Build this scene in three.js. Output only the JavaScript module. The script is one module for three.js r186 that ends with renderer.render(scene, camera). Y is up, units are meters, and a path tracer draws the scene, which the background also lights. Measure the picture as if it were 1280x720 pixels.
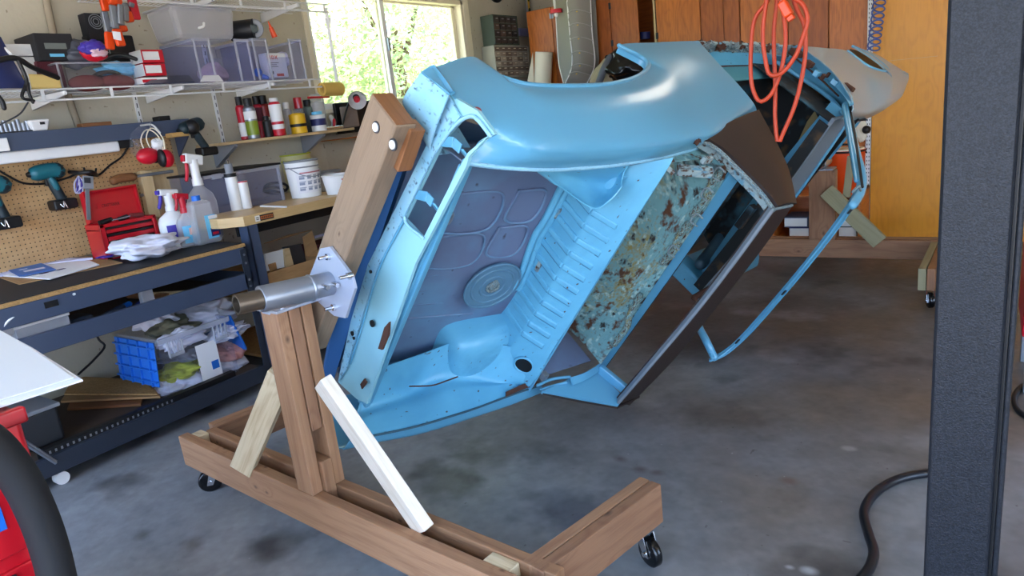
import * as THREE from 'three';
import { RoundedBoxGeometry } from 'three/addons/geometries/RoundedBoxGeometry.js';
import { mergeGeometries, mergeVertices, toCreasedNormals } from 'three/addons/utils/BufferGeometryUtils.js';
import { RectAreaLightUniformsLib } from 'three/addons/lights/RectAreaLightUniformsLib.js';

// ---------------------------------------------------------------- camera, sky, sun, exposure
const scene = new THREE.Scene();
const V = (a) => new THREE.Vector3(...a);
const camera = new THREE.PerspectiveCamera(45.1, 1280 / 720, 0.05, 120);
camera.position.set(0, 1.5, 0);
camera.quaternion.setFromRotationMatrix(new THREE.Matrix4().makeBasis(V([0.82733, -0.11058, -0.55072]), V([-0.04972, 0.96217, -0.26789]), V([0.55951, 0.24901, 0.79053])));

const renderer = new THREE.WebGLRenderer({ antialias: true });
renderer.toneMapping = THREE.LinearToneMapping;
renderer.toneMappingExposure = 1.34;
renderer.shadowMap.enabled = true;
RectAreaLightUniformsLib.init();

{ // clear blue sky, paler towards the horizon, the same all round
  const w = 64, h = 128, d = new Float32Array(w * h * 4);
  for (let y = 0; y < h; y++) {
    const e = Math.sin(((y + 0.5) / h - 0.5) * Math.PI), k = Math.pow(Math.max(0, e), 0.5);
    const c = e < 0 ? [0.36, 0.38, 0.4] : [0.86 - 0.5 * k, 1.04 - 0.36 * k, 1.3 - 0.02 * k];
    for (let x = 0; x < w; x++) d.set([...c, 1], (y * w + x) * 4);
  }
  const sky = new THREE.DataTexture(d, w, h, THREE.RGBAFormat, THREE.FloatType);
  sky.mapping = THREE.EquirectangularReflectionMapping; sky.magFilter = sky.minFilter = THREE.LinearFilter; sky.needsUpdate = true;
  scene.background = sky; scene.environment = sky;
  scene.backgroundIntensity = scene.environmentIntensity = 5.0;
}
const sun = new THREE.DirectionalLight(0xfff1dc, 95);
sun.position.set(2.4, 13, -9); sun.target.position.set(0, 0, -3);
sun.castShadow = true; sun.shadow.mapSize.set(2048, 2048);
Object.assign(sun.shadow.camera, { left: -14, right: 14, top: 14, bottom: -14, near: 1, far: 45 });
scene.add(sun, sun.target);

// ---------------------------------------------------------------- helpers
let seed = 7;
function rnd(a = 0, b = 1) { seed = (seed + 0x6d2b79f5) | 0; let t = Math.imul(seed ^ (seed >>> 15), 1 | seed); t = (t + Math.imul(t ^ (t >>> 7), 61 | t)) ^ t; return a + (b - a) * (((t ^ (t >>> 14)) >>> 0) / 4294967296); }
const lerp = (a, b, t) => a + (b - a) * t, clamp = (x, a = 0, b = 1) => Math.min(b, Math.max(a, x));
const mix3 = (p, q, t) => [lerp(p[0], q[0], t), lerp(p[1], q[1], t), lerp(p[2], q[2], t)];
const plus = (p, q) => [p[0] + q[0], p[1] + q[1], p[2] + q[2]];
const used = new Map();
function numbered(name) { const n = used.get(name) ?? 0; used.set(name, n + 1); return n ? name + '_' + String(n).padStart(3, '0') : name; }
function newMesh(name, geo, mat) { const m = new THREE.Mesh(geo, mat); m.name = name; m.castShadow = m.receiveShadow = true; return m; }
const merged = (list) => { const l = list.flat(Infinity).map((g) => { const n = g.index ? g.toNonIndexed() : g; for (const k of Object.keys(n.attributes)) if (!['position', 'normal', 'uv'].includes(k)) n.deleteAttribute(k); return n; }); return l.length > 1 ? mergeGeometries(l) : l[0]; };
// a thing with parts: fill(add) builds them in room coordinates, then the group is set at its base
function thing(name, label, category, group, fill) {
  const o = new THREE.Group(); o.name = numbered(name); o.userData = { label, category }; if (group) o.userData.group = group;
  const add = (n, geo, mat, lab, parent) => {
    const m = newMesh(n, Array.isArray(geo) ? merged(geo) : geo, mat); if (lab) m.userData.label = lab;
    (parent ?? o).add(m); return m;
  };
  fill(add, o);
  const b = new THREE.Box3().setFromObject(o), c = b.getCenter(new THREE.Vector3()); c.y = b.min.y;
  o.position.copy(c); for (const k of o.children) k.position.sub(c);
  scene.add(o); return o;
}
// a thing of one mesh
function solo(name, geo, mat, label, category, group) {
  const g = Array.isArray(geo) ? merged(geo) : geo; g.computeBoundingBox();
  const c = g.boundingBox.getCenter(new THREE.Vector3()); c.y = g.boundingBox.min.y; g.translate(-c.x, -c.y, -c.z);
  const m = newMesh(numbered(name), g, mat); m.position.copy(c); m.userData = { label, category }; if (group) m.userData.group = group;
  scene.add(m); return m;
}
// fixes a piece that was built by itself to the thing it belongs to, as a part of it
function onto(parent, m, label) { m.name = m.name.replace(/_\d+$/, ''); m.userData = label ? { label } : {}; parent.updateMatrixWorld(true); m.updateMatrixWorld(true); parent.attach(m); return m; }
function struct(name, geo, mat, parent) {
  const m = newMesh(parent ? name : numbered(name), Array.isArray(geo) ? merged(geo) : geo, mat);
  if (!parent) m.userData.kind = 'structure'; (parent ?? scene).add(m); return m;
}
function copyOf(o, dx, dy, dz, label, ry = 0) {
  const c = o.clone(); c.name = numbered(o.name.replace(/_\d+$/, '')); c.position.add(new THREE.Vector3(dx, dy, dz)); c.rotation.y += ry;
  c.userData = { ...o.userData }; if (label) c.userData.label = label; scene.add(c); return c;
}
// uv in metres by the dominant normal; grain runs along the longest side (or axis 0, 1, 2)
function metreUV(g, axis) {
  if (g.index) g = g.toNonIndexed();
  g.computeBoundingBox(); const s = g.boundingBox.getSize(new THREE.Vector3()).toArray();
  const a = axis ?? s.indexOf(Math.max(...s)), p = g.attributes.position, n = g.attributes.normal, uv = new Float32Array(p.count * 2), ou = rnd(0, 9), ov = rnd(0, 9);
  for (let i = 0; i < p.count; i++) {
    const q = [p.getX(i), p.getY(i), p.getZ(i)], m = [Math.abs(n.getX(i)), Math.abs(n.getY(i)), Math.abs(n.getZ(i))], k = m.indexOf(Math.max(...m));
    if (k === a) { uv[2 * i] = q[(a + 1) % 3] * 0.15 + ou; uv[2 * i + 1] = q[(a + 2) % 3] + ov; }
    else { uv[2 * i] = q[a] + ou; uv[2 * i + 1] = q[3 - a - k] + ov + k * 0.37; }
  }
  g.setAttribute('uv', new THREE.BufferAttribute(uv, 2)); return g;
}
function box(x0, y0, z0, x1, y1, z1, r = 0.003, axis) {
  const w = Math.abs(x1 - x0), h = Math.abs(y1 - y0), d = Math.abs(z1 - z0), rr = Math.min(r, w / 2.2, h / 2.2, d / 2.2);
  const g = rr > 0.0004 ? new RoundedBoxGeometry(w, h, d, 1, rr) : new THREE.BoxGeometry(w, h, d);
  return metreUV(g, axis).translate((x0 + x1) / 2, (y0 + y1) / 2, (z0 + z1) / 2);
}
const ctr = (c, w, h, d, r, axis) => box(c[0] - w / 2, c[1] - h / 2, c[2] - d / 2, c[0] + w / 2, c[1] + h / 2, c[2] + d / 2, r, axis);
// front face given by two opposite corners on a plane x = const, going back by depth
const front = (p, q, depth, r = 0.004) => box(p[0] - depth, Math.min(p[1], q[1]), Math.min(p[2], q[2]), p[0], Math.max(p[1], q[1]), Math.max(p[2], q[2]), r);
// same on a plane z = const
const frontZ = (p, q, depth, r = 0.004) => box(Math.min(p[0], q[0]), Math.min(p[1], q[1]), p[2] - depth, Math.max(p[0], q[0]), Math.max(p[1], q[1]), p[2], r);
function basis(p, q, hint = [0, 1, 0]) { const x = V(q).sub(V(p)).normalize(); let z = x.clone().cross(V(hint)); if (z.length() < 1e-4) z = x.clone().cross(V([0.3, 0.2, 1])); z.normalize(); const y = z.clone().cross(x).normalize(); return new THREE.Matrix4().makeBasis(x, y, z); }
// a board from p to q, h along the hint, w across it
function beam(p, q, w, h, hint, r = 0.003) {
  const L = V(p).distanceTo(V(q)), rr = Math.min(r, w / 2.2, h / 2.2), g = metreUV(rr > 0.0004 ? new RoundedBoxGeometry(L, h, w, 1, rr) : new THREE.BoxGeometry(L, h, w), 0);
  return g.applyMatrix4(basis(p, q, hint)).translate((p[0] + q[0]) / 2, (p[1] + q[1]) / 2, (p[2] + q[2]) / 2);
}
function cyl(p, q, r0, r1 = r0, seg = 20, open = false) {
  const L = V(p).distanceTo(V(q)), g = new THREE.CylinderGeometry(r1, r0, L, seg, 1, open);
  return g.rotateZ(-Math.PI / 2).applyMatrix4(basis(p, q)).translate((p[0] + q[0]) / 2, (p[1] + q[1]) / 2, (p[2] + q[2]) / 2);
}
function tube(pts, r, seg = 8, n, closed = false) {
  const c = new THREE.CatmullRomCurve3(pts.map(V), closed, 'centripetal');
  const t = new THREE.TubeGeometry(c, n ?? Math.max(6, pts.length * 5), r, seg, closed);
  return closed ? t : merged([t, ...[[0, pts[0]], [1, pts[pts.length - 1]]].map(([, p]) => new THREE.SphereGeometry(r * 0.99, seg, 4).translate(...p))]);
}
const wire = (p, q, r) => cyl(p, q, r, r, 5);
// a turned shape: profile [radius, along] from base along axis dir
function lathe(profile, base, dir = [0, 1, 0], seg = 24) {
  const g = new THREE.LatheGeometry(profile.map(([r, y]) => new THREE.Vector2(r, y)), seg);
  g.applyQuaternion(new THREE.Quaternion().setFromUnitVectors(new THREE.Vector3(0, 1, 0), V(dir).normalize()));
  return g.translate(...base);
}
const ball = (c, rx, ry = rx, rz = rx, seg = 20) => new THREE.SphereGeometry(rx, seg, Math.ceil(seg * 0.7)).scale(1, ry / rx, rz / rx).translate(...c);
// a flat polygon in space, made a plate of thickness t towards n (or against it if t < 0)
function plate(pts, t, holes = [], n, bevel = 0) {
  const o = V(pts[0]); let nn = n ? V(n) : null;
  if (!nn) { nn = new THREE.Vector3(); for (let i = 0; i < pts.length; i++) { const a = V(pts[i]).sub(o), b = V(pts[(i + 1) % pts.length]).sub(o); nn.add(a.cross(b)); } }
  nn.normalize(); const x = V(pts[1]).sub(o); x.addScaledVector(nn, -x.dot(nn)).normalize(); const y = nn.clone().cross(x);
  const to2 = (p) => { const d = V(p).sub(o); return new THREE.Vector2(d.dot(x), d.dot(y)); };
  const s = new THREE.Shape(pts.map(to2)); for (const h of holes) s.holes.push(new THREE.Path(h.map(to2)));
  const g = new THREE.ExtrudeGeometry(s, { depth: Math.abs(t), steps: 1, bevelEnabled: bevel > 0, bevelSize: bevel, bevelThickness: bevel, bevelOffset: -bevel, bevelSegments: 1, curveSegments: 8 });
  if (t < 0) g.translate(0, 0, t);
  return g.applyMatrix4(new THREE.Matrix4().makeBasis(x, y, nn)).translate(...pts[0]);
}
const cr1 = (a, b, c, d, t) => 0.5 * (2 * b + (c - a) * t + (2 * a - 5 * b + 4 * c - d) * t * t + (3 * b - a - 3 * c + d) * t * t * t);
function spline(list, t, closed) { // list of points, t in 0..1
  const n = list.length, s = t * (closed ? n : n - 1), i = Math.min(Math.floor(s), closed ? n - 1 : n - 2), f = s - i, at = (k) => list[closed ? (k + n) % n : clamp(k, 0, n - 1)];
  return [0, 1, 2].map((k) => cr1(at(i - 1)[k], at(i)[k], at(i + 1)[k], at(i + 2)[k], f));
}
const line = (list, t) => { const s = t * (list.length - 1), i = Math.min(Math.floor(s), list.length - 2); return mix3(list[i], list[i + 1], s - i); };
// a sheet through a net of control points (rows of equal length), thickness t against its normal; curved or with straight facets
function sheet(net, nu, nv, t = 0.004, { straightU = false, straightV = false, shift } = {}) {
  const P = [];
  for (let j = 0; j <= nv; j++) { const row = []; for (let i = 0; i <= nu; i++) { const col = net.map((r) => (straightU ? line : spline)(r, i / nu)); let p = (straightV ? line : spline)(col, j / nv); if (shift) p = shift(p, i / nu, j / nv); row.push(p); } P.push(row); }
  return gridShell(P, t);
}
function gridShell(P, t) {
  const nv = P.length - 1, nu = P[0].length - 1, W = nu + 1, pos = [], uv = [], idx = [];
  const N = P.map((r, j) => r.map((p, i) => { const a = V(P[j][Math.min(i + 1, nu)]).sub(V(P[j][Math.max(i - 1, 0)])), b = V(P[Math.min(j + 1, nv)][i]).sub(V(P[Math.max(j - 1, 0)][i])); return a.cross(b).normalize(); }));
  for (const s of [0, 1]) for (let j = 0; j <= nv; j++) for (let i = 0; i <= nu; i++) {
    const p = P[j][i], n = N[j][i]; pos.push(p[0] - n.x * t * s, p[1] - n.y * t * s, p[2] - n.z * t * s);
    uv.push(i ? 0 : 0, 0);
  }
  { let k = 0; for (const s of [0, 1]) for (let j = 0; j <= nv; j++) { let d = 0; for (let i = 0; i <= nu; i++) { if (i) d += V(P[j][i]).distanceTo(V(P[j][i - 1])); let e = 0; for (let q = 1; q <= j; q++) e += V(P[q][i]).distanceTo(V(P[q - 1][i])); uv[2 * k] = d; uv[2 * k + 1] = e; k++; } } }
  const o = W * (nv + 1), q = (a, b, c, d) => idx.push(a, b, c, a, c, d);
  for (let j = 0; j < nv; j++) for (let i = 0; i < nu; i++) { const a = j * W + i; q(a, a + 1, a + W + 1, a + W); q(o + a, o + a + W, o + a + W + 1, o + a + 1); }
  for (let i = 0; i < nu; i++) { q(i, o + i, o + i + 1, i + 1); const a = nv * W + i; q(a, a + 1, o + a + 1, o + a); }
  for (let j = 0; j < nv; j++) { const a = j * W; q(a, a + W, o + a + W, o + a); const b = a + nu; q(b, o + b, o + b + W, b + W); }
  const g = new THREE.BufferGeometry(); g.setAttribute('position', new THREE.Float32BufferAttribute(pos, 3)); g.setAttribute('uv', new THREE.Float32BufferAttribute(uv, 2)); g.setIndex(idx);
  return toCreasedNormals(g, 0.7);
}
// smooth lump of cloth, leather or bread-like stuff: a displaced ball
function lump(c, rx, ry, rz, amp, freq, sd = 0, seg = 40) {
  const g = new THREE.SphereGeometry(1, seg, Math.ceil(seg * 0.7)), p = g.attributes.position;
  for (let i = 0; i < p.count; i++) { const x = p.getX(i), y = p.getY(i), z = p.getZ(i), k = 1 + amp * (fbm3(x * freq + sd, y * freq + 3.1, z * freq + sd * 0.7) * 2 - 1); p.setXYZ(i, c[0] + x * rx * k, c[1] + y * ry * k, c[2] + z * rz * k); }
  g.computeVertexNormals(); return g;
}
function hash(x, y, z = 0) { let h = Math.imul(x | 0, 374761393) ^ Math.imul(y | 0, 668265263) ^ Math.imul(z | 0, 2147483629 | 0); h = Math.imul(h ^ (h >>> 13), 1274126177); return ((h ^ (h >>> 16)) >>> 0) / 4294967296; }
const sm = (t) => t * t * (3 - 2 * t);
function noise2(x, y, per = 0) { const i = Math.floor(x), j = Math.floor(y), f = sm(x - i), g = sm(y - j), w = (k) => (per ? ((k % per) + per) % per : k); return lerp(lerp(hash(w(i), w(j)), hash(w(i + 1), w(j)), f), lerp(hash(w(i), w(j + 1)), hash(w(i + 1), w(j + 1)), f), g); }
function fbm(x, y, oct = 4, per = 0) { let s = 0, a = 0.5, n = 0; for (let o = 0; o < oct; o++) { s += a * noise2(x, y, per); n += a; a *= 0.5; x *= 2; y *= 2; per *= 2; } return s / n; }
function noise3(x, y, z) { const k = Math.floor(z), f = sm(z - k); return lerp(noise2(x + k * 17.3, y + k * 9.1), noise2(x + (k + 1) * 17.3, y + (k + 1) * 9.1), f); }
const fbm3 = (x, y, z) => (noise3(x + 40, y + 40, z + 40) * 2 + noise3(2 * x + 80, 2 * y + 80, 2 * z + 80)) / 3;
function bend(g, f) { const p = g.attributes.position; for (let i = 0; i < p.count; i++) { const q = f([p.getX(i), p.getY(i), p.getZ(i)]); p.setXYZ(i, ...q); } g.computeVertexNormals(); return g; }

// ---------------------------------------------------------------- materials
const STAINS = [[...[-1.842, 0, -2.202].filter((_, i) => i !== 1), 0.28, '#26282c'], [...[-1.847, 0, -1.976].filter((_, i) => i !== 1), 0.2, '#2b2a2c'], [...[-1.229, 0, -1.987].filter((_, i) => i !== 1), 0.26, '#2e3442'], [...[-1.553, 0, -2.358].filter((_, i) => i !== 1), 0.22, '#34363c'], [...[-1.249, 0, -2.419].filter((_, i) => i !== 1), 0.05, '#4a2226'], [...[-1.136, 0, -2.371].filter((_, i) => i !== 1), 0.05, '#4a2226'], [...[-1.066, 0, -2.372].filter((_, i) => i !== 1), 0.04, '#4a2226'], [...[-2.503, 0, -1.187].filter((_, i) => i !== 1), 0.1, '#4a3a22'], [...[-2.765, 0, -1.136].filter((_, i) => i !== 1), 0.07, '#3b342c'], [...[-0.986, 0, -2.957].filter((_, i) => i !== 1), 0.3, '#54483c'], [...[-0.407, 0, -2.002].filter((_, i) => i !== 1), 0.035, '#c8c8c8'], [...[-0.462, 0, -1.993].filter((_, i) => i !== 1), 0.02, '#c0c0c0'], [...[-0.421, 0, -2.847].filter((_, i) => i !== 1), 0.03, '#b0aca4'], [...[-0.581, 0, -2.509].filter((_, i) => i !== 1), 0.05, '#6a4a38'], [...[-1.461, 0, -3.842].filter((_, i) => i !== 1), 0.35, '#2c2926'], [...[-1.016, 0, -4.792].filter((_, i) => i !== 1), 0.4, '#3a322b']];
const lin = (hex) => { const c = new THREE.Color(hex); return [c.r, c.g, c.b]; };
const enc = (v) => 255 * (v <= 0.0031308 ? 12.92 * v : 1.055 * Math.pow(clamp(v), 1 / 2.4) - 0.055);
function tex(w, h, metresU, metresV, f, srgb = true) {
  const d = new Uint8Array(w * h * 4);
  for (let y = 0; y < h; y++) for (let x = 0; x < w; x++) { const c = f(x / w, y / h); const k = (y * w + x) * 4; if (srgb) { d[k] = enc(c[0]); d[k + 1] = enc(c[1]); d[k + 2] = enc(c[2]); } else d[k] = d[k + 1] = d[k + 2] = 255 * clamp(c); d[k + 3] = 255; }
  const t = new THREE.DataTexture(d, w, h); t.wrapS = t.wrapT = THREE.RepeatWrapping; t.magFilter = THREE.LinearFilter; t.minFilter = THREE.LinearMipmapLinearFilter; t.generateMipmaps = true;
  t.repeat.set(1 / metresU, 1 / metresV); if (srgb) t.colorSpace = THREE.SRGBColorSpace; t.needsUpdate = true; return t;
}
function drawn(w, h, draw) { const c = document.createElement('canvas'); c.width = w; c.height = h; draw(c.getContext('2d'), w, h); const t = new THREE.CanvasTexture(c); t.colorSpace = THREE.SRGBColorSpace; t.anisotropy = 4; return t; }
const mat = (color, roughness = 0.6, o = {}) => new THREE.MeshStandardMaterial({ color, roughness, ...o });
const phys = (color, roughness, o = {}) => new THREE.MeshPhysicalMaterial({ color, roughness, ...o });
const blend = (a, b, t) => [lerp(a[0], b[0], t), lerp(a[1], b[1], t), lerp(a[2], b[2], t)];
// wood: u along the grain (metres), v across
function woodTex(light, dark, { w = 1024, h = 256, mu = 1.2, mv = 0.3, rings = 7, wave = 0.5, knots = 0, streak = 0.5, s = 0 } = {}) {
  const L = lin(light), D = lin(dark), K = []; for (let i = 0; i < knots; i++) K.push([rnd(), rnd(), rnd(0.012, 0.03)]);
  return tex(w, h, mu, mv, (x, y) => {
    let d = 0, dark = 0;
    for (const [kx, ky, kr] of K) { let dx = Math.abs(x - kx), dy = Math.abs(y - ky); dx = Math.min(dx, 1 - dx) * mu; dy = Math.min(dy, 1 - dy) * mv; const r = Math.hypot(dx * 0.6, dy); d += 0.9 * Math.exp(-r * r / (kr * kr * 2)); dark = Math.max(dark, clamp(1.2 - r / (kr * 0.45))); }
    const q = y * rings + wave * 3 * (fbm(x * 4 + s, y * 4, 3, 4) - 0.5) + d * 2, ring = Math.pow(0.5 + 0.5 * Math.sin(q * 6.283), 1.6);
    const fine = fbm(x * 12, y * 96 + s, 3, 12), broad = fbm(x * 3 + s * 3, y * 5, 3, 3);
    return blend(blend(L, D, clamp(0.26 * ring + streak * (fine - 0.35) + 0.5 * (broad - 0.45))), [0.06, 0.025, 0.012], 0.75 * dark);
  });
}
const grain = tex(512, 128, 1, 0.25, (x, y) => fbm(x * 10, y * 90, 3, 10), false);
const wood = (t, rough = 0.6, bump = 0.0006) => mat(0xffffff, rough, { map: t, bumpMap: grain, bumpScale: bump });
const M = {
  timber: wood(woodTex(0xa67c5a, 0x74482f, { knots: 5, rings: 5, s: 1 }), 0.62),
  timberB: wood(woodTex(0x9d7351, 0x6c422b, { knots: 3, rings: 8, s: 5 }), 0.62),
  timberC: wood(woodTex(0x946b4d, 0x653d28, { knots: 4, rings: 4, wave: 0.9, s: 8 }), 0.62),
  cedar: wood(woodTex(0x8a735c, 0x64503f, { knots: 2, rings: 4, wave: 1.1, s: 11 }), 0.66),
  pine: wood(woodTex(0xdcc7a2, 0xa98555, { knots: 4, rings: 6, wave: 1.3, streak: 0.6, s: 3 }), 0.6),
  pinePale: wood(woodTex(0xe2d6c4, 0xc2aa8a, { knots: 3, rings: 4, wave: 1.0, streak: 0.5, s: 13 }), 0.6),
  ply: wood(woodTex(0xc87226, 0x934b0c, { w: 512, h: 512, mu: 1.2, mv: 0.6, rings: 8, wave: 1.6, streak: 0.9, s: 4 }), 0.42),
  plyDark: wood(woodTex(0xad5d22, 0x7c3c0d, { w: 512, h: 512, mu: 1.2, mv: 0.6, rings: 9, wave: 1.3, streak: 0.9, s: 14 }), 0.45),
  plyGold: wood(woodTex(0xdc941e, 0xc27a10, { w: 512, h: 512, mu: 1.4, mv: 0.7, rings: 3, wave: 1.8, streak: 0.5, s: 6 }), 0.4),
  maple: wood(woodTex(0xd9b883, 0xc39a60, { rings: 3, wave: 0.8, s: 9 }), 0.4),
  paleWood: wood(woodTex(0xd2b78a, 0xb28f5e, { rings: 5, s: 19 }), 0.6),
  brownWood: wood(woodTex(0x8a5a34, 0x5e3719, { rings: 6, s: 21 }), 0.6),
  chip: mat(0xffffff, 0.8, { map: tex(512, 128, 0.8, 0.2, (x, y) => { const n = fbm(x * 60, y * 30, 2, 60), m = noise2(x * 160, y * 50); return blend(lin(0xc39a63), lin(0x84602f), clamp(0.6 * n + 0.5 * m - 0.2)); }) }),
  card: mat(0xffffff, 0.85, { map: tex(256, 256, 0.4, 0.4, (x, y) => blend(lin(0xb58d5f), lin(0x9c754a), fbm(x * 6, y * 40, 3, 6))) }),
  steelBlue: mat(0x48546b, 0.42, { metalness: 0.15 }), steelDark: mat(0x2b3341, 0.5, { metalness: 0.15 }),
  white: mat(0xe8e8e6, 0.5), whitePlastic: phys(0xeeeeec, 0.35), whiteWire: mat(0xdfe0df, 0.4), paper: mat(0xf2f2f4, 0.85), cream: mat(0xe9e0c8, 0.8), lilac: mat(0xd9d7ee, 0.85),
  black: mat(0x0c0c0e, 0.5), blackGloss: phys(0x0a0a0c, 0.18), rubber: mat(0x101012, 0.75), darkGrey: mat(0x2a2c30, 0.6), grey: mat(0x8a8d92, 0.5), greySteel: mat(0x8f949b, 0.38, { metalness: 0.7 }),
  zinc: mat(0xffffff, 0.4, { metalness: 0.75, map: tex(256, 256, 0.4, 0.4, (x, y) => { const n = fbm(x * 12, y * 12, 4, 12); return blend(lin(0xd3d6de), lin(0x9ca2ae), n); }) }),
  aluPaint: phys(0xaab2c2, 0.42, { metalness: 0.35 }), pipe: mat(0x9aa0aa, 0.35, { metalness: 0.75 }), rawPipe: mat(0x6d6154, 0.38, { metalness: 0.8 }), chrome: mat(0xdedfe2, 0.14, { metalness: 1 }),
  red: phys(0xc01220, 0.32, { clearcoat: 0.4 }), redPlastic: phys(0xc3122a, 0.35), orange: phys(0xe2480d, 0.4), orangeCord: phys(0xb5380f, 0.5), yellow: phys(0xe7b51c, 0.45), sponge: mat(0xe0c277, 0.95),
  blue: phys(0x1f6fd0, 0.4), navy: mat(0x1d2560, 0.5), teal: phys(0x14636f, 0.4), tealDark: mat(0x182a30, 0.5), violet: phys(0x4636a0, 0.4), paleBlue: phys(0x6ec2e8, 0.4), green: phys(0x7f9222, 0.4), greenGrey: mat(0x5c6a60, 0.5), beige: mat(0xb5b0a0, 0.55),
  clear: phys(0xfbfcff, 0.1, { transmission: 0.98, thickness: 0, ior: 1.2 }), frost: phys(0xf8f9fc, 0.4, { transmission: 0.8, thickness: 0 }), smoky: phys(0xeef0fb, 0.14, { transmission: 0.95, thickness: 0, ior: 1.2 }),
  glass: phys(0xf2f6f4, 0.02, { transmission: 1, thickness: 0, ior: 1.25 }),
  twine: mat(0xd8b25a, 0.9), rag: mat(0xdcdbe6, 0.95), ragOlive: mat(0x6d6a55, 0.95), ragYellow: mat(0xb9bd3c, 0.95), ragPink: mat(0xd8968a, 0.95), ragGrey: mat(0x77767c, 0.95), ragMaroon: mat(0x5d2630, 0.95),
  matBlack: mat(0x1c1c20, 0.7), discRed: mat(0x6d2320, 0.7), lens: mat(0x555a60, 0.4),
};
M.plaster = mat(0xffffff, 0.92, { map: tex(512, 512, 2, 2, (x, y) => { const n = fbm(x * 5, y * 5, 5, 5), s = noise2(x * 70, y * 70); const c = blend(lin(0xcac3b0), lin(0xb7af99), n); return s > 0.955 ? blend(c, lin(0x6d5a44), 0.6) : c; }), bumpMap: tex(256, 256, 0.5, 0.5, (x, y) => fbm(x * 16, y * 16, 3, 16), false), bumpScale: 0.002 });
M.ceiling = mat(0xcfcabd, 0.95);
M.peg = mat(0xffffff, 0.75, { map: tex(512, 512, 0.8128, 0.8128, (x, y) => { const a = x * 32 - Math.floor(x * 32) - 0.5, b = y * 32 - Math.floor(y * 32) - 0.5, n = fbm(x * 20, y * 20, 3, 20); return Math.hypot(a, b) < 0.13 ? [0.04, 0.025, 0.015] : blend(lin(0xd2aa78), lin(0xbd9360), n); }) });
M.blackSteel = phys(0xffffff, 0.5, { specularIntensity: 0.65, map: tex(512, 512, 0.3, 0.3, (x, y) => { const n = noise2(x * 200, y * 200, 200), k = fbm(x * 90, y * 90, 2, 90); return blend(lin(0x090b11), lin(0x23272f), clamp(1.6 * (0.5 * n + 0.5 * k) - 0.45)); }), bumpMap: tex(512, 512, 0.3, 0.3, (x, y) => noise2(x * 170, y * 170, 170), false), bumpScale: 0.0005 });
// worn garage slab: cool grey near the door, darker brown at the back where the daylight's falloff is painted in over grime, with oil blooms, scuffs and a few drips (wear of its own); u = x, v = z over the slab
M.concrete = phys(0xffffff, 0.6, { specularIntensity: 0.45,
  map: tex(2048, 1792, 1, 1, (x, y) => {
    const X = x * 10.2, Y = y * 8.75, wx = X - 4.8, wz = Y - 7.6, big = fbm(X * 0.7 + 3, Y * 0.7 + 7, 4), mid = fbm(X * 1.9 + 11, Y * 1.9, 4), fine = fbm(X * 14, Y * 14, 3), sp = noise2(X * 30, Y * 30);
    let c = blend(lin(0x8b8f94), lin(0x5a6069), clamp(1.9 * (big - 0.36) + 1.1 * (mid - 0.5)));
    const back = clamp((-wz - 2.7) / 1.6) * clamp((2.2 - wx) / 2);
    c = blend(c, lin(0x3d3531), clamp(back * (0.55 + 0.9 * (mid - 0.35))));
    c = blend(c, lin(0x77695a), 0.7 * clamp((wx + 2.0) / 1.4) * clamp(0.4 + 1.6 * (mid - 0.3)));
    c = blend(c, lin(0x7a6a54), clamp(2.0 * (fbm(X * 0.9 + 21, Y * 0.9 + 5, 3) - 0.52)) * 0.8);
    c = blend(c, lin(0x9a9da0), clamp(2 * (fbm(X * 2.6 + 51, Y * 2.6 + 9, 4) - 0.68)));
    c = blend(c, lin(0x2c2826), clamp(4 * (fbm(X * 2.7 + 31, Y * 2.7 + 15, 4) - 0.66)));
    for (const [sx, sz, r, d] of STAINS) { const q = Math.hypot(wx - sx, (wz - sz) * 1.3) / r + 0.9 * (mid - 0.5) + 0.5 * (fine - 0.5); c = blend(c, lin(d), clamp(1.4 - 1.4 * q) * 0.55); }
    const k = 0.66 + 0.34 * fine + 0.22 * fbm(X * 40, Y * 40, 2) + 0.12 * fbm(X * 5 + 71, Y * 5, 3); c = [c[0] * k, c[1] * k, c[2] * k];
    return sp > 0.985 ? blend(c, [0.05, 0.03, 0.03], 0.55) : sp < 0.006 ? blend(c, [0.5, 0.5, 0.5], 0.5) : c;
  }),
  roughnessMap: tex(512, 512, 3, 3, (x, y) => 0.75 + 0.5 * (fbm(x * 7, y * 7, 4, 7) - 0.5), false), bumpMap: tex(512, 512, 1, 1, (x, y) => fbm(x * 30, y * 30, 4, 30), false), bumpScale: 0.0012,
});
// the car's paint: plain outside; inside dulled with grime; and the rotten sheet of the engine bay
const BLUE = 0x5b9dbb;
M.paint = phys(BLUE, 0.3, { clearcoat: 0.4, clearcoatRoughness: 0.12 });
M.paintLit = phys(0x8fc4d0, 0.4, { clearcoat: 0.3 });  // paler blue: the rear panel's reflected light put into its paint
M.paintIn = phys(0xffffff, 0.42, { clearcoat: 0.15, map: tex(512, 512, 0.8, 0.8, (x, y) => { const n = fbm(x * 9, y * 9, 4, 9), s = fbm(x * 34, y * 34, 3, 34); const c = blend(lin(0x68b1cc), lin(0x579dbc), n); return s > 0.83 ? blend(c, lin(0x4c3a32), clamp((s - 0.83) * 14)) : c; }) });
M.primer = mat(0xffffff, 0.6, { map: tex(512, 512, 1, 1, (x, y) => { const n = fbm(x * 4, y * 4, 5, 4), s = fbm(x * 22, y * 22, 3, 22); return blend(blend(lin(0x5f6d88), lin(0x648fac), clamp(2.2 * (n - 0.36))), lin(0x2d2430), clamp(9 * (s - 0.82))); }) });
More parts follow.
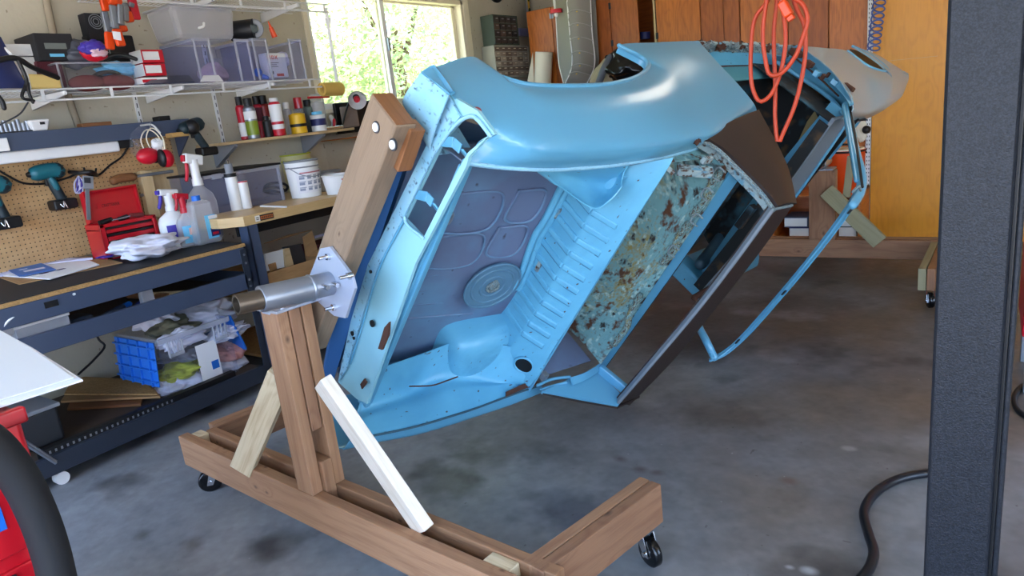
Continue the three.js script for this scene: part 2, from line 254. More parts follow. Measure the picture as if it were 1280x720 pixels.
M.paintWorn = mat(0xffffff, 0.45, { map: tex(512, 512, 0.5, 0.5, (x, y) => { const n = fbm(x * 10, y * 10, 4, 10), s = fbm(x * 40 + 9, y * 40, 3, 40); return blend(blend(lin(0x7fbcd8), lin(0x9cc4d2), n), lin(0x35526a), clamp(4 * (s - 0.66))); }) });
M.rot = mat(0xffffff, 0.85, { map: tex(1024, 1024, 0.8, 0.8, (x, y) => { const a = fbm(x * 5, y * 5, 5, 5), b = fbm(x * 14 + 5, y * 14, 5, 14), c = fbm(x * 60, y * 60, 3, 60), d = fbm(x * 28, y * 28, 4, 28); let k = blend(lin(0x6a9698), lin(0x867842), clamp(3 * (a - 0.44) + 1.6 * (c - 0.5))); k = blend(k, lin(0x4e2e18), clamp(5 * (b - 0.55) + 1.5 * (c - 0.5))); k = blend(k, lin(0x9db8b2), clamp(5 * (d - 0.63))); return blend(k, [0.02, 0.014, 0.01], clamp(6 * (0.36 - b) + 2 * (0.4 - c))); }), bumpMap: tex(512, 512, 0.3, 0.3, (x, y) => fbm(x * 24, y * 24, 4, 24), false), bumpScale: 0.004 });
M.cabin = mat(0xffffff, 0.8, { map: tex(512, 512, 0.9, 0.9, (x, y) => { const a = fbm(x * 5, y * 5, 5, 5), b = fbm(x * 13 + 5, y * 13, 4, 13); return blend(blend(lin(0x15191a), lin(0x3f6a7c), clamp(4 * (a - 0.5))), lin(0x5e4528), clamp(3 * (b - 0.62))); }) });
M.rustPale = mat(0xffffff, 0.85, { map: tex(512, 512, 0.3, 0.3, (x, y) => { const b = fbm(x * 22 + 5, y * 22, 4, 22); return blend(blend(lin(0x93a5a4), lin(0x5c8ea2), clamp(4 * (fbm(x * 9, y * 9, 3, 9) - 0.48))), lin(0x4d3524), clamp(5 * (b - 0.52))); }), bumpMap: grain, bumpScale: 0.002 });
M.rust = mat(0x47281a, 0.9); M.brown = phys(0x2c1f1a, 0.5, { bumpMap: tex(256, 256, 0.15, 0.15, (x, y) => noise2(x * 90, y * 90, 90), false), bumpScale: 0.0004 });
M.foliage = phys(0xa6b58c, 0.7, { transmission: 0.35, thickness: 0 }); M.foliagePale = phys(0xd0d3b8, 0.7, { transmission: 0.4, thickness: 0 }); M.bark = mat(0x5b4a38, 0.95);
const coloured = (t, r = 0.5) => mat(0xffffff, r, { map: t });
// a flat print on a small quad: p bottom left, q bottom right, r top left
function print(p, q, r, t = 0.0012) {
  const n = V(q).sub(V(p)).cross(V(r).sub(V(p))).normalize().multiplyScalar(t), s = plus(q, [r[0] - p[0], r[1] - p[1], r[2] - p[2]]), g = new THREE.BufferGeometry();
  const up = (a) => plus(a, n.toArray()), F = [up(p), up(q), up(s), up(r)], B = [p, q, s, r], pos = [], uv = [], T = [[0, 0], [1, 0], [1, 1], [0, 1]];
  const tri = (A, ia, C, ic, D, id) => { pos.push(...A, ...C, ...D); uv.push(...T[ia], ...T[ic], ...T[id]); };
  tri(F[0], 0, F[1], 1, F[2], 2); tri(F[0], 0, F[2], 2, F[3], 3);
  for (let i = 0; i < 4; i++) { const j = (i + 1) % 4; tri(B[i], i, B[j], i, F[j], i); tri(B[i], i, F[j], i, F[i], i); }
  g.setAttribute('position', new THREE.Float32BufferAttribute(pos, 3)); g.setAttribute('uv', new THREE.Float32BufferAttribute(uv, 2)); g.computeVertexNormals(); return g;
}

// ---------------------------------------------------------------- the setting
const WX = -4.56, BZ = -7.4, RX = 5.2, FZ = 1.0, CH = 2.75;
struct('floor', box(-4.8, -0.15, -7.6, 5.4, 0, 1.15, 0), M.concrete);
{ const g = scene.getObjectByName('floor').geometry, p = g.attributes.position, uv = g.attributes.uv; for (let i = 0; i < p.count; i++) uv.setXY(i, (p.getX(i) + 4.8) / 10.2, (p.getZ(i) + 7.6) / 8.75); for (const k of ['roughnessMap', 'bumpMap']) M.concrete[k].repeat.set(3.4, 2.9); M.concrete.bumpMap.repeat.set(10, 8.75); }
struct('driveway', box(-14, -0.3, 1.15, 14, -0.04, 16, 0), mat(0x77777a, 0.9));
struct('lawn', box(-30, -0.3, -20, -4.85, -0.06, 1.15, 0), mat(0x6b6e58, 1));
struct('ceiling', box(-5.2, CH, -7.9, 5.8, CH + 0.25, 1.5, 0), M.ceiling);
struct('wall_back', box(-4.71, 0, BZ - 0.15, RX + 0.15, CH, BZ, 0), M.plaster);
struct('wall_right', [box(RX, 0, BZ, RX + 0.15, CH, -3.4, 0), box(RX, 0, 0.3, RX + 0.15, CH, FZ, 0), box(RX, 2.4, -3.4, RX + 0.15, CH, 0.3, 0)], M.plaster);  // open doorway here is unseen, added to bring daylight in from the right
struct('trim', [box(RX - 0.02, 0, -3.5, RX + 0.17, 2.5, -3.4, 0.004), box(RX - 0.02, 0, 0.3, RX + 0.17, 2.5, 0.4, 0.004), box(RX - 0.02, 2.4, -3.5, RX + 0.17, 2.5, 0.4, 0.004)], M.white);
struct('side_yard', box(5.4, -0.3, -20, 30, -0.05, 1.15, 0), mat(0x7c7a70, 1));
{ // front wall with the open garage doorway
  struct('wall_front', [box(-4.71, 0, FZ, -4.3, CH, FZ + 0.15, 0), box(4.7, 0, FZ, RX + 0.15, CH, FZ + 0.15, 0), box(-4.3, 2.5, FZ, 4.7, CH, FZ + 0.15, 0)], M.plaster);
  struct('trim', [box(-4.42, 0, FZ - 0.02, -4.3, 2.6, FZ + 0.17, 0.004), box(4.7, 0, FZ - 0.02, 4.82, 2.6, FZ + 0.17, 0.004), box(-4.42, 2.5, FZ - 0.02, 4.82, 2.62, FZ + 0.17, 0.004)], M.white);
}
const WZ0 = [-4.56, 2.269, -4.007][2], WZ1 = [-4.56, 2.317, -6.126][2], WS = 1.66, WT = 2.62, ZM = [-4.56, 2.222, -4.986][2];
struct('wall_left', [box(WX - 0.15, 0, BZ, WX, CH, WZ1, 0), box(WX - 0.15, 0, WZ0, WX, CH, FZ, 0), box(WX - 0.15, 0, WZ1, WX, WS, WZ0, 0), box(WX - 0.15, WT, WZ1, WX, CH, WZ0, 0)], M.plaster);
{ // sliding window: casing, two sashes and their panes
  const w = struct('window_1', [box(WX - 0.15, WS - 0.03, WZ1 - 0.02, WX + 0.03, WS, WZ0 + 0.02, 0.004), box(WX - 0.15, WS, WZ1, WX + 0.015, WT, WZ1 + 0.045, 0.004), box(WX - 0.15, WS, WZ0 - 0.045, WX + 0.015, WT, WZ0, 0.004), box(WX - 0.15, WT - 0.045, WZ1, WX + 0.015, WT, WZ0, 0.004)], M.cream);
  const sash = (z0, z1, x) => [box(x, WS, z0, x + 0.03, WS + 0.05, z1), box(x, WT - 0.06, z0, x + 0.03, WT, z1), box(x, WS, z0, x + 0.03, WT, z0 + 0.05), box(x, WS, z1 - 0.05, x + 0.03, WT, z1)];
  struct('sash', sash(ZM, WZ0 - 0.045, WX - 0.05), M.white, w); struct('sash', sash(WZ1 + 0.045, ZM + 0.05, WX - 0.1), M.cream, w);
  struct('pane', box(WX - 0.037, WS + 0.04, ZM + 0.04, WX - 0.033, WT - 0.05, WZ0 - 0.09, 0), M.glass, w);
  struct('pane', box(WX - 0.087, WS + 0.04, WZ1 + 0.09, WX - 0.083, WT - 0.05, ZM + 0.01, 0), M.glass, w);
  struct('latch', box(WX - 0.02, 2.13, ZM + 0.01, WX + 0.005, 2.24, ZM + 0.035), M.greySteel, w);
  struct('window_trim', [box(WX, WS - 0.1, WZ1 - 0.09, WX + 0.018, CH, WZ1, 0.003)], M.cream, w);
}
// garden seen through the window
function tree(x, z, h, r, leafM, n, label, spread = 1) {
  thing('tree', label, 'tree', undefined, (add, o) => {
    add('trunk', [cyl([x, -0.1, z], [x + 0.1, h * 0.6, z + 0.1], 0.16, 0.09), cyl([x + 0.08, h * 0.45, z + 0.08], [x + 0.5, h * 0.8, z - 0.5], 0.07, 0.03), cyl([x + 0.08, h * 0.4, z + 0.08], [x - 0.2, h * 0.8, z + 0.8], 0.07, 0.03)], M.bark);
    const leaf = new THREE.BufferGeometry(); leaf.setAttribute('position', new THREE.Float32BufferAttribute([0, 0, 0, 0.025, 0.008, 0.05, 0, 0, 0.12, -0.025, 0.008, 0.05], 3)); leaf.setIndex([0, 1, 2, 0, 2, 3]); leaf.computeVertexNormals();
    const im = new THREE.InstancedMesh(leaf, leafM, n), d = new THREE.Object3D(); im.name = 'foliage'; im.userData.kind = 'stuff'; im.castShadow = im.receiveShadow = true;
    for (let i = 0; i < n; i++) { let a, b, c, m; do { a = rnd(-1, 1); b = rnd(-1, 1); c = rnd(-1, 1); m = a * a + b * b + c * c; } while (m > 1 || fbm3(a * 3 + x, b * 3, c * 3) < 0.42); d.position.set(x + a * r, h * 0.62 + b * h * 0.45, z + c * r * spread); d.rotation.set(rnd(0, 6), rnd(0, 6), rnd(0, 6)); d.scale.setScalar(rnd(0.7, 1.5)); d.updateMatrix(); im.setMatrixAt(i, d.matrix); }
    o.add(im);
  });
}
tree(-9.0, -10.0, 5.2, 2.0, M.foliage, 15000, 'bright green leafy tree in the garden behind the right pane of the window', 1.3);
tree(-9.4, -6.6, 5.0, 1.9, M.foliagePale, 15000, 'pale yellow-green leafy tree behind the left pane of the window', 1.2);
struct('hill', bend(new THREE.PlaneGeometry(60, 6, 30, 1).translate(0, 3, 0), ([x, y]) => [-19 - 0.2 * y, y * (0.5 + 0.3 * fbm(x * 0.3 + 40, 2)) - 0.1, x - 8]), mat(0x7c8f45, 1));
// painted conduits on the left wall
solo('conduit', tube([[-4.53, 2.526, -2.13], [-4.53, 2.226, -2.113], [-4.53, 1.885, -2.105], [-4.53, 1.684, -2.117]], 0.02, 10), mat(0x9d917c, 0.8), 'dirty beige conduit running up the plaster wall behind the black box', 'pipe');

// ---------------------------------------------------------------- left wall: wire shelves
const SF = -4.14, SY = 1.868;                       // front plane and deck height of the lower wire shelf
function wireShelf(y, z0, z1, label) {
  return thing('wire_shelf', label, 'shelf', undefined, (add) => {
    add('front_rail', [wire([SF, y, z0], [SF, y, z1], 0.005), wire([SF, y - 0.055, z0], [SF, y - 0.055, z1], 0.006)], M.whiteWire);
    add('back_rail', [wire([WX + 0.02, y, z0], [WX + 0.02, y, z1], 0.004), wire([-4.34, y - 0.005, z0], [-4.34, y - 0.005, z1], 0.004)], M.whiteWire);
    const ws = []; for (let z = z0; z >= z1; z -= 0.03) ws.push(wire([WX + 0.01, y + 0.003, z], [SF, y + 0.003, z], 0.0018));
    const d = add('wire_deck', ws, M.whiteWire); d.userData.kind = 'stuff';
    for (let z = z0 - 0.12; z > z1; z -= 0.36) add('rail_tie', box(SF - 0.004, y - 0.055, z - 0.008, SF + 0.004, y, z + 0.008, 0.001), M.whiteWire);
    for (let z = z0 - 0.62; z > z1 + 0.1; z -= 0.68) add('bracket', plate([[WX + 0.01, y - 0.01, z], [SF + 0.02, y - 0.01, z], [SF + 0.02, y - 0.03, z], [WX + 0.01, y - 0.075, z]], 0.012), M.white);
  });
}
wireShelf(SY, -0.6, [-4.14, 1.827, -3.709][2], 'lower white wire shelf on the left wall carrying the plastic bins');
wireShelf(SY + 0.53, -2.3, [-4.14, 2.363, -3.897][2], 'upper white wire shelf at the top edge of the picture above the plastic bins');
for (const [a, b, l] of [[[-4.55, 1.854, -2.513], [-4.55, 1.55, -2.522], 'left white slotted upright under the wire shelf behind the drill shelf'], [[-4.55, 1.861, -3.078], [-4.55, 1.472, -3.08], 'right white slotted upright beside the small plywood shelf']])
  thing('slotted_standard', l, 'bracket', undefined, (add) => { add('channel', box(WX, b[1] - 0.3, a[2] - 0.013, WX + 0.012, 2.5, a[2] + 0.013, 0.001), M.white); const s = []; for (let y = b[1] - 0.28; y < 2.48; y += 0.05) s.push(box(WX + 0.0118, y, a[2] - 0.003, WX + 0.0128, y + 0.028, a[2] + 0.003, 0)); add('slots', s, M.darkGrey); });
solo('shelf_pole', [cyl([-4.15, 2.375, -3.885], [-4.15, 1.846, -3.874], 0.012, 0.012, 12), cyl([-4.15, 2.308, -3.885], [-4.15, 2.262, -3.89], 0.02, 0.02, 12)], M.whitePlastic, 'white hanging pole linking the ends of the two wire shelves', 'pole');

// clear bin with a dropped front; p, q = front corners on the plane x
function bin(p, q, depth, label, m = M.smoky) {
  return thing('storage_bin', label, 'bin', 'clear plastic bins on the wire shelf', (add) => {
    const z0 = Math.max(p[2], q[2]), z1 = Math.min(p[2], q[2]), y0 = Math.min(p[1], q[1]), y1 = Math.max(p[1], q[1]), x = p[0], t = 0.004, zc = (z0 + z1) / 2, w = (z0 - z1) * 0.24;
    add('wall', [box(x - depth, y0, z1, x, y1, z1 + t, 0.001), box(x - depth, y0, z0 - t, x, y1, z0, 0.001), box(x - depth, y0, z1, x - depth + t, y1, z0, 0.001), box(x - t, y0, zc + w, x, y1, z0, 0.001), box(x - t, y0, z1, x, y1, zc - w, 0.001), box(x - t, y0, zc - w, x, y0 + (y1 - y0) * 0.55, zc + w, 0.001), box(x - depth, y0, z1, x, y0 + t, z0, 0.001)], m);
    add('rim', [box(x - depth, y1 - 0.016, z1 - 0.008, x, y1, z1 + t, 0.002), box(x - depth, y1 - 0.016, z0 - t, x, y1, z0 + 0.008, 0.002), box(x - 0.004, y1 - 0.016, z1, x + 0.008, y1, zc - w, 0.002), box(x - 0.004, y1 - 0.016, zc + w, x + 0.008, y1, z0, 0.002)], M.frost);
    for (const z of [zc - w, zc + w]) add('front_rib', box(x - 0.002, y0, z - 0.007, x + 0.01, y1, z + 0.007, 0.003), M.frost);
    for (const z of [z0 - 0.004, z1 + 0.004]) add('corner_post', box(x - 0.006, y0, z - 0.006, x + 0.006, y1, z + 0.006, 0.003), M.frost);
  });
}
const b1 = [[-4.17, 1.878, -2.753], [-4.17, 2.146, -3.158]], b2 = [[-4.17, 1.869, -3.194], [-4.17, 2.153, -3.608]];
b1[0][1] = b2[0][1] = SY + 0.01;
bin(...b1, 0.37, 'left clear bin with dropped front on the wire shelf, pinkish parcel inside');
bin(...b2, 0.37, 'right clear bin with dropped front on the wire shelf, white carton inside');
solo('parcel', lump(plus(mix3(...b1, 0.5), [-0.16, -0.07, 0]), 0.1, 0.07, 0.09, 0.25, 2, 3), mat(0xb99fb0, 0.8), 'pinkish wrapped parcel lying inside the left clear bin', 'parcel');
const hdxCarton = solo('carton', front([-4.2, 1.896, -3.303], [-4.2, 2.062, -3.474], 0.08), M.white, 'small white carton with red letters inside the right clear bin', 'box');
const TXT = (w, h, bg, draw) => drawn(w, h, (c) => { c.fillStyle = bg; c.fillRect(0, 0, w, h); draw(c); });
{ const a = [-4.199, 1.899, -3.307], b = [-4.199, 1.898, -3.431], r = [-4.199, 2.06, -3.338];
  onto(hdxCarton, solo('carton_label', print([a[0], a[1], a[2]], [b[0], a[1], b[2]], [a[0], r[1], a[2]]), coloured(TXT(128, 200, '#eceae6', (c) => { c.fillStyle = '#c8452a'; c.font = 'bold 44px sans-serif'; c.fillText('HDX', 8, 52); c.fillStyle = '#666'; c.font = '15px sans-serif'; for (const [y, w] of [[78, 90], [94, 70], [110, 80]]) c.fillRect(10, y, w, 6); c.fillStyle = '#333'; c.fillRect(10, 150, 30, 26); c.fillStyle = '#d2452c'; c.fillRect(64, 172, 64, 22); })), 'printed front label of the white carton in the right bin', 'label'), 'printed front label'); }
solo('bulb', [ball(plus(b2[0], [-0.08, 0.06, -0.06]), 0.03), cyl(plus(b2[0], [-0.06, 0.03, -0.075]), plus(b2[0], [-0.03, 0.015, -0.1]), 0.02, 0.012)], M.blue, 'small blue and round glass bulb at the bottom of the right clear bin', 'bulb');
solo('wrapped_pack', lump(plus(b2[1], [-0.16, -0.13, 0.09]), 0.09, 0.06, 0.05, 0.3, 2, 8), M.lilac, 'white wrapped pack behind the carton in the right clear bin', 'pack');
solo('paper_tag', plate([[-4.08, 1.875, -2.684], [-4.08, 1.87, -2.846], [-4.14, 1.916, -2.863], [-4.14, 1.914, -2.754]], 0.002), M.paper, 'white paper tag lying on the shelf edge before the left clear bin', 'paper');
// food container on top of the left bin
thing('food_container', 'frosted food container with rim, standing on top of the left clear bin', 'container', undefined, (add) => {
  const p = [-4.22, 2.146, -2.685], q = [-4.22, 2.331, -3.138], y0 = b1[1][1] + 0.004, g = (s) => { const k = bend(box(q[0] - 0.3, y0, q[2], p[0], q[1] + 0.02, p[2], 0.03), ([x, y, z]) => { const t = (y - y0) / (q[1] - y0), f = 0.88 + 0.12 * t; return [p[0] - 0.15 + (x - p[0] + 0.15) * f, y, (p[2] + q[2]) / 2 + (z - (p[2] + q[2]) / 2) * f]; }); return k; };
  add('body', g(), M.frost); add('rim', [box(q[0] - 0.31, q[1] + 0.008, q[2] - 0.012, p[0] + 0.012, q[1] + 0.024, p[2] + 0.012, 0.01)], M.frost);
  add('clip', tube([plus(p, [0.006, 0.07, -0.16]), plus(p, [0.012, 0.08, -0.19]), plus(p, [0.008, 0.1, -0.2])], 0.008), M.white);
});
{ const p = [-4.25, 2.228, -3.294];
  thing('tape_roll', 'large black tape roll with grey side lying on the right clear bin', 'tape', undefined, (add) => { add('roll', cyl(plus(p, [-0.14, 0, 0.09]), plus(p, [0, 0, 0]), 0.066, 0.066, 28), M.black); add('side', new THREE.TorusGeometry(0.046, 0.018, 8, 28).scale(1, 1, 0.3).applyMatrix4(basis([0, 0, 0], [0, 1, 0], [-0.14, 0, 0.09])).applyQuaternion(new THREE.Quaternion()).translate(...p), M.grey); });
  const h = [-4.22, 2.216, -3.409];
  thing('squeeze_bottle', 'small orange-red squeeze bottle leaning on the right clear bin beside the tape roll', 'bottle', undefined, (add) => { add('body', cyl(plus(h, [0, -0.045, -0.02]), plus(h, [0, 0.02, 0]), 0.02, 0.015), M.orange); add('nozzle', cyl(plus(h, [0, 0.02, 0]), plus(h, [0, 0.06, 0.012]), 0.01, 0.003), M.orange); });
}
// things on the left half of the lower wire shelf
thing('face_shield', 'dark blue tinted face shield with white edge at the left end of the wire shelf', 'shield', undefined, (add) => {
  const p = [-4.2, 1.883, -1.612], q = [-4.2, 2.078, -1.757];
  add('visor', sheet([[plus(p, [0, 0, 0.1]), plus(p, [0.05, 0, 0]), plus(p, [0.03, 0, -0.14])], [plus(p, [-0.02, 0.27, 0.1]), plus(p, [0.03, 0.27, 0]), plus(p, [-0.02, 0.26, -0.1])]], 14, 6, 0.004), phys(0x2c3563, 0.2));
  add('edge_trim', tube([plus(p, [0.035, 0, -0.145]), plus(p, [0.03, 0.1, -0.145]), plus(p, [-0.005, 0.2, -0.1])], 0.009), M.white);
});
thing('bar_clamp', 'black bar clamp with long handle lying across the left end of the wire shelf', 'clamp', undefined, (add) => {
  add('bar', tube([[-4.06, 2.006, -1.587], [-4.06, 2.017, -1.688], [-4.08, 1.976, -1.758], [-4.12, 1.925, -1.885]], 0.014, 8), M.black);
  add('jaw', [tube([[-4.06, 2.013, -1.694], [-4.06, 1.912, -1.708], [-4.06, 1.865, -1.692]], 0.01), tube([[-4.06, 1.888, -1.698], [-4.05, 1.826, -1.664], [-4.05, 1.808, -1.711]], 0.008), tube([[-4.06, 1.896, -1.711], [-4.05, 1.84, -1.7], [-4.05, 1.8, -1.705]], 0.008)], M.black);
  add('lower_bar', tube([[-4.06, 1.848, -1.559], [-4.06, 1.808, -1.574], [-4.06, 1.781, -1.574]], 0.012), M.black);
  add('cord', tube([[-4.05, 1.801, -1.683], [-4.05, 1.749, -1.633], [-4.08, 1.704, -1.543]], 0.004), M.darkGrey);
});
thing('white_carton', 'upper plain white carton at the left of the wire shelf beside the black box', 'box', undefined, (add) => add('carton', front([-4.3, 2.06, -1.727], [-4.3, 2.121, -1.924], 0.2), M.white));
thing('white_carton', 'lower plain white carton under another one, left of the black box', 'box', undefined, (add) => add('carton', front([-4.3, 1.906, -1.721], [-4.3, 2.055, -1.927], 0.2), M.white));
thing('black_box', 'black retail box with a pale label standing on the dark red box', 'box', undefined, (add) => { const p = [-4.24, 2.026, -1.875], q = [-4.24, 2.169, -2.07]; add('carton', front(p, q, 0.24), M.matBlack); add('label', front([-4.238, 2.088, -1.917], [-4.238, 2.118, -2.027], 0.003, 0), mat(0x6d7470, 0.6)); add('label', front([-4.238, 2.047, -1.931], [-4.238, 2.063, -2.005], 0.003, 0), M.paleBlue); });
thing('red_box', 'dark red flat box under the black retail box on the wire shelf', 'box', undefined, (add) => add('carton', front([-4.27, 1.889, -1.868], [-4.27, 2.029, -1.993], 0.2), M.ragMaroon));
solo('sponge', bend(front([-4.16, 1.873, -1.756], [-4.16, 1.95, -1.917], 0.09, 0.012), ([x, y, z]) => [x, y + 0.004 * Math.sin(z * 60), z]), M.sponge, 'yellow sponge block on the wire shelf under the black clamp handle', 'sponge');
const trayA = [-4.18, 1.868, -1.925], trayB = [-4.18, 2.01, -2.341]; trayA[1] = SY + 0.008;
thing('clear_tray', 'clear rectangular tray of sanding discs on the wire shelf', 'tray', undefined, (add) => {
  const [x, y0, z0] = trayA, [, y1, z1] = trayB, t = 0.004, d = 0.3;
  add('wall', [box(x - t, y0, z1, x, y1, z0, 0.001), box(x - d, y0, z1, x - d + t, y1, z0, 0.001), box(x - d, y0, z0 - t, x, y1, z0, 0.001), box(x - d, y0, z1, x, y1, z1 + t, 0.001), box(x - d, y0, z1, x, y0 + t, z0, 0.001)], M.clear);
  add('rim', [box(x - 0.006, y1 - 0.008, z1, x + 0.006, y1, z0, 0.002), box(x - d, y1 - 0.008, z0 - 0.006, x, y1, z0 + 0.006, 0.002), box(x - 0.004, y0, z0 - 0.006, x + 0.004, y1, z0 + 0.004, 0.002)], M.frost);
});
{ const c = (px, l) => solo('sanding_disc', ball(px, 0.03, 0.045, 0.105, 26), M.discRed, l, 'disc', 'sanding discs in the clear tray');
  c(plus([-4.215, 1.901, -2.08], [0, 0, 0]), 'dark red sanding disc at the left in the clear tray'); c(plus([-4.215, 1.9, -2.242], [0, 0, 0]), 'dark red sanding disc at the right in the clear tray'); }
solo('blue_cloth', lump([-4.34, 1.985, -2.332], 0.07, 0.045, 0.12, 0.35, 2.5, 4), M.paleBlue, 'light blue crumpled cloth at the back of the clear tray', 'cloth');
solo('black_cable', tube([[-4.28, 1.933, -2.137], [-4.27, 1.957, -2.183], [-4.27, 1.964, -2.258], [-4.27, 1.945, -2.3], [-4.28, 1.934, -2.246], [-4.28, 1.936, -2.173]], 0.012), M.black, 'black rolled cable lying over the discs in the clear tray', 'cable');
solo('grey_bag', lump([-4.3, 2.067, -2.11], 0.1, 0.075, 0.12, 0.35, 2, 12), mat(0x4a4d55, 0.5), 'grey crumpled plastic bag behind the clear tray', 'bag');
thing('snack_pack', 'round purple and red printed pack lying on top of the clear tray', 'package', undefined, (add) => { const c = [-4.18, 2.068, -2.141]; add('pack', lump(c, 0.045, 0.056, 0.078, 0.15, 2, 5), M.redPlastic); add('band', lump(plus(c, [0.014, 0.014, 0.012]), 0.046, 0.042, 0.07, 0.3, 3, 9), M.violet); add('print', lump(plus(c, [0.03, -0.012, 0]), 0.034, 0.026, 0.05, 0.3, 3, 2), mat(0xd9b6c0, 0.5)); });
thing('speaker_box', 'tall black box with ring print leaning behind the orange clamps', 'box', undefined, (add) => { const p = [-4.4, 2.161, -2.247], q = [-4.4, 2.312, -2.359]; add('carton', front(p, q, 0.08), M.matBlack); const c = [-4.398, 2.265, -2.304]; for (const r of [0.016, 0.028, 0.04]) add('ring_print', new THREE.TorusGeometry(r, 0.0022, 6, 24).rotateY(Math.PI / 2).translate(...c), M.grey); add('spine', box(p[0] - 0.002, q[1] - 0.24, q[2] + 0.012, p[0] + 0.002, q[1], q[2] + 0.02, 0), M.grey); });
solo('dark_tote', front([-4.42, 2.028, -2.246], [-4.42, 2.196, -2.519], 0.08, 0.01), M.black, 'black tote standing behind the orange clamps on the wire shelf', 'bag');
// spring clamps hanging in a bunch: grey jaws, orange grips
const clampAt = [[132, -4, 4.1, 'front left'], [141, 6, 4.05, 'long middle'], [152, -8, 4.12, 'right'], [163, -12, 4.16, 'far right']];
function springClamp(a, b, c, d, e, label, dark) {
  return thing('spring_clamp', label, 'clamp', 'orange spring clamps hanging above the wire shelf', (add) => {
    add('jaw', [beam(a, b, 0.02, 0.035, [0, 0, 1], 0.006), beam(plus(a, [0.03, 0, -0.03]), plus(b, [0.02, 0.02, -0.02]), 0.02, 0.03, [0, 0, 1], 0.006)], M.greySteel);
    add('grip', beam(b, c, 0.028, 0.05, [0, 0, 1], 0.01), M.orange); add('grip', beam(d, e, 0.028, 0.05, [0, 0, 1], 0.01), dark ? M.redPlastic : M.orange);
  });
}
springClamp([-4.12, 2.273, -2.216], [-4.12, 2.163, -2.215], [-4.12, 2.069, -2.2], [-4.12, 2.357, -2.229], [-4.12, 2.274, -2.234], 'orange spring clamp at the left of the hanging bunch', 0);
const taggedClamp = springClamp([-4.07, 2.299, -2.242], [-4.07, 2.173, -2.233], [-4.07, 2.079, -2.24], [-4.07, 2.375, -2.253], [-4.07, 2.3, -2.251], 'orange spring clamp in the middle of the bunch, white tag on its grip', 0);
springClamp([-4.14, 2.306, -2.311], [-4.14, 2.203, -2.308], [-4.14, 2.168, -2.313], [-4.14, 2.392, -2.319], [-4.14, 2.306, -2.315], 'short orange spring clamp hanging right behind the middle one', 0);
springClamp([-4.13, 2.324, -2.347], [-4.13, 2.281, -2.35], [-4.13, 2.22, -2.358], [-4.13, 2.352, -2.396], [-4.13, 2.235, -2.399], 'dark red and orange spring clamp at the right of the bunch', 1);
onto(taggedClamp, solo('price_tag', plate([[-4.052, 2.115, -2.195], [-4.052, 2.107, -2.238], [-4.052, 2.153, -2.241], [-4.052, 2.157, -2.197]], 0.002), M.paper, 'white price tag on the grip of the middle orange clamp', 'label'), 'white price tag');
// four small red and white cartons
{ const two = (p, q, l) => thing('spare_part_box', l, 'box', 'red and white spare part boxes on the wire shelf', (add) => { const s = front(p, q, 0.13); add('carton', s, M.redPlastic); const zl = Math.max(p[2], q[2]), y0 = Math.min(p[1], q[1]), y1 = Math.max(p[1], q[1]); add('end_panel', box(p[0] - 0.128, y0 + 0.002, zl - 0.002, p[0] - 0.002, y1 - 0.002, zl + 0.002, 0), M.white); add('label', box(p[0] - 0.001, lerp(y0, y1, 0.22), lerp(p[2], q[2], 0.06), p[0] + 0.0015, lerp(y0, y1, 0.85), lerp(p[2], q[2], 0.78), 0), M.white); });
  two([-4.2, 1.93, -2.414], [-4.2, 2.001, -2.553], 'lower red box with white label left of the clear bins'); two([-4.2, 2.005, -2.418], [-4.2, 2.081, -2.557], 'upper red box with white label left of the clear bins');
  thing('flat_box', 'flat white and red box under the two labelled red boxes', 'box', undefined, (add) => { add('carton', front([-4.16, 1.881, -2.36], [-4.16, 1.917, -2.525], 0.14), M.white); add('band', front([-4.158, 1.889, -2.366], [-4.158, 1.905, -2.454], 0.004, 0), M.redPlastic); });
  solo('dark_packet', plate([[-4.1, 1.87, -2.335], [-4.1, 1.869, -2.656], [-4.22, 1.925, -2.706], [-4.22, 1.916, -2.492]], 0.006), mat(0x3b4054, 0.4), 'dark blue flat packet on the wire shelf in front of the red boxes', 'packet'); }
solo('black_pliers', tube([[-4.2, 2.019, -2.182], [-4.18, 2.046, -2.243], [-4.16, 2.039, -2.305], [-4.14, 2.019, -2.345]], 0.012), M.black, 'black pliers handle lying above the clear tray', 'pliers');

// ---------------------------------------------------------------- small plywood shelf and its cans
const PF = -4.28, PY = [-4.28, 1.495, -3.289][1];
thing('plywood_shelf', 'small plywood shelf on grey brackets below the wire shelf', 'shelf', undefined, (add) => {
  const a = [-4.28, 1.509, -2.857][2], b = [-4.28, 1.489, -4.101][2];
  add('board', box(WX + 0.005, PY - 0.02, b, PF, PY, a, 0.002, 2), M.paleWood);
  for (const z of [[-4.4, 1.484, -2.975][2], [-4.4, 1.452, -3.768][2]]) add('bracket', plate([[WX + 0.005, PY - 0.021, z], [PF - 0.01, PY - 0.021, z], [PF - 0.01, PY - 0.035, z], [WX + 0.005, PY - 0.17, z]], 0.03), M.grey);
});
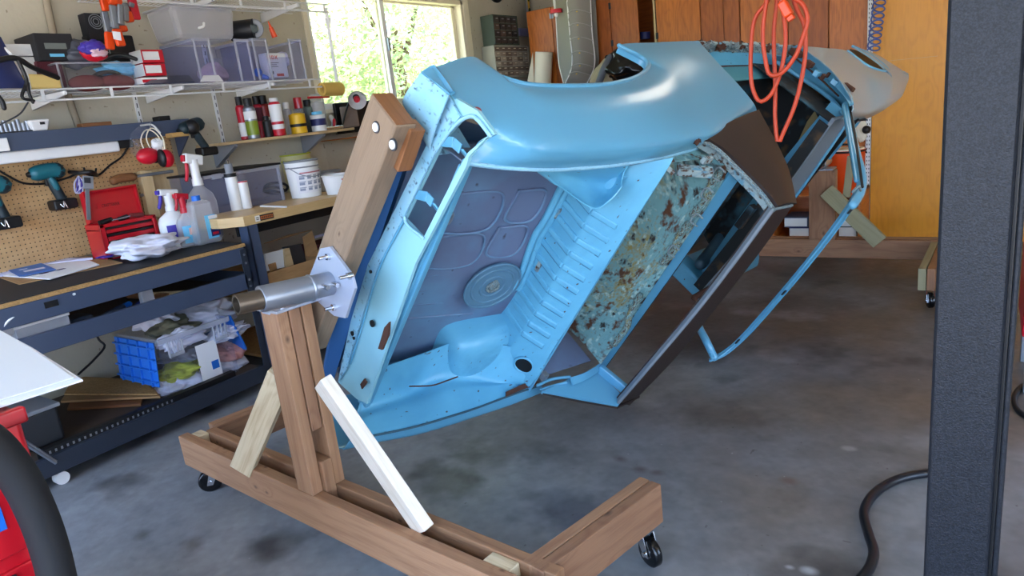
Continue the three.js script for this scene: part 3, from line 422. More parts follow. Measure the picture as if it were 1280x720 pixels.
// p = foot of the can, h its height, r its radius, colours of body, cap
function can(p, h, r, body, cap, label, { band, category = 'spray can', name = 'spray_can', capH = 0.2, group = 'cans and bottles on the small plywood shelf', neck = true } = {}) {
  return thing(name, label, category, group, (add) => {
    const b = h * (1 - capH);
    add('body', lathe([[0.001, 0], [r * 0.94, 0], [r, 0.006], [r, b * 0.93], [r * (neck ? 0.72 : 0.98), b], [0.001, b]], p), body);
    add('cap', lathe([[r * 0.7, b - 0.002], [r * 0.7, h - 0.004], [r * 0.62, h], [0.001, h]], p), cap);
    if (band) for (const [y0, y1, m] of band) add('label', lathe([[r + 0.0008, b * y0], [r + 0.0012, b * y0], [r + 0.0012, b * y1], [r + 0.0008, b * y1]], p), m);
  });
}
const foot = (p) => [p[0], PY, p[2]];
can(foot([-4.42, 1.521, -3.174]), 0.3, 0.033, M.redPlastic, M.black, 'red spray can with black cap at the left end of the plywood shelf', { band: [[0.1, 0.5, M.white]] });
can(foot([-4.33, 1.503, -3.178]), 0.28, 0.042, M.greySteel, M.black, 'grey and green spray can with black cap, second from the left', { band: [[0.12, 0.55, M.green], [0.6, 0.85, M.white]] });
can(foot([-4.45, 1.52, -3.34]), 0.3, 0.033, M.redPlastic, M.black, 'dark red spray can standing behind the green one', { band: [[0.5, 0.9, M.ragMaroon]] });
can(foot([-4.45, 1.515, -3.396]), 0.3, 0.045, mat(0x8d2020, 0.4), M.black, 'tall dark red can behind the red and white one', { band: [[0.5, 0.6, M.white]] });
can(foot([-4.34, 1.514, -3.312]), 0.15, 0.03, M.black, M.black, 'short black bottle between the green and the red cans', {});
can(foot([-4.31, 1.5, -3.385]), 0.27, 0.044, M.redPlastic, M.white, 'red and white can with white cap at the shelf front', { band: [[0.42, 0.92, M.white], [0.2, 0.34, M.white]], capH: 0.1 });
can(foot([-4.44, 1.532, -3.592]), 0.24, 0.034, M.frost, M.white, 'clear bottle with white cap behind the yellow tub', { name: 'clear_bottle', category: 'bottle' });
can(foot([-4.44, 1.534, -3.709]), 0.27, 0.046, M.smoky, M.red, 'glass jar with big red lid behind the yellow tub', { name: 'glass_jar', category: 'jar', capH: 0.3, neck: false });
can(foot([-4.33, 1.495, -3.585]), 0.15, 0.06, M.yellow, M.yellow, 'yellow tub with black streaks at the front of the plywood shelf', { name: 'yellow_tub', category: 'tub', capH: 0.04, neck: false, band: [[0.35, 0.5, M.black]] });
can(foot([-4.34, 1.489, -3.79]), 0.15, 0.058, M.white, M.paleBlue, 'white tub with light blue lid beside the yellow tub', { name: 'white_tub', category: 'tub', capH: 0.16, neck: false, band: [[0.35, 0.75, M.navy]] });
can(foot([-4.45, 1.551, -3.9]), 0.29, 0.06, M.frost, M.frost, 'clear jug behind the blue-lidded white tub', { name: 'clear_jug', category: 'jug' });
can(foot([-4.48, 1.54, -3.833]), 0.25, 0.04, M.greenGrey, M.black, 'dark bottle behind the red-lidded jar', { name: 'dark_bottle', category: 'bottle' });
solo('red_rod', cyl([-4.36, 1.754, -3.749], [-4.36, 1.75, -3.959], 0.009), M.redPlastic, 'thin red rod lying on top of the clear jug', 'rod');
solo('chrome_nozzle', cyl(plus(foot([-4.32, 1.508, -3.834]), [0, 0.014, 0]), plus(foot([-4.32, 1.506, -4.011]), [0, 0.014, 0]), 0.012, 0.014), M.chrome, 'small chrome nozzle lying on the right end of the plywood shelf', 'nozzle');
thing('glue_gun', 'small white tool with red grip at the right end of the plywood shelf', 'tool', undefined, (add) => { const p = foot([-4.38, 1.508, -3.963]); add('body', tube([plus(p, [0, 0.01, 0]), plus(p, [0, 0.06, -0.02]), plus(p, [0, 0.1, 0])], 0.018), M.white); add('grip', tube([plus(p, [0.02, 0.03, 0]), plus(p, [0.02, 0.075, -0.01])], 0.012), M.redPlastic); });
thing('twine_spool', 'yellow twine spool hanging at the end of the wire shelf', 'spool', undefined, (add) => { const a = [-4.2, 1.797, -3.755], b = [-4.2, 1.795, -3.949]; add('core', cyl(a, b, 0.03, 0.03), M.card); const r = []; for (let i = 0; i < 9; i++) { const p = mix3(a, b, (i + 0.5) / 9); r.push(new THREE.TorusGeometry(0.04, 0.012, 6, 22).applyMatrix4(basis([0, 0, 0], [0, 1, 0], [b[0] - a[0], b[1] - a[1], b[2] - a[2]])).translate(...p)); } add('winding', [cyl(a, b, 0.047, 0.047, 24), ...r], M.twine); add('hanger', wire(plus(mix3(a, b, 0.5), [0, 0.04, 0]), plus(mix3(a, b, 0.5), [0, 0.1, 0]), 0.003), M.greySteel); });
thing('clamp_lamp', 'black clamp lamp with white inside and red bulb under the window', 'lamp', undefined, (add) => {
  const c = [-4.3, 1.7, -4.204], d = V([0.72, -0.25, 0.62]).normalize().toArray(), b = plus(c, [-0.13 * d[0], -0.13 * d[1], -0.13 * d[2]]), n = 0.004;
  add('shade', lathe([[0.03, 0], [0.045, 0.012], [0.06, 0.05], [0.075, 0.12], [0.077, 0.12], [0.063, 0.05], [0.047, 0.01], [0.03, -0.004]], b, d, 30), M.blackGloss);
  add('lining', lathe([[0.028, 0.002], [0.043, 0.014], [0.058, 0.05], [0.0735, 0.118]], b, d, 30), M.white);
  add('bulb', ball(plus(b, [d[0] * 0.07, d[1] * 0.07, d[2] * 0.07]), 0.028), M.redPlastic);
  add('socket', cyl(plus(b, [-0.08 * d[0], -0.08 * d[1], -0.08 * d[2]]), b, 0.026, 0.032), M.black);
  add('arm', tube([plus(b, [-0.02, 0.03, 0]), plus(b, [-0.05, -0.02, 0.03]), [-4.36, 1.501, -4.038]], 0.008), M.black);
});
thing('tool_case', 'black open tool case on the orange board under the clamp lamp', 'case', undefined, (add) => { add('back', front([-4.5, 1.458, -4.131], [-4.5, 1.706, -4.724], 0.03, 0.01), M.black); add('liner', front([-4.435, 1.498, -4.134], [-4.435, 1.668, -4.318], 0.02, 0.02), mat(0x8a7a70, 0.7)); add('base', front([-4.36, 1.454, -4.054], [-4.36, 1.46, -4.523], 0.1, 0.008), M.black); });
solo('orange_board', front([-4.34, 1.417, -3.957], [-4.34, 1.411, -4.592], 0.2), M.ply, 'narrow orange wooden board under the black tool case', 'shelf');

// ---------------------------------------------------------------- bench shelf, lamp and pegboard
const PGX = -4.5, BX = -4.32;
const sh0 = [-4.32, 1.65, -2.706], sh1 = [-4.32, 1.575, -2.682];
thing('bench_shelf', 'blue-grey steel shelf above the pegboard', 'shelf', undefined, (add) => { const z0 = -0.7, z1 = sh0[2]; add('front_rail', box(BX - 0.02, sh1[1], z1, BX, sh0[1] + 0.02, z0, 0.003), M.steelBlue); add('deck', box(PGX, sh0[1] + 0.006, z1, BX - 0.02, sh0[1] + 0.02, z0, 0.002), M.steelBlue); add('bracket', plate([[PGX, sh1[1], z1 + 0.02], [BX - 0.03, sh1[1] + 0.02, z1 + 0.02], [BX - 0.03, sh1[1] - 0.02, z1 + 0.02], [PGX, sh1[1] - 0.14, z1 + 0.02]], 0.01), M.steelBlue); });
const SD = sh0[1] + 0.02;
thing('bench_light', 'long white fluorescent light under the steel shelf', 'lamp', undefined, (add) => { const a = [-4.36, 1.546, -2.246], y1 = sh1[1] + 0.004; add('housing', box(-4.44, y1 - 0.066, a[2], -4.36, y1, -0.75, 0.012), M.whitePlastic); add('end_cap', box(-4.43, y1 - 0.05, a[2] - 0.09, -4.37, y1, a[2], 0.006), M.black); });
solo('pegboard', [box(PGX - 0.006, 0.93, [-4.5, 1.338, -2.653][2], PGX, sh0[1] + 0.02, -0.6, 0.001, 2)], M.peg, 'brown perforated pegboard behind the workbench', 'pegboard');
solo('clamp_tab', front([-4.3, 1.579, -1.576], [-4.3, 1.647, -1.642], 0.03), M.whitePlastic, 'small white clip on the left end of the steel shelf', 'clip');
thing('socket_rail', 'dark socket set on a rail at the left of the steel shelf', 'tool set', undefined, (add) => { const a = [-4.36, 1.679, -1.617], b = [-4.36, 1.685, -1.788]; a[1] = b[1] = SD + 0.004; add('rail', beam(a, b, 0.05, 0.008, [0, 1, 0]), M.darkGrey); for (let i = 0; i < 8; i++) { const p = mix3(a, b, (i + 0.5) / 8); add('socket', cyl(p, plus(p, [0, 0.045 + 0.01 * (i % 3), 0]), 0.011, 0.011, 12), M.greySteel); } });
thing('white_dish', 'white plastic parts dish on the steel shelf', 'dish', undefined, (add) => { const p = [-4.36, 1.673, -1.825]; p[1] = SD; add('dish', bend(ctr([p[0], SD + 0.03, p[2]], 0.09, 0.06, 0.1, 0.012), ([x, y, z]) => { const t = (y - SD) / 0.06; return [p[0] + (x - p[0]) * (0.75 + 0.35 * t), y, p[2] + (z - p[2]) * (0.75 + 0.35 * t)]; }), M.white); add('slot', ctr([p[0] + 0.046, SD + 0.038, p[2] - 0.01], 0.006, 0.014, 0.024, 0.001), M.black); });
solo('wood_scrap', box(-4.42, SD, [-4.38, 1.678, -2.226][2], -4.35, SD + 0.022, [-4.38, 1.678, -2.056][2], 0.004), M.brownWood, 'brown wood scrap lying on the steel shelf', 'wood');
solo('black_bit_case', box(-4.44, SD, [-4.38, 1.683, -2.605][2], -4.36, SD + 0.03, [-4.38, 1.679, -2.529][2], 0.004), M.black, 'small black case on the right part of the steel shelf', 'case');
// cordless drill seen from its side: p = middle of the motor housing; built in a frame (along, up), plane x
function drill(name, c, s, tilt, mBody, mGrip, label, parts = {}) {
  return thing(name, label, 'drill', undefined, (add) => {
    const at = (a, b, x = 0) => { a *= parts.len ?? 0.7; const k = Math.cos(tilt), m = Math.sin(tilt); return [c[0] + x, c[1] + (a * m + b * k) * s, c[2] - (a * k - b * m) * s]; };
    add('motor_housing', tube([at(-0.02, 0), at(0.03, 0.002), at(0.085, 0), at(0.1, -0.004)], 0.034 * s, 14), mBody);
    add('rear_cap', ball(at(0.098, -0.003), 0.033 * s, 0.036 * s, 0.03 * s), mGrip);
    add('gear_nose', cyl(at(-0.05, 0), at(-0.015, 0), 0.018 * s, 0.032 * s), M.greySteel);
    add('chuck', cyl(at(-0.075, 0), at(-0.048, 0), 0.01 * s, 0.016 * s), M.black);
    add('handle', [tube([at(0.045, -0.03), at(0.055, -0.07), at(0.07, -0.115), at(0.075, -0.13)], 0.021 * s, 12)], mGrip);
    add('handle_inlay', tube([at(0.045, -0.035, 0.012 * s), at(0.052, -0.055, 0.014 * s), at(0.058, -0.075, 0.012 * s)], 0.014 * s, 10), mBody);
    add('trigger', ctr(at(0.022, -0.045), 0.018 * s, 0.032 * s, 0.018 * s, 0.005), M.black);
    add('battery', [ctr(at(0.07, -0.15), 0.075 * s, 0.045 * s, 0.1 * s, 0.012)], M.black); add('battery_band', ctr(at(0.075, -0.152), 0.074 * s, 0.018 * s, 0.07 * s, 0.008), mBody);
    if (parts.rack) add('belt_clip', tube([at(0.03, -0.135, 0.03 * s), at(0.045, -0.16, 0.045 * s), at(0.055, -0.135, 0.04 * s), at(0.065, -0.165, 0.042 * s)], 0.004, 6), M.chrome);
  });
}
drill('cordless_drill', [-4.44, 1.445, -1.807], 1.3, 0.05, M.teal, M.tealDark, 'teal and black impact driver hanging in the middle of the pegboard', { rack: 1 });
drill('cordless_drill', [-4.42, 1.418, -1.503], 1.4, -0.05, M.teal, M.tealDark, 'teal drill cut off by the left edge of the picture, on the pegboard', { rack: 1 });
drill('cordless_drill', [-4.26, 1.61, -2.637], 1.2, 0.25, M.tealDark, M.tealDark, 'dark drill hanging at the right end of the steel shelf', { len: 0.75 });
solo('tan_block', front([-4.24, 1.56, -2.519], [-4.24, 1.589, -2.636], 0.08, 0.006), mat(0xc29a5a, 0.6), 'tan block at the right end of the steel shelf beside the dark drill', 'block');
solo('black_ball', ball([-4.24, 1.612, -2.664], 0.045, 0.05, 0.045), M.black, 'round black cap above the tan drill at the end of the steel shelf', 'cap');
solo('power_cord', tube([[-4.47, 1.499, -1.61], [-4.46, 1.449, -1.655], [-4.46, 1.4, -1.721], [-4.47, 1.382, -1.845], [-4.46, 1.398, -1.954], [-4.46, 1.413, -2.016], [-4.46, 1.389, -2.121], [-4.46, 1.44, -2.211], [-4.46, 1.479, -2.29], [-4.44, 1.533, -2.333]], 0.006), M.black, 'black power cord crossing the pegboard behind the drills', 'cord');
thing('caliper', 'grey digital caliper hanging from a black holder on the pegboard', 'caliper', undefined, (add) => { add('beam', beam([-4.3, 1.388, -1.981], [-4.28, 1.151, -1.925], 0.006, 0.022, [0, 0, 1], 0.001), M.greySteel); add('head', beam([-4.295, 1.396, -1.989], [-4.29, 1.324, -1.971], 0.016, 0.055, [0, 0, 1], 0.004), M.grey); add('display', beam([-4.283, 1.388, -1.977], [-4.28, 1.357, -1.97], 0.004, 0.035, [0, 0, 1], 0.001), M.darkGrey); });
thing('pegboard_holder', 'black pronged holder on the pegboard above the caliper', 'holder', undefined, (add) => { add('bar', tube([[-4.46, 1.428, -1.971], [-4.36, 1.418, -1.981], [-4.32, 1.416, -2.02], [-4.45, 1.39, -2.112]], 0.012), M.black); for (const [a, b] of [[[-4.44, 1.408, -2.042], [-4.42, 1.441, -2.037]], [[-4.44, 1.396, -2.099], [-4.42, 1.428, -2.103]]]) add('prong', tube([a, b], 0.006), M.black); });
thing('zip_ties', 'bundle of violet zip ties hanging beside the caliper', 'ties', undefined, (add) => { for (let i = 0; i < 5; i++) add('loop', tube([[-4.45, 1.399, -2.008], plus([-4.44, 1.357, -1.97], [0, 0, -0.014 * i]), plus([-4.44, 1.306, -1.966], [0, 0.01 * i, -0.014 * i]), plus([-4.44, 1.305, -2.002], [0, 0, 0.01 * i]), [-4.45, 1.388, -2.019]], 0.004, 6), i % 2 ? M.violet : M.lilac); });
thing('ear_defenders', 'red ear defenders hanging by a wire band from the steel shelf', 'ear defenders', undefined, (add) => {
  const a = [-4.24, 1.467, -2.335], b = [-4.2, 1.439, -2.424];
  add('cup', ball(a, 0.045, 0.05, 0.07), M.redPlastic); add('cup', ball(b, 0.04, 0.055, 0.045), M.redPlastic);
  add('cushion', ball(plus(b, [0, 0.005, 0.03]), 0.04, 0.055, 0.022), M.black); add('cushion', ball(plus(a, [-0.02, 0, -0.05]), 0.035, 0.05, 0.022), M.black);
  add('headband', [tube([a, [-4.24, 1.56, -2.314], [-4.28, 1.623, -2.391], [-4.24, 1.588, -2.422], b], 0.004), tube([plus(a, [0, 0.02, -0.03]), [-4.24, 1.575, -2.352], [-4.28, 1.63, -2.424], [-4.22, 1.566, -2.441], plus(b, [0, 0.03, 0])], 0.004)], M.cream);
});
thing('safety_goggles', 'clear safety goggles hanging next to the red ear defenders', 'goggles', undefined, (add) => { add('lens', sheet([[[-4.24, 1.502, -2.235], [-4.2, 1.602, -2.244], [-4.26, 1.649, -2.347]], [[-4.2, 1.461, -2.247], [-4.16, 1.55, -2.268], [-4.22, 1.63, -2.37]]], 10, 8, 0.003), M.clear); add('strap', tube([[-4.28, 1.65, -2.358], [-4.3, 1.649, -2.44], [-4.24, 1.596, -2.444]], 0.006), M.white); });
solo('dust_mask', lump([-4.24, 1.526, -2.411], 0.03, 0.04, 0.04, 0.2, 2, 6), M.white, 'white dust mask between the red ear cups', 'mask');
solo('shelf_hook', wire([-4.3, 1.664, -2.433], [-4.3, 1.617, -2.421], 0.005), M.greySteel, 'small steel hook carrying the ear defenders', 'hook');

// ---------------------------------------------------------------- the blue workbench
const BT = 0.915, BF = -3.58, BR = -2.42;
thing('workbench', 'blue-grey steel workbench with black mat and chipboard edge', 'workbench', undefined, (add) => {
  add('worktop', box(PGX, BT - 0.02, BR, BF, BT, -0.5, 0.002), M.chip); add('mat', box(PGX, BT, BR + 0.01, BF - 0.012, BT + 0.004, -0.5, 0.001), M.matBlack);
  add('top_rail', box(BF - 0.04, BT - 0.115, BR + 0.01, BF - 0.004, BT - 0.02, -0.5, 0.004), M.steelBlue);
  add('drawer_rail', box(BF - 0.03, 0.645, BR + 0.03, BF, 0.74, -0.5, 0.004), M.steelBlue); add('middle_shelf', box(PGX, 0.655, BR + 0.03, BF - 0.03, 0.67, -0.5, 0), mat(0x4a3a2c, 0.8));
  add('lower_rail', box(BF - 0.03, 0.07, BR + 0.03, BF, 0.165, -0.5, 0.004), M.steelDark); add('lower_shelf', box(PGX, 0.13, BR + 0.03, BF - 0.03, 0.15, -0.5, 0), mat(0x4a3a2c, 0.8));
  for (const [x, z] of [[BF - 0.045, BR], [PGX, BR], [BF - 0.045, -0.62], [PGX, -0.62]]) { const l = add('leg', [box(x, 0, z, x + 0.045, BT - 0.03, z + 0.005, 0.001), box(x + 0.04, 0, z, x + 0.045, BT - 0.03, z + 0.045, 0.001)], M.steelDark); const bl = []; for (const y of [0.85, 0.8, 0.7, 0.66]) bl.push(cyl([x + 0.044, y, z + 0.022], [x + 0.05, y, z + 0.022], 0.007, 0.007, 10)); add('bolts', bl, M.greySteel, undefined, l); }
  for (const z of [BR + 0.02]) add('side_rail', [box(PGX, BT - 0.115, BR, BF - 0.04, BT - 0.03, BR + 0.004, 0.001), box(PGX, 0.645, BR, BF - 0.04, 0.74, BR + 0.004, 0.001)], M.steelDark);
  add('caster', [cyl([-3.64, 0.032, -1.2], [-3.6, 0.032, -1.2], 0.032, 0.032, 16)], M.whitePlastic); add('sticker_residue', front([-3.577, 0.847, -1.323], [-3.577, 0.876, -1.382], 0.003, 0), M.black); add('screw', cyl([-3.585, 0.877, -1.458], [-3.574, 0.88, -1.457], 0.006, 0.006, 10), M.white);
});
// open red tool chest
thing('tool_chest', 'red metal tool chest with open lid on the workbench', 'tool chest', undefined, (add) => {
  const x = -4.14, A = [-4.14, 0.936, -1.906], Bq = [-4.14, 0.921, -2.24], T = [-4.14, 1.123, -1.9], y0 = BT + 0.004, y1 = T[1], z0 = A[2], z1 = Bq[2], d = 0.17, w = z0 - z1;
  add('case', [box(x - d, y0, z1, x - 0.01, y0 + 0.01, z0, 0.002), box(x - d, y0, z1, x, y1, z1 + 0.008, 0.002), box(x - d, y0, z0 - 0.008, x, y1, z0, 0.002), box(x - d, y0, z1, x - d + 0.006, y1, z0, 0.002), box(x - d, y1 - 0.035, z1, x - 0.01, y1 - 0.03, z0, 0), box(x - 0.012, y0, z1, x, y0 + 0.022, z0, 0.003), box(x - 0.012, y1 - 0.02, z1, x, y1, z0, 0.003), box(x - 0.012, y0, z0 - 0.03, x, y1, z0, 0.003), box(x - 0.012, y0, z1, x, y1, z1 + 0.022, 0.003)], M.red);
  const H = y1 - y0 - 0.042; let y = y0 + 0.022;
  for (const f of [0.48, 0.27, 0.25]) { const dr = add('drawer', [box(x - 0.2, y + 0.004, z1 + 0.026, x - 0.004, y + H * f - 0.016, z0 - 0.034, 0.002)], M.red); add('pull', box(x - 0.016, y + H * f - 0.014, z1 + 0.026, x - 0.008, y + H * f - 0.002, z0 - 0.034, 0.001), M.black, undefined, dr); y += H * f; }
  const L0 = [x - d, y1, z0 + 0.0], top = [-4.46, 1.316, -2], tr = [-4.46, 1.303, -2.374];
  const lid = add('lid', plate([[x - d, y1, z0 - 0.03], [x - d, y1, z1], [x - d - 0.06, tr[1], z1 - 0.03], [x - d - 0.06, tr[1], z0 - 0.06]], 0.006), M.red);
  add('lid_flange', [beam([x - d, y1, z0 - 0.03], [x - d - 0.06, tr[1], z0 - 0.06], 0.012, 0.05, [1, 0, 0], 0.002), beam([x - d, y1, z1], [x - d - 0.06, tr[1], z1 - 0.03], 0.012, 0.05, [1, 0, 0], 0.002), beam([x - d - 0.045, tr[1], z0 - 0.06], [x - d - 0.045, tr[1], z1 - 0.03], 0.05, 0.01, [0, 1, 0], 0.002)], M.red, undefined, lid);
  const k = (t, f) => mix3([x - d + 0.006, y1, lerp(z0 - 0.03, z1, t)], [x - d - 0.054, tr[1], lerp(z0 - 0.06, z1 - 0.03, t)], f);
  add('lettering', print(k(0.2, 0.42), k(0.72, 0.42), k(0.2, 0.58), 0.003), coloured(TXT(512, 64, '#c01220', (c) => { c.fillStyle = '#3b0709'; c.font = 'bold 58px sans-serif'; c.textAlign = 'center'; c.fillText('CRAFTSMAN', 256, 54, 500); }), 0.35), undefined, lid);
  const tray = x - 0.1, sd = (a, b, m, r, lab) => add('screwdriver', tube([a, b], r, 10), m, lab);
});
{ const y = [-4.14, 1.119, -1.899][1], p = (px, py, x = -4.2) => { }; const z = (t) => lerp([-4.14, 0.936, -1.906][2], [-4.14, 0.921, -2.24][2], t);
  const sd = (x, t0, t1, t2, y0, m, l) => thing('screwdriver', l, 'screwdriver', 'screwdrivers in the open tool chest', (add) => { add('handle', cyl([x, y + y0, z(t0)], [x, y + y0 + 0.012, z(t1)], 0.017, 0.013, 10), m); add('shank', cyl([x, y + y0 + 0.008, z(t1)], [x - 0.02, y + y0, z(t2)], 0.004, 0.004, 8), M.greySteel); });
  sd(-4.17, 0.82, 0.6, 0.3, 0.012, M.discRed, 'screwdriver with dark red handle on top of the open tool chest'); sd(-4.2, 0.1, 0.32, 0.6, 0.008, M.black, 'screwdriver with black handle at the left of the open tool chest'); sd(-4.24, 0.5, 0.66, 0.9, 0.004, M.darkGrey, 'screwdriver with grey handle at the back of the open tool chest'); }
thing('woodworking_vise', 'pale wooden hand-screw vise standing behind the tool chest', 'vise', undefined, (add) => {
  add('jaw', beam([-4.4, 1.376, -2.375], [-4.36, 1.086, -2.343], 0.05, 0.075, [0, 0, 1], 0.004), M.paleWood); add('jaw', front([-4.44, 0.98, -2.405], [-4.44, 1.377, -2.621], 0.04, 0.004), M.paleWood);
  add('screw', [cyl([-4.38, 1.353, -2.282], [-4.36, 1.352, -2.539], 0.01, 0.01, 12), cyl([-4.38, 1.235, -2.308], [-4.38, 1.216, -2.517], 0.01, 0.01, 12)], M.greySteel);
  add('handle', tube([[-4.38, 1.345, -2.166], [-4.38, 1.354, -2.208], [-4.38, 1.353, -2.287]], 0.026, 12), M.brownWood);
});
// spray bottles on the end of the bench
const bf = (px, x) => { const a = px; return [a[0], BT + 0.004, a[2]]; };
function sprayBottle(p, h, r, body, head, trig, label, lab, turn = 0) {
  return thing('spray_bottle', label, 'spray bottle', 'spray bottles on the right end of the workbench', (add, o) => {
    const b = h * 0.62;
    const g = lathe([[0.001, 0], [r * 0.92, 0], [r, 0.012], [r, b * 0.68], [r * 0.85, b * 0.82], [r * 0.36, b * 0.96], [r * 0.3, b], [0.001, b]], [0, 0, 0], [0, 1, 0], 28); g.scale(0.72, 1, 1.1).translate(...p); add('bottle', g, body);
    add('collar', cyl(plus(p, [0, b - 0.004, 0]), plus(p, [0, b + h * 0.07, 0]), r * 0.38, r * 0.36, 18), head);
    add('spray_head', [beam(plus(p, [0, h * 0.88, -r * 0.7]), plus(p, [0, h * 0.93, r * 0.65]), r * 0.5, h * 0.11, [0, 1, 0], 0.008), cyl(plus(p, [0, b + h * 0.05, 0]), plus(p, [0, h * 0.9, 0]), r * 0.3, r * 0.34, 14)], head);
    add('trigger', tube([plus(p, [0, h * 0.86, r * 0.55]), plus(p, [0, h * 0.78, r * 0.62]), plus(p, [0, h * 0.69, r * 0.8])], r * 0.13, 8), trig);
    add('nozzle', beam(plus(p, [0, h * 0.925, r * 0.62]), plus(p, [0, h * 0.93, r * 0.8]), r * 0.4, h * 0.07, [0, 1, 0], 0.004), trig);
    if (lab) { const sd = []; for (let i = 0; i <= 10; i++) { const a = -0.9 + 1.9 * i / 10; sd.push([Math.cos(a) * r * 0.725, Math.sin(a) * r * 1.107]); } add('label', gridShell([sd.map(([x, z]) => plus(p, [x, b * 0.62, -z])), sd.map(([x, z]) => plus(p, [x, b * 0.12, -z]))].map((q) => q), 0.001), lab[0]); add('label_print', gridShell([sd.slice(lab[2], lab[3]).map(([x, z]) => plus(p, [x * 1.012, b * lab[4], -z * 1.012])), sd.slice(lab[2], lab[3]).map(([x, z]) => plus(p, [x * 1.012, b * lab[5], -z * 1.012]))], 0.001), lab[1]); }
  });
}
sprayBottle(bf([-4.04, 0.972, -2.287]), 0.36, 0.085, M.whitePlastic, M.whitePlastic, M.violet, 'white spray bottle with purple trigger and purple label, left of the group', [M.violet, M.ragYellow, 3, 8, 0.28, 0.16]);
sprayBottle(bf([-4.05, 0.931, -2.5]), 0.55, 0.085, M.frost, M.whitePlastic, M.redPlastic, 'tallest clear spray bottle with white head and red trigger', null);
sprayBottle(bf([-3.93, 0.969, -2.302]), 0.33, 0.06, M.frost, M.redPlastic, M.redPlastic, 'small clear spray bottle with red head at the front', [M.paleBlue, mat(0xe8b8a8, 0.6), 3, 8, 0.55, 0.35]);
thing('cleaner_jug', 'square translucent jug of cleaner with blue and white label', 'jug', undefined, (add) => { const p = bf([-3.9, 0.949, -2.374]), h = 0.26, w = 0.075; add('jug', bend(ctr([p[0], p[1] + h / 2, p[2]], 0.12, h, w * 2.3, 0.02), ([x, y, z]) => { const t = clamp((y - p[1] - h * 0.72) / (h * 0.28)), f = 1 - 0.45 * t * t; return [p[0] + (x - p[0]) * f, y, p[2] + (z - p[2]) * f]; }), M.frost); add('cap', cyl(plus(p, [0, h, 0]), plus(p, [0, h + 0.03, 0]), 0.025), M.blue); add('label', box(p[0] + 0.059, p[1] + 0.03, p[2] - 0.06, p[0] + 0.063, p[1] + 0.17, p[2] + 0.01, 0.001), M.paleBlue); add('label', box(p[0] + 0.062, p[1] + 0.04, p[2] - 0.07, p[0] + 0.065, p[1] + 0.09, p[2] - 0.012, 0.001), M.navy); add('label_band', box(p[0] + 0.062, p[1] + 0.05, p[2] - 0.06, p[0] + 0.066, p[1] + 0.065, p[2] - 0.02, 0.001), M.redPlastic); add('label_top', box(p[0] + 0.062, p[1] + 0.145, p[2] - 0.07, p[0] + 0.065, p[1] + 0.165, p[2] - 0.012, 0.001), M.white); });
// rag and papers
solo('white_rag', bend(lump(plus([-3.86, 0.987, -1.991], [0, 0, 0]), 0.16, 0.055, 0.19, 0.6, 2.2, 14, 60), ([x, y, z]) => [x, Math.max(y, BT + 0.005), z]), M.rag, 'crumpled white rag on the workbench before the tool chest', 'rag');
const flat = (name, pts, y, t, m, l, c) => solo(name, plate(pts.map((p) => [p[0], y, p[2]]), t, [], [0, 1, 0]), m, l, c);
flat('paper_sheet', [[-3.895, 0.92, -2.118], [-4.028, 0.92, -2.528], [-4.201, 0.92, -2.595], [-4.475, 0.92, -2.534], [-4.39, 0.92, -2.438]], BT + 0.005, 0.004, M.paper, 'white folded papers lying under the spray bottles', 'paper');
solo('dark_tool', tube([[-4.118, 0.93, -2.013], [-4.083, 0.93, -2.119], [-3.988, 0.93, -2.17]], 0.006), M.navy, 'dark pen-like tool under the edge of the white rag', 'tool');
flat('cardboard_sheet', [[-5.043, 0.92, -1.563], [-4.009, 0.92, -1.399], [-3.902, 0.92, -1.867], [-4.453, 0.92, -1.98]], BT + 0.005, 0.004, M.card, 'tan cardboard sheet lying under the papers on the workbench', 'cardboard');
solo('envelope', plate([[-4.774, 0.925, -1.434], [-4.644, 0.95, -1.834], [-4.281, 0.96, -1.89], [-4.452, 0.925, -1.72], [-4.42, 0.925, -1.473]], 0.012, [], [0, 1, 0]), M.lilac, 'white envelope at the back of the workbench against the pegboard', 'paper');
const form = flat('form_sheet', [[-4.399, 0.93, -1.474], [-3.885, 0.93, -1.492], [-3.976, 0.93, -1.78], [-4.219, 0.93, -1.844], [-4.562, 0.93, -1.725]], BT + 0.012, 0.006, M.paper, 'white printed form with blue edge on the workbench', 'paper');
solo('flyer', print([-4.15, 0.94, -1.459], [-4.103, 0.94, -1.618], [-4.562, 0.94, -1.553], 0.002), coloured(TXT(256, 96, '#2f74c8', (c) => { c.fillStyle = '#dfe8ff'; c.font = 'bold 34px sans-serif'; c.fillRect(60, 30, 60, 8); c.fillRect(70, 50, 150, 16); })), 'bright blue flyer on top of the papers on the workbench', 'flyer');
for (const [a, b, l] of [[[-4.135, 0.94, -1.544], [-4.112, 0.94, -1.582], 'left'], [[-4.133, 0.94, -1.631], [-4.124, 0.94, -1.667], 'right']]) onto(form, solo('printed_stamp', box(a[0], BT + 0.018, b[2], a[0] + 0.03, BT + 0.0195, a[2], 0), mat(0x5c4a6a, 0.8), l + ' purple printed stamp on the white form', 'print'), 'purple print');
thing('key_ring', 'bunch of silver keys on the cardboard at the bench edge', 'keys', undefined, (add) => { const p = [-4.09, 0.93, -1.897]; for (let i = 0; i < 5; i++) add('key', ctr(plus(p, [rnd(-0.05, 0.05), rnd(0, 0.03), rnd(-0.05, 0.05)]), 0.03, 0.008, 0.05, 0.003), i % 2 ? M.greySteel : M.violet); });
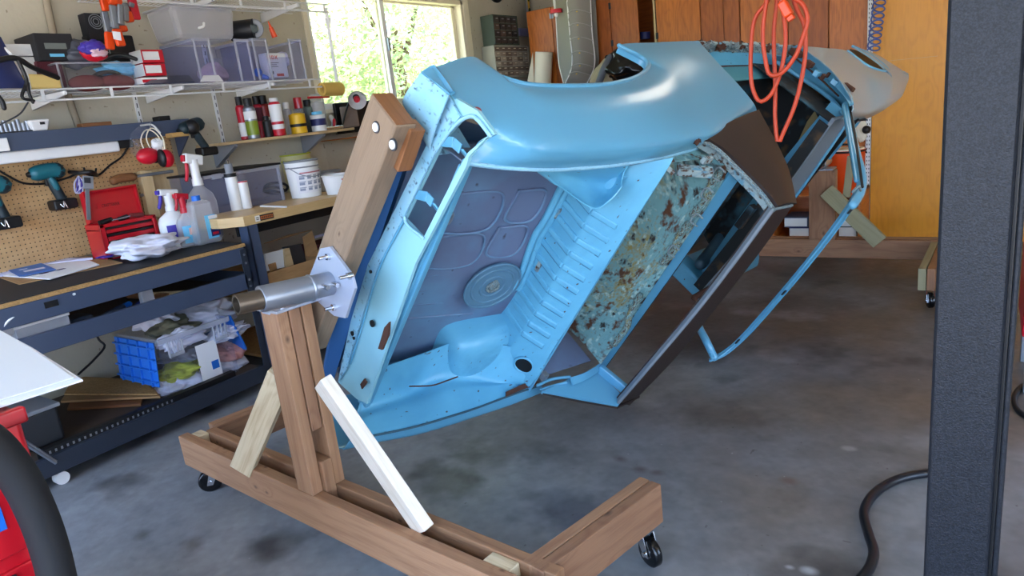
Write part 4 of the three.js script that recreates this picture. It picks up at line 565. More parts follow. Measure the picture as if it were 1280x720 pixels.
// middle shelf of the bench
const MS = 0.672;
thing('parts_tray', 'clear open tray with a folded cloth on the middle bench shelf', 'tray', undefined, (add) => { const a = [-3.66, 0.832, -1.202], b = [-3.66, 0.816, -1.432], z0 = a[2], z1 = b[2], x = -3.64, y1 = 0.79; add('tray', [box(x - 0.22, MS, z1, x, MS + 0.004, z0, 0), box(x - 0.004, MS, z1, x, y1, z0, 0.001), box(x - 0.22, MS, z1, x - 0.216, y1, z0, 0.001), box(x - 0.22, MS, z0 - 0.004, x, y1, z0, 0.001), box(x - 0.22, MS, z1, x, y1, z1 + 0.004, 0.001)], M.frost); add('rim', [box(x - 0.006, y1 - 0.012, z1 - 0.006, x + 0.006, y1, z0 + 0.006, 0.002), box(x - 0.22, y1 - 0.012, z1 - 0.006, x, y1, z1 + 0.006, 0.002), box(x - 0.22, y1 - 0.012, z0 - 0.006, x, y1, z0 + 0.006, 0.002)], M.whitePlastic); });
solo('folded_cloth', plate([[-3.72, 0.811, -1.328], [-3.72, 0.813, -1.428], [-3.78, 0.827, -1.435], [-3.78, 0.836, -1.366]], 0.05), M.rag, 'folded white cloth in the clear tray under the bench top', 'cloth');
solo('white_tape_roll', cyl([-3.66, 0.834, -1.171], [-3.62, 0.8, -1.192], 0.06, 0.06), M.whitePlastic, 'white roll on the middle bench shelf at the left picture edge', 'roll');
thing('hand_plane', 'dark hand tool with chrome screws on the middle bench shelf', 'tool', undefined, (add) => { add('body', box(-3.82, MS, [-3.7, 0.79, -1.564][2], -3.68, MS + 0.07, [-3.7, 0.789, -1.457][2], 0.015), M.steelDark); for (const p of [[-3.67, 0.789, -1.504], [-3.67, 0.792, -1.523]]) add('screw', ball(p, 0.01), M.chrome); });
for (const [a, b, m, l] of [[[-3.7, 0.775, -1.584], [-3.72, 0.78, -1.725], M.steelDark, 'dark wrench leaning on the middle bench shelf'], [[-3.74, 0.78, -1.644], [-3.76, 0.784, -1.78], M.blue, 'blue-handled pliers on the middle bench shelf'], [[-3.72, 0.758, -1.783], [-3.72, 0.76, -1.84], M.navy, 'blue tool roll on the middle bench shelf']]) solo('hand_tool', tube([[a[0], MS + 0.03, a[2]], [b[0], MS + 0.05, b[2]]], 0.016), m, l, 'tool');
solo('plastic_tab', box(-3.66, MS, [-3.66, 0.787, -1.849][2], -3.62, 0.8, [-3.66, 0.779, -1.786][2], 0.004), M.frost, 'small clear plastic box on the middle bench shelf', 'box');
solo('wood_dowel', [cyl([-3.9, MS + 0.03, [-3.8, 0.779, -1.966][2]], [-3.64, MS + 0.03, [-3.64, 0.761, -2.062][2]], 0.024, 0.024, 16)], M.paleWood, 'pale wooden dowel on the middle bench shelf, nearer the front', 'dowel');
solo('wood_dowel', [cyl([-4.1, MS + 0.03, [-3.9, 0.778, -1.952][2]], [-3.75, MS + 0.03, [-3.7, 0.791, -1.991][2]], 0.02, 0.02, 16)], M.brownWood, 'brown wooden dowel on the middle bench shelf, behind the pale one', 'dowel');
solo('bench_cable', tube([[-4.48, 0.516, -1.881], [-4.45, 0.416, -1.879], [-4.43, 0.377, -1.893], [-4.43, 0.316, -1.816], [-4.43, 0.26, -1.709]], 0.007), M.black, 'black cable hanging against the wall under the bench', 'cable');
// lower shelf of the bench: rag tote, cardboard, dark bin, steel angles
thing('rag_tote', 'clear tote with open blue lids on the lower bench shelf', 'tote', undefined, (add) => {
  const A = [-3.7, 0.176, -1.843], Bq = [-3.7, 0.128, -2.281], x = -3.7, y0 = 0.152, y1 = 0.5, z0 = A[2], z1 = Bq[2], d = 0.42, t = 0.004;
  add('wall', [box(x - t, y0, z1, x, y1, z0, 0.001), box(x - d, y0, z1, x - d + t, y1, z0, 0.001), box(x - d, y0, z0 - t, x, y1, z0, 0.001), box(x - d, y0, z1, x, y1, z1 + t, 0.001), box(x - d, y0, z1, x, y0 + t, z0, 0)], M.clear);
  add('rim', [box(x - 0.004, y1 - 0.03, z1, x + 0.012, y1, z0, 0.003), box(x - d, y1 - 0.03, z0 - 0.004, x, y1, z0 + 0.012, 0.003), box(x - d, y1 - 0.03, z1 - 0.012, x, y1, z1 + 0.004, 0.003)], M.frost);
  add('handle', [lerp(z0, z1, 0.2), lerp(z0, z1, 0.84)].map((z) => [box(x, y1 - 0.12, z - 0.045, x + 0.014, y1 - 0.1, z + 0.045, 0.003), ...[-0.04, -0.012, 0.012, 0.04].map((k) => box(x, y1 - 0.12, z + k - 0.005, x + 0.012, y1 - 0.02, z + k + 0.005, 0.002))]), M.frost);
  const ribs = []; const l1 = add('lid_flap', [beam([x - d / 2, y1 - 0.01, z0 + 0.02], [x - d / 2, y1 - 0.26, z0 + 0.045], d, 0.006, [0, 0, 1], 0.002)], M.blue);
  for (let i = 0; i < 4; i++) { const a = mix3([x - d / 2, y1 - 0.01, z0 + 0.026], [x - d / 2, y1 - 0.26, z0 + 0.051], (i + 0.5) / 4); ribs.push(box(a[0] - d / 2, a[1] - 0.004, a[2] - 0.006, a[0] + d / 2, a[1] + 0.004, a[2] + 0.012, 0.001)); const bx = x - d + d * (i + 0.5) / 4; ribs.push(beam([bx, y1 - 0.01, z0 + 0.028], [bx, y1 - 0.26, z0 + 0.053], 0.01, 0.014, [0, 0, 1], 0.001)); }
  add('rib', ribs, M.blue, undefined, l1);
  add('lid_flap', [beam([x - d / 2, y1 - 0.01, z1 - 0.02], [x - d / 2, y1 - 0.24, z1 - 0.08], d, 0.008, [0, 0, 1], 0.002), beam([x - 0.03, y1 - 0.01, z1 - 0.026], [x - 0.03, y1 - 0.24, z1 - 0.086], 0.03, 0.02, [0, 0, 1], 0.002)], M.blue);
  const lz = lerp(z0, z1, 0.46); add('label', box(x, y0 + 0.02, lz - 0.13, x + 0.002, y0 + 0.24, lz, 0), M.paper); add('label_print', box(x + 0.001, y0 + 0.07, lz - 0.12, x + 0.003, y0 + 0.12, lz - 0.075, 0), M.blue);
});
{ const c = (px, py) => px; const cloth = (p, rx, ry, rz, m, l, sd) => solo('rag', lump(p, rx, ry, rz, 0.55, 2.4, sd, 56), m, l, 'rag', 'rags in the tote under the bench');
  cloth([-3.94, 0.481, -2.285], 0.13, 0.09, 0.17, M.rag, 'large white rag heaped at the back of the rag tote', 1);
  cloth([-3.88, 0.492, -2.032], 0.14, 0.06, 0.12, M.ragOlive, 'olive green rag on top of the rag tote', 2);
  cloth([-4, 0.525, -2.021], 0.14, 0.07, 0.1, M.rag, 'white rag heaped at the left of the rag tote', 23);
  cloth([-3.74, 0.452, -1.988], 0.045, 0.06, 0.13, M.rag, 'white rag hanging over the front left rim of the rag tote', 3);
  cloth([-3.76, 0.39, -2.297], 0.07, 0.045, 0.14, M.rag, 'white rag hanging over the front right rim of the rag tote', 4);
  cloth([-3.84, 0.248, -2.008], 0.11, 0.05, 0.12, M.ragYellow, 'yellow-green rag seen through the tote wall', 5);
  cloth([-3.84, 0.245, -2.316], 0.11, 0.06, 0.1, M.ragPink, 'salmon pink rag seen through the right of the tote', 6);
  cloth([-3.86, 0.332, -2.071], 0.12, 0.06, 0.12, M.ragGrey, 'grey rag seen through the tote wall above the yellow one', 7);
  cloth([-3.85, 0.167, -2.004], 0.12, 0.06, 0.13, M.rag, 'white rag at the lower left inside the rag tote', 8);
  cloth([-3.85, 0.148, -2.288], 0.12, 0.07, 0.12, M.rag, 'white rag at the lower right inside the rag tote', 9); }
solo('cardboard_flat', plate([[-4.358, 0.2, -1.581], [-3.743, 0.2, -1.794], [-4.081, 0.2, -1.896], [-4.645, 0.2, -1.763]].map((p) => [p[0], 0.19, p[2]]), 0.008, [], [0, 1, 0]), M.chip, 'grey board on top of the flat stack on the lower bench shelf', 'board');
solo('cardboard_flat', plate([[-4.297, 0.18, -1.532], [-3.73, 0.18, -1.801], [-3.964, 0.18, -1.885], [-4.505, 0.18, -1.676]].map((p) => [p[0], 0.172, p[2]]), 0.012, [], [0, 1, 0]), M.card, 'tan cardboard at the middle of the flat stack on the lower bench shelf', 'cardboard');
solo('cardboard_flat', plate([[-4.178, 0.16, -1.509], [-3.785, 0.16, -1.716], [-3.916, 0.16, -1.806], [-4.344, 0.16, -1.608]].map((p) => [p[0], 0.153, p[2]]), 0.012, [], [0, 1, 0]), M.brownWood, 'dark bottom board of the flat stack on the lower bench shelf', 'board');
thing('dark_bin', 'dark grey bin on the lower bench shelf behind the white paper', 'bin', undefined, (add) => { add('body', box(-4.2, 0.152, [-3.75, 0.32, -1.322][2], -3.76, 0.34, -1.0, 0.02), M.darkGrey); add('rim', box(-4.21, 0.33, [-3.75, 0.32, -1.322][2] - 0.01, -3.75, 0.35, -0.99, 0.005), M.grey); });
thing('steel_angle', 'slotted black steel angle bar lying on the front of the lower shelf', 'steel bar', undefined, (add) => { const a = [-3.64, 0.233, -1.133], b = [-3.64, 0.166, -2.204], h = []; a[1] = b[1] = 0.19; add('bar', [beam(a, b, 0.04, 0.004, [0, 1, 0], 0.001), beam(plus(a, [0.02, -0.018, 0]), plus(b, [0.02, -0.018, 0]), 0.004, 0.04, [0, 1, 0], 0.001)], M.black); for (let i = 1; i < 26; i++) { const p = mix3(a, b, i / 40); h.push(ctr(plus(p, [0.0215, -0.018, 0]), 0.003, 0.014, 0.009, 0)); } add('slots', h, M.grey); });

solo('steel_rod', [cyl([-3.57, 0.316, -1.073], [-3.57, 0.135, -1.183], 0.007, 0.007, 10), cyl([-3.568, 0.293, -1.073], [-3.568, 0.128, -1.18], 0.007, 0.007, 10)], M.greySteel, 'pair of thin steel rods sticking out below the white paper', 'rod');

// ---------------------------------------------------------------- maple bench and what stands on it
const T2 = 1.06, F2 = -3.62;
const mapleBench = thing('maple_bench', 'maple-topped bench with blue steel legs beside the workbench', 'workbench', undefined, (add) => {
  const z0 = -2.45, z1 = -4.5, c = [-3.859, 1.06, -2.461];
  add('worktop', plate([[F2, T2, z0 - 0.02], [F2, T2, z1], [WX + 0.02, T2, z1], [WX + 0.02, T2, z0 + 0.06], [F2 - 0.14, T2, z0 + 0.06]], -0.055, [], [0, 1, 0], 0.002), M.maple);
  for (const [x, z] of [[F2 - 0.11, z0 - 0.06], [WX + 0.06, z0 - 0.06], [F2 - 0.11, z1 + 0.04], [WX + 0.06, z1 + 0.04]]) add('leg', [box(x, 0, z, x + 0.09, T2 - 0.056, z + 0.01, 0.002), box(x + 0.08, 0, z - 0.06, x + 0.09, T2 - 0.056, z + 0.01, 0.002)], M.steelBlue);
  add('apron', box(F2 - 0.16, T2 - 0.13, z1 + 0.02, F2 - 0.14, T2 - 0.056, z0 - 0.06, 0.002), M.black); add('lower_shelf', box(WX + 0.05, 0.52, z1, F2 - 0.05, 0.54, z0 - 0.1, 0.002), M.chip); add('bottom_shelf', box(WX + 0.05, 0.12, z1, F2 - 0.05, 0.14, z0 - 0.1, 0.002), M.chip);
});
{ const a = [-3.618, 1.008, -2.548], b = [-3.618, 1.002, -2.681], h = 0.032; onto(mapleBench, solo('bench_badge', print([F2 + 0.001, T2 - 0.045, a[2]], [F2 + 0.001, T2 - 0.045, b[2]], [F2 + 0.001, T2 - 0.01, a[2]], 0.002), coloured(TXT(256, 80, '#2a211c', (c) => { c.fillStyle = '#e8e2da'; c.fillRect(0, 0, 64, 80); c.fillStyle = '#2a211c'; c.fillRect(14, 22, 36, 10); c.fillRect(14, 46, 36, 10); c.fillStyle = '#d8763a'; c.fillRect(74, 18, 172, 44); c.fillStyle = '#2a211c'; for (let i = 0; i < 9; i++) c.fillRect(84 + i * 18, 26, 11, 28); })), 'small black and orange maker badge on the front edge of the maple bench', 'badge'), 'black and orange maker badge'); }
const f2 = (p) => [p[0], T2 + 0.001, p[2]];
const can2 = { group: 'aerosol cans on the maple bench' };
can(f2([-4.022, 1.06, -2.716]), 0.3, 0.037, M.whitePlastic, M.grey, 'tall white spray can with grey cap on the maple bench', { ...can2, capH: 0.2, neck: false, band: [[0.9, 1.0, M.black]] });
can(f2([-3.999, 1.06, -2.773]), 0.25, 0.034, M.whitePlastic, M.clear, 'white spray can with clear cap on the maple bench', { ...can2, capH: 0.28, neck: false, band: [[0.96, 1.0, M.redPlastic]] });
thing('lidded_bin', 'clear storage bin with black lid on the maple bench', 'bin', undefined, (add) => {
  const A = [-4.05, 1.117, -2.545], Bq = [-4.05, 1.072, -3.12], x = -4.05, y0 = T2 + 0.001, y1 = [-4.05, 1.306, -3.155][1], z0 = A[2], z1 = Bq[2], d = 0.4, t = 0.004;
  add('wall', [box(x - t, y0, z1, x, y1, z0, 0.001), box(x - d, y0, z1, x - d + t, y1, z0, 0.001), box(x - d, y0, z0 - t, x, y1, z0, 0.001), box(x - d, y0, z1, x, y1, z1 + t, 0.001), box(x - d, y0, z1, x, y0 + t, z0, 0)], M.smoky);
  add('corner', [box(x - 0.01, y0, z1 - 0.002, x + 0.004, y1, z1 + 0.02, 0.004)], M.frost); add('rim', box(x - 0.004, y1 - 0.02, z1, x + 0.01, y1, z0, 0.002), M.frost); add('lid', box(x - d - 0.01, y1, z1 - 0.012, x + 0.014, y1 + 0.014, z0 + 0.012, 0.004), M.black); add('latch', box(x, y1 - 0.03, z0 - 0.12, x + 0.014, y1 + 0.005, z0 - 0.05, 0.003), M.frost);
});
solo('white_cloth', lump(f2([-4.632, 1.06, -3.344]).map((v, i) => (i === 1 ? T2 + 0.07 : i === 0 ? v - 0.06 : v)), 0.07, 0.06, 0.08, 0.4, 2.4, 31), M.rag, 'white cloth inside the black-lidded bin', 'cloth');
solo('coiled_hose', [0, 1, 2].map((k) => new THREE.TorusGeometry(0.055 + 0.012 * k, 0.009, 8, 26).rotateX(1.2).rotateZ(0.2 * k).translate(-4.16, T2 + 0.06 + 0.012 * k, [-4.16, 1.121, -3.108][2] - 0.02 * k)), M.darkGrey, 'dark coiled hose inside the black-lidded bin', 'hose');
solo('glue_stick', cyl(f2([-3.928, 1.06, -2.826]).map((v, i) => v + (i === 1 ? 0.006 : 0)), f2([-3.597, 1.06, -2.769]).map((v, i) => v + (i === 1 ? 0.006 : 0)), 0.006), M.white, 'thin white stick lying on the front of the maple bench', 'stick');
function pail(p, h, r0, r1, body, lid, label, lab) {
  return thing('pail', label, 'pail', undefined, (add) => {
    add('body', lathe([[0.001, 0], [r0, 0], [r0 + 0.003, 0.006], [r1, h], [r1 - 0.005, h], [r0 - 0.004, 0.008], [0.001, 0.008]], p, [0, 1, 0], 34), body);
    add('rim', [new THREE.TorusGeometry(r1, 0.006, 8, 34).rotateX(Math.PI / 2).translate(p[0], p[1] + h, p[2]), new THREE.TorusGeometry(lerp(r0, r1, 0.84), 0.005, 8, 34).rotateX(Math.PI / 2).translate(p[0], p[1] + h * 0.84, p[2])], lid);
    if (lab) add('label', lab(p), M.paper);
    add('handle', tube([-1, -0.5, 0, 0.5, 1].map((k) => [p[0] + r1 * Math.cos(k * 1.5) * 1.06, p[1] + h * (0.86 - 0.3 * (1 - k * k)), p[2] + r1 * Math.sin(k * 1.5) * 1.06]), 0.003, 6), M.greySteel);
  });
}
{ const wrapLabel = (r0, r1, h, y0, y1, a0, a1) => (p) => { const row = (y) => { const o = []; for (let i = 0; i <= 14; i++) { const a = lerp(a0, a1, i / 14), r = lerp(r0, r1, y) + 0.004; o.push([p[0] + r * Math.cos(a), p[1] + h * y, p[2] - r * Math.sin(a)]); } return o; }; return gridShell([row(y1), row(y0)], 0.001); };
  const P1 = f2([-3.968, 1.06, -3.247]); const bigPail = pail(P1, 0.25, 0.1, 0.115, M.whitePlastic, M.grey, 'large white bucket with printed label on the maple bench', null);
  const lab = TXT(512, 256, '#e9e7ea', (c) => { c.fillStyle = '#b86a70'; c.fillRect(40, 16, 430, 14); c.fillStyle = '#8d93a6'; for (let i = 0; i < 5; i++) for (let j = 0; j < 3; j++) { c.fillRect(30 + i * 96, 54 + j * 66, 70, 10); c.fillRect(30 + i * 96, 68 + j * 66, 58, 28); } });
  onto(bigPail, solo('bucket_label', wrapUV(wrapLabel(0.1, 0.115, 0.25, 0.14, 0.74, -1.15, 1.5)(P1), 15), coloured(lab), 'printed paper label around the large white bucket', 'label'), 'printed paper label');
  pail(plus(f2([-4.63, 1.06, -3.659]), [0.1, 0, 0]), 0.28, 0.11, 0.12, mat(0xcfc88a, 0.5), M.ragYellow, 'pale yellow bucket behind the large white bucket', null);
  const P2 = f2([-3.755, 1.06, -3.353]); thing('spackle_tub', 'low white tub with red and grey print beside the large white bucket', 'tub', undefined, (add) => { add('body', lathe([[0.001, 0], [0.078, 0], [0.08, 0.004], [0.098, 0.13], [0.09, 0.13], [0.074, 0.008], [0.001, 0.008]], P2, [0, 1, 0], 34), M.whitePlastic); add('rim', new THREE.TorusGeometry(0.098, 0.006, 8, 34).rotateX(Math.PI / 2).translate(P2[0], P2[1] + 0.13, P2[2]), M.white); add('label', wrapUV(wrapLabel(0.08, 0.098, 0.13, 0.12, 0.85, -0.4, 1.5)(P2), 15), coloured(TXT(256, 128, '#e8e6e6', (c) => { c.fillStyle = '#b85a60'; c.fillRect(0, 6, 256, 14); c.fillStyle = '#333a44'; c.font = 'bold 30px serif'; c.fillText('COUNTRY', 92, 62, 150); c.strokeStyle = '#b03a3a'; c.lineWidth = 9; c.beginPath(); c.arc(160, 60, 44, 0.3, 2.6); c.stroke(); c.fillStyle = '#999'; c.fillRect(20, 60, 40, 40); }))); });
  pail(f2([-4.081, 1.06, -3.557]), 0.14, 0.1, 0.105, M.frost, M.grey, 'stacked clear tubs behind the low white tub', null);
  can(f2([-4.329, 1.06, -4.114]), 0.2, 0.05, M.whitePlastic, M.white, 'white jar beside the timber beam on the maple bench', { name: 'white_jar', category: 'jar', group: undefined, neck: false, capH: 0.15 }); }
function wrapUV(g, n) { const p = g.attributes.position; g.computeBoundingBox(); const b = g.boundingBox, uv = new Float32Array(p.count * 2), A = []; const cx = (b.min.x + b.max.x) / 2; const c = b.getCenter(new THREE.Vector3()); for (let i = 0; i < p.count; i++) { uv[2 * i] = 1 - (p.getZ(i) - b.min.z) / (b.max.z - b.min.z); uv[2 * i + 1] = (p.getY(i) - b.min.y) / (b.max.y - b.min.y); } g.setAttribute('uv', new THREE.BufferAttribute(uv, 2)); return g; }
// under the maple bench: an open cardboard box with odds and ends
thing('cardboard_box', 'open cardboard box with raised flap under the maple bench', 'box', undefined, (add) => {
  const x = -3.72, a = [-3.72, 0.623, -2.608], b = [-3.72, 0.59, -3.067], y0 = 0.542, y1 = a[1] + 0.05, z0 = a[2], z1 = b[2];
  add('side', [box(x - 0.006, y0, z1, x, y1, z0, 0.001), box(x - 0.5, y0, z0 - 0.006, x, y1, z0, 0.001), box(x - 0.5, y0, z1, x, y1, z1 + 0.006, 0.001), box(x - 0.5, y0, z1, x - 0.494, y1, z0, 0.001)], M.card);
  add('flap', plate([[-3.95, 0.798, -3.128], [-3.95, 0.824, -3.22], [-3.85, 0.642, -3.164], [-3.85, 0.604, -3.04]], 0.005), M.card); add('flap', plate([[-4, 0.814, -2.846], [-4, 0.823, -3.062], [-3.95, 0.83, -3.221], [-3.98, 0.811, -2.962]], 0.005), M.card);
});
solo('white_picture_frame', [plate([[-3.86, 0.657, -2.697], [-3.86, 0.648, -2.862], [-3.88, 0.763, -2.885], [-3.88, 0.766, -2.732]], 0.03)], M.white, 'small white box with a line drawing inside the cardboard box', 'box');
solo('small_brown_box', ctr([-3.84, 0.676, -2.756], 0.02, 0.05, 0.06), M.card, 'small brown carton before the white box in the cardboard box', 'box');
solo('wood_offcut', plate([[-3.86, 0.632, -2.838], [-3.86, 0.637, -2.906], [-3.88, 0.762, -2.911], [-3.88, 0.766, -2.873]], 0.05), M.paleWood, 'pale wood offcut beside the white box in the cardboard box', 'wood');
solo('dark_folder', plate([[-3.9, 0.634, -2.937], [-3.9, 0.626, -3.06], [-3.92, 0.762, -3.059], [-3.92, 0.771, -2.919]], 0.03), M.darkGrey, 'dark folder standing in the cardboard box', 'folder');
thing('long_carton', 'dark red carton with a white and red end label under the maple bench', 'carton', undefined, (add) => { add('carton', front([-4.1, 0.6, -3.311], [-4.1, 0.683, -3.718], 0.2), M.ragMaroon); add('label', front([-4.098, 0.736, -3.356], [-4.098, 0.755, -3.494], 0.004, 0), M.lilac); add('label', front([-4.097, 0.72, -3.485], [-4.097, 0.752, -3.54], 0.004, 0), M.redPlastic); });

// ---------------------------------------------------------------- back wall: cabinets and what hangs on them
const CZ = -6.88;
function cabinet(name, label, px0, px1, y0, y1, m, doors, open = []) {
  return thing(name, label, 'cabinet', 'orange plywood cabinets along the back wall', (add) => {
    const t = 0.018, zb = BZ + 0.01, zf = CZ - 0.02;
    add('carcass', [box(px0, y0, zb, px0 + t, y1, zf, 0.001), box(px1 - t, y0, zb, px1, y1, zf, 0.001), box(px0, y0, zb, px1, y0 + t, zf, 0.001), box(px0, y1 - t, zb, px1, y1, zf, 0.001), box(px0, y0, zb, px1, y1, zb + 0.01, 0)], M.plyDark);
    add('shelf', box(px0 + t, lerp(y0, y1, 0.45), zb, px1 - t, lerp(y0, y1, 0.45) + t, zf - 0.02, 0.001), M.plyDark);
    doors.forEach(([a, b, hinge], i) => { const d = add('door', box(a + 0.003, y0 + 0.004, zf + 0.001, b - 0.003, y1 - 0.004, CZ, 0.003, 1), i % 2 ? M.plyDark : m); for (const y of [y0 + 0.1, y1 - 0.12, (y0 + y1) / 2 - 0.1]) add('hinge', box(hinge ? b - 0.027 : a + 0.003, y, CZ - 0.004, hinge ? b - 0.003 : a + 0.027, y + 0.06, CZ + 0.004, 0.002), M.greySteel, undefined, d); });
  });
}
const cx = [[-4.261, 2.122, -6.88][0], [-3.948, 2.079, -6.88][0], [-3.263, 2.063, -6.88][0], [-2.96, 2.096, -6.88][0], [-2.775, 2.069, -6.88][0], [-2.334, 2.003, -6.88][0], [-2.114, 1.97, -6.88][0], [-1.966, 1.948, -6.88][0], [-1.543, 1.885, -6.88][0], [-1.209, 1.836, -6.88][0], [-0.905, 1.791, -6.88][0]];
const upperBottom = [-3.12, 1.942, -6.88][1];
cabinet('tall_cabinet', 'tall orange plywood cabinet in the left corner behind the grey hanging bag', cx[0], cx[2] - 0.004, 0.1, 2.5, M.ply, [[cx[0], cx[1], 1], [cx[1], cx[2] - 0.006, 0]]);
thing('open_cabinet', 'orange upper cabinet with a narrow open dark gap above the blue fender', 'cabinet', 'orange plywood cabinets along the back wall', (add) => {
  const y0 = upperBottom, y1 = 2.5, zb = BZ + 0.01, zf = CZ - 0.02, t = 0.018;
  add('carcass', [box(cx[2], y0, zb, cx[2] + t, y1, zf, 0), box(cx[5] - t, y0, zb, cx[5], y1, zf, 0), box(cx[2], y0, zb, cx[5], y0 + t, zf, 0), box(cx[2], y1 - t, zb, cx[5], y1, zf, 0), box(cx[2], y0, zb, cx[5], y1, zb + 0.01, 0)], M.plyDark);
  for (const [a, b, m] of [[cx[2], cx[3], M.plyDark], [cx[4], cx[5], M.ply]]) { const d = add('door', box(a + 0.003, y0 - 0.01, zf + 0.001, b - 0.003, y1 - 0.004, CZ, 0.003, 1), m); for (const y of [y0 + 0.06, y0 + 0.42]) add('hinge', box(a - 0.012, y, CZ - 0.004, a + 0.014, y + 0.06, CZ + 0.006, 0.002), M.darkGrey, undefined, d); }
  add('inner_divider', box(cx[4] - 0.035, y0, zb + 0.2, cx[4] - 0.015, y1, zf, 0), M.paleWood);
});
solo('blue_jar', cyl([-2.977, 2.033, -7.05], [-2.972, 2.102, -7.05], 0.055, 0.055), M.navy, 'dark blue jar inside the open gap of the upper cabinet', 'jar');
cabinet('tall_cabinet', 'orange plywood cabinet with narrow doors in the middle of the back wall', cx[5] + 0.004, cx[7], 0.1, 2.5, M.plyDark, [[cx[5] + 0.004, cx[6], 0], [cx[6], cx[7], 0]]);
cabinet('tall_cabinet', 'orange plywood cabinet behind the hanging orange cord', cx[7] + 0.004, cx[9], 0.1, 2.5, M.ply, [[cx[7] + 0.004, cx[8], 0], [cx[8], cx[9], 1]]);
thing('oak_panel', 'upright orange oak panel next to the white slotted strip', 'panel', undefined, (add) => add('panel', box(cx[9] + 0.006, 0.55, CZ - 0.05, cx[10], 2.5, CZ, 0.002, 1), M.ply));
struct('wall_panel', box(cx[10] + 0.05, 0, BZ, 2.2, 2.6, CZ + 0.04, 0.003, 1), M.plyGold);
onto(scene.getObjectByName('wall_panel'), solo('panel_scratch', beam([-0.727, 1.535, -6.835], [-0.384, 1.528, -6.835], 0.002, 0.008, [0, 0, 1], 0), M.paleWood, 'pale horizontal scratch across the golden plywood wall', 'scratch'), 'pale scratch');
thing('slotted_strip', 'tall white slotted metal strip beside the golden plywood wall', 'strip', undefined, (add) => { const a = cx[10] + 0.004, w = 0.042, s = []; add('strip', box(a, 0.2, CZ - 0.02, a + w, 2.6, CZ + 0.03, 0.002), M.white); for (let y = 0.25; y < 2.5; y += 0.035) for (const k of [0.3, 0.7]) s.push(box(a + w * k - 0.003, y, CZ + 0.029, a + w * k + 0.003, y + 0.014, CZ + 0.0315, 0)); add('slots', s, M.darkGrey); });
solo('air_hose', tube(Array.from({ length: 74 }, (_, i) => { const t = i / 73, p = mix3([-0.772, 2.144, -6.7], [-0.826, 1.612, -6.7], t), a = i * 0.92; return plus(p, [0.045 * Math.cos(a) - 0.01, 0.03 * Math.sin(a), 0.045 * Math.sin(a)]); }), 0.0065, 8, 360), phys(0x4a63a8, 0.35), 'blue coiled air hose hanging before the golden plywood wall', 'hose');
thing('wall_clock', 'round black-rimmed clock at the top edge above the parts cabinets', 'clock', undefined, (add) => { const c = [-4.54, 2.791, -6.747]; add('rim', new THREE.TorusGeometry(0.14, 0.02, 10, 40).rotateY(Math.PI / 2).translate(...c), M.black); add('face', cyl(plus(c, [-0.015, 0, 0]), plus(c, [0.004, 0, 0]), 0.14, 0.14, 40), M.white); add('hand', [beam(c.map((v, i) => v + (i === 0 ? 0.008 : 0)), plus(c, [0.008, -0.07, 0.03]), 0.008, 0.002, [1, 0, 0], 0), beam(plus(c, [0.008, 0, 0]), plus(c, [0.008, 0.09, -0.03]), 0.006, 0.002, [1, 0, 0], 0)], M.black); });
function partsCabinet(p, q, depth, body, drawerM, cols, rows, label, pulls) {
  thing('parts_cabinet', label, 'parts cabinet', undefined, (add) => {
    const x = p[0], z0 = Math.max(p[2], q[2]), z1 = Math.min(p[2], q[2]), y0 = Math.min(p[1], q[1]), y1 = Math.max(p[1], q[1]), m = 0.012;
    add('shell', [box(x - depth, y0, z1, x - 0.02, y1, z0, 0.003), box(x - 0.02, y0, z1, x, y0 + m, z0, 0.001), box(x - 0.02, y1 - m, z1, x, y1, z0, 0.001), box(x - 0.02, y0, z1, x, y1, z1 + m, 0.001), box(x - 0.02, y0, z0 - m, x, y1, z0, 0.001)], body);
    const w = (z0 - z1 - 2 * m) / cols, h = (y1 - y0 - 2 * m) / rows, g = new RoundedBoxGeometry(0.02, h * 0.84, w * 0.84, 1, 0.002), hg = new THREE.BoxGeometry(0.012, h * 0.14, w * 0.3);
    for (let i = 0; i < cols; i++) for (let j = 0; j < rows; j++) { const d = add('drawer', g, drawerM[(i * 3 + j * 5 + i * j) % drawerM.length]); d.position.set(x - 0.012, y0 + m + h * (j + 0.5), z1 + m + w * (i + 0.5)); const k = add('pull', hg, pulls, undefined, d); k.position.set(0.014, h * 0.12, 0); }
  });
}
partsCabinet([-4.38, 2.168, -6.399], [-4.38, 2.474, -6.872], 0.16, mat(0x4b5a4f, 0.5), [mat(0x3a3634, 0.4), mat(0x5a4a44, 0.4), mat(0x2c2c30, 0.4)], 4, 4, 'dark green parts cabinet with black drawers below the clock', M.grey);
partsCabinet([-4.38, 1.834, -6.361], [-4.38, 2.165, -7.042], 0.16, mat(0xa9aa9c, 0.6), [mat(0xa09382, 0.4), mat(0x75665a, 0.4), mat(0x8f8174, 0.4), mat(0xb0a696, 0.4)], 6, 6, 'beige parts cabinet with many small drawers below the dark green one', M.cream);
thing('spirit_level', 'yellow spirit level hanging upright beside the parts cabinets', 'level', undefined, (add) => { const a = [-4.5, 2.858, -7.316], b = [-4.5, 2.388, -7.311]; add('frame', beam(a, b, 0.03, 0.06, [0, 0, 1], 0.003), M.greySteel); add('body', beam(plus(a, [0.014, 0, 0]), plus(b, [0.014, 0, 0]), 0.012, 0.036, [0, 0, 1], 0.002), M.yellow); for (const t of [0.35, 0.62]) add('vial', ball(plus(mix3(a, b, t), [0.02, 0, 0]), 0.012, 0.03, 0.02), mat(0x4b4a12, 0.2)); });
solo('lavender_tray', front([-4.42, 2.281, -6.96], [-4.42, 2.359, -7.354], 0.08, 0.004), mat(0x8f8fc0, 0.5), 'small lavender tray sticking out beside the dark green parts cabinet', 'tray');
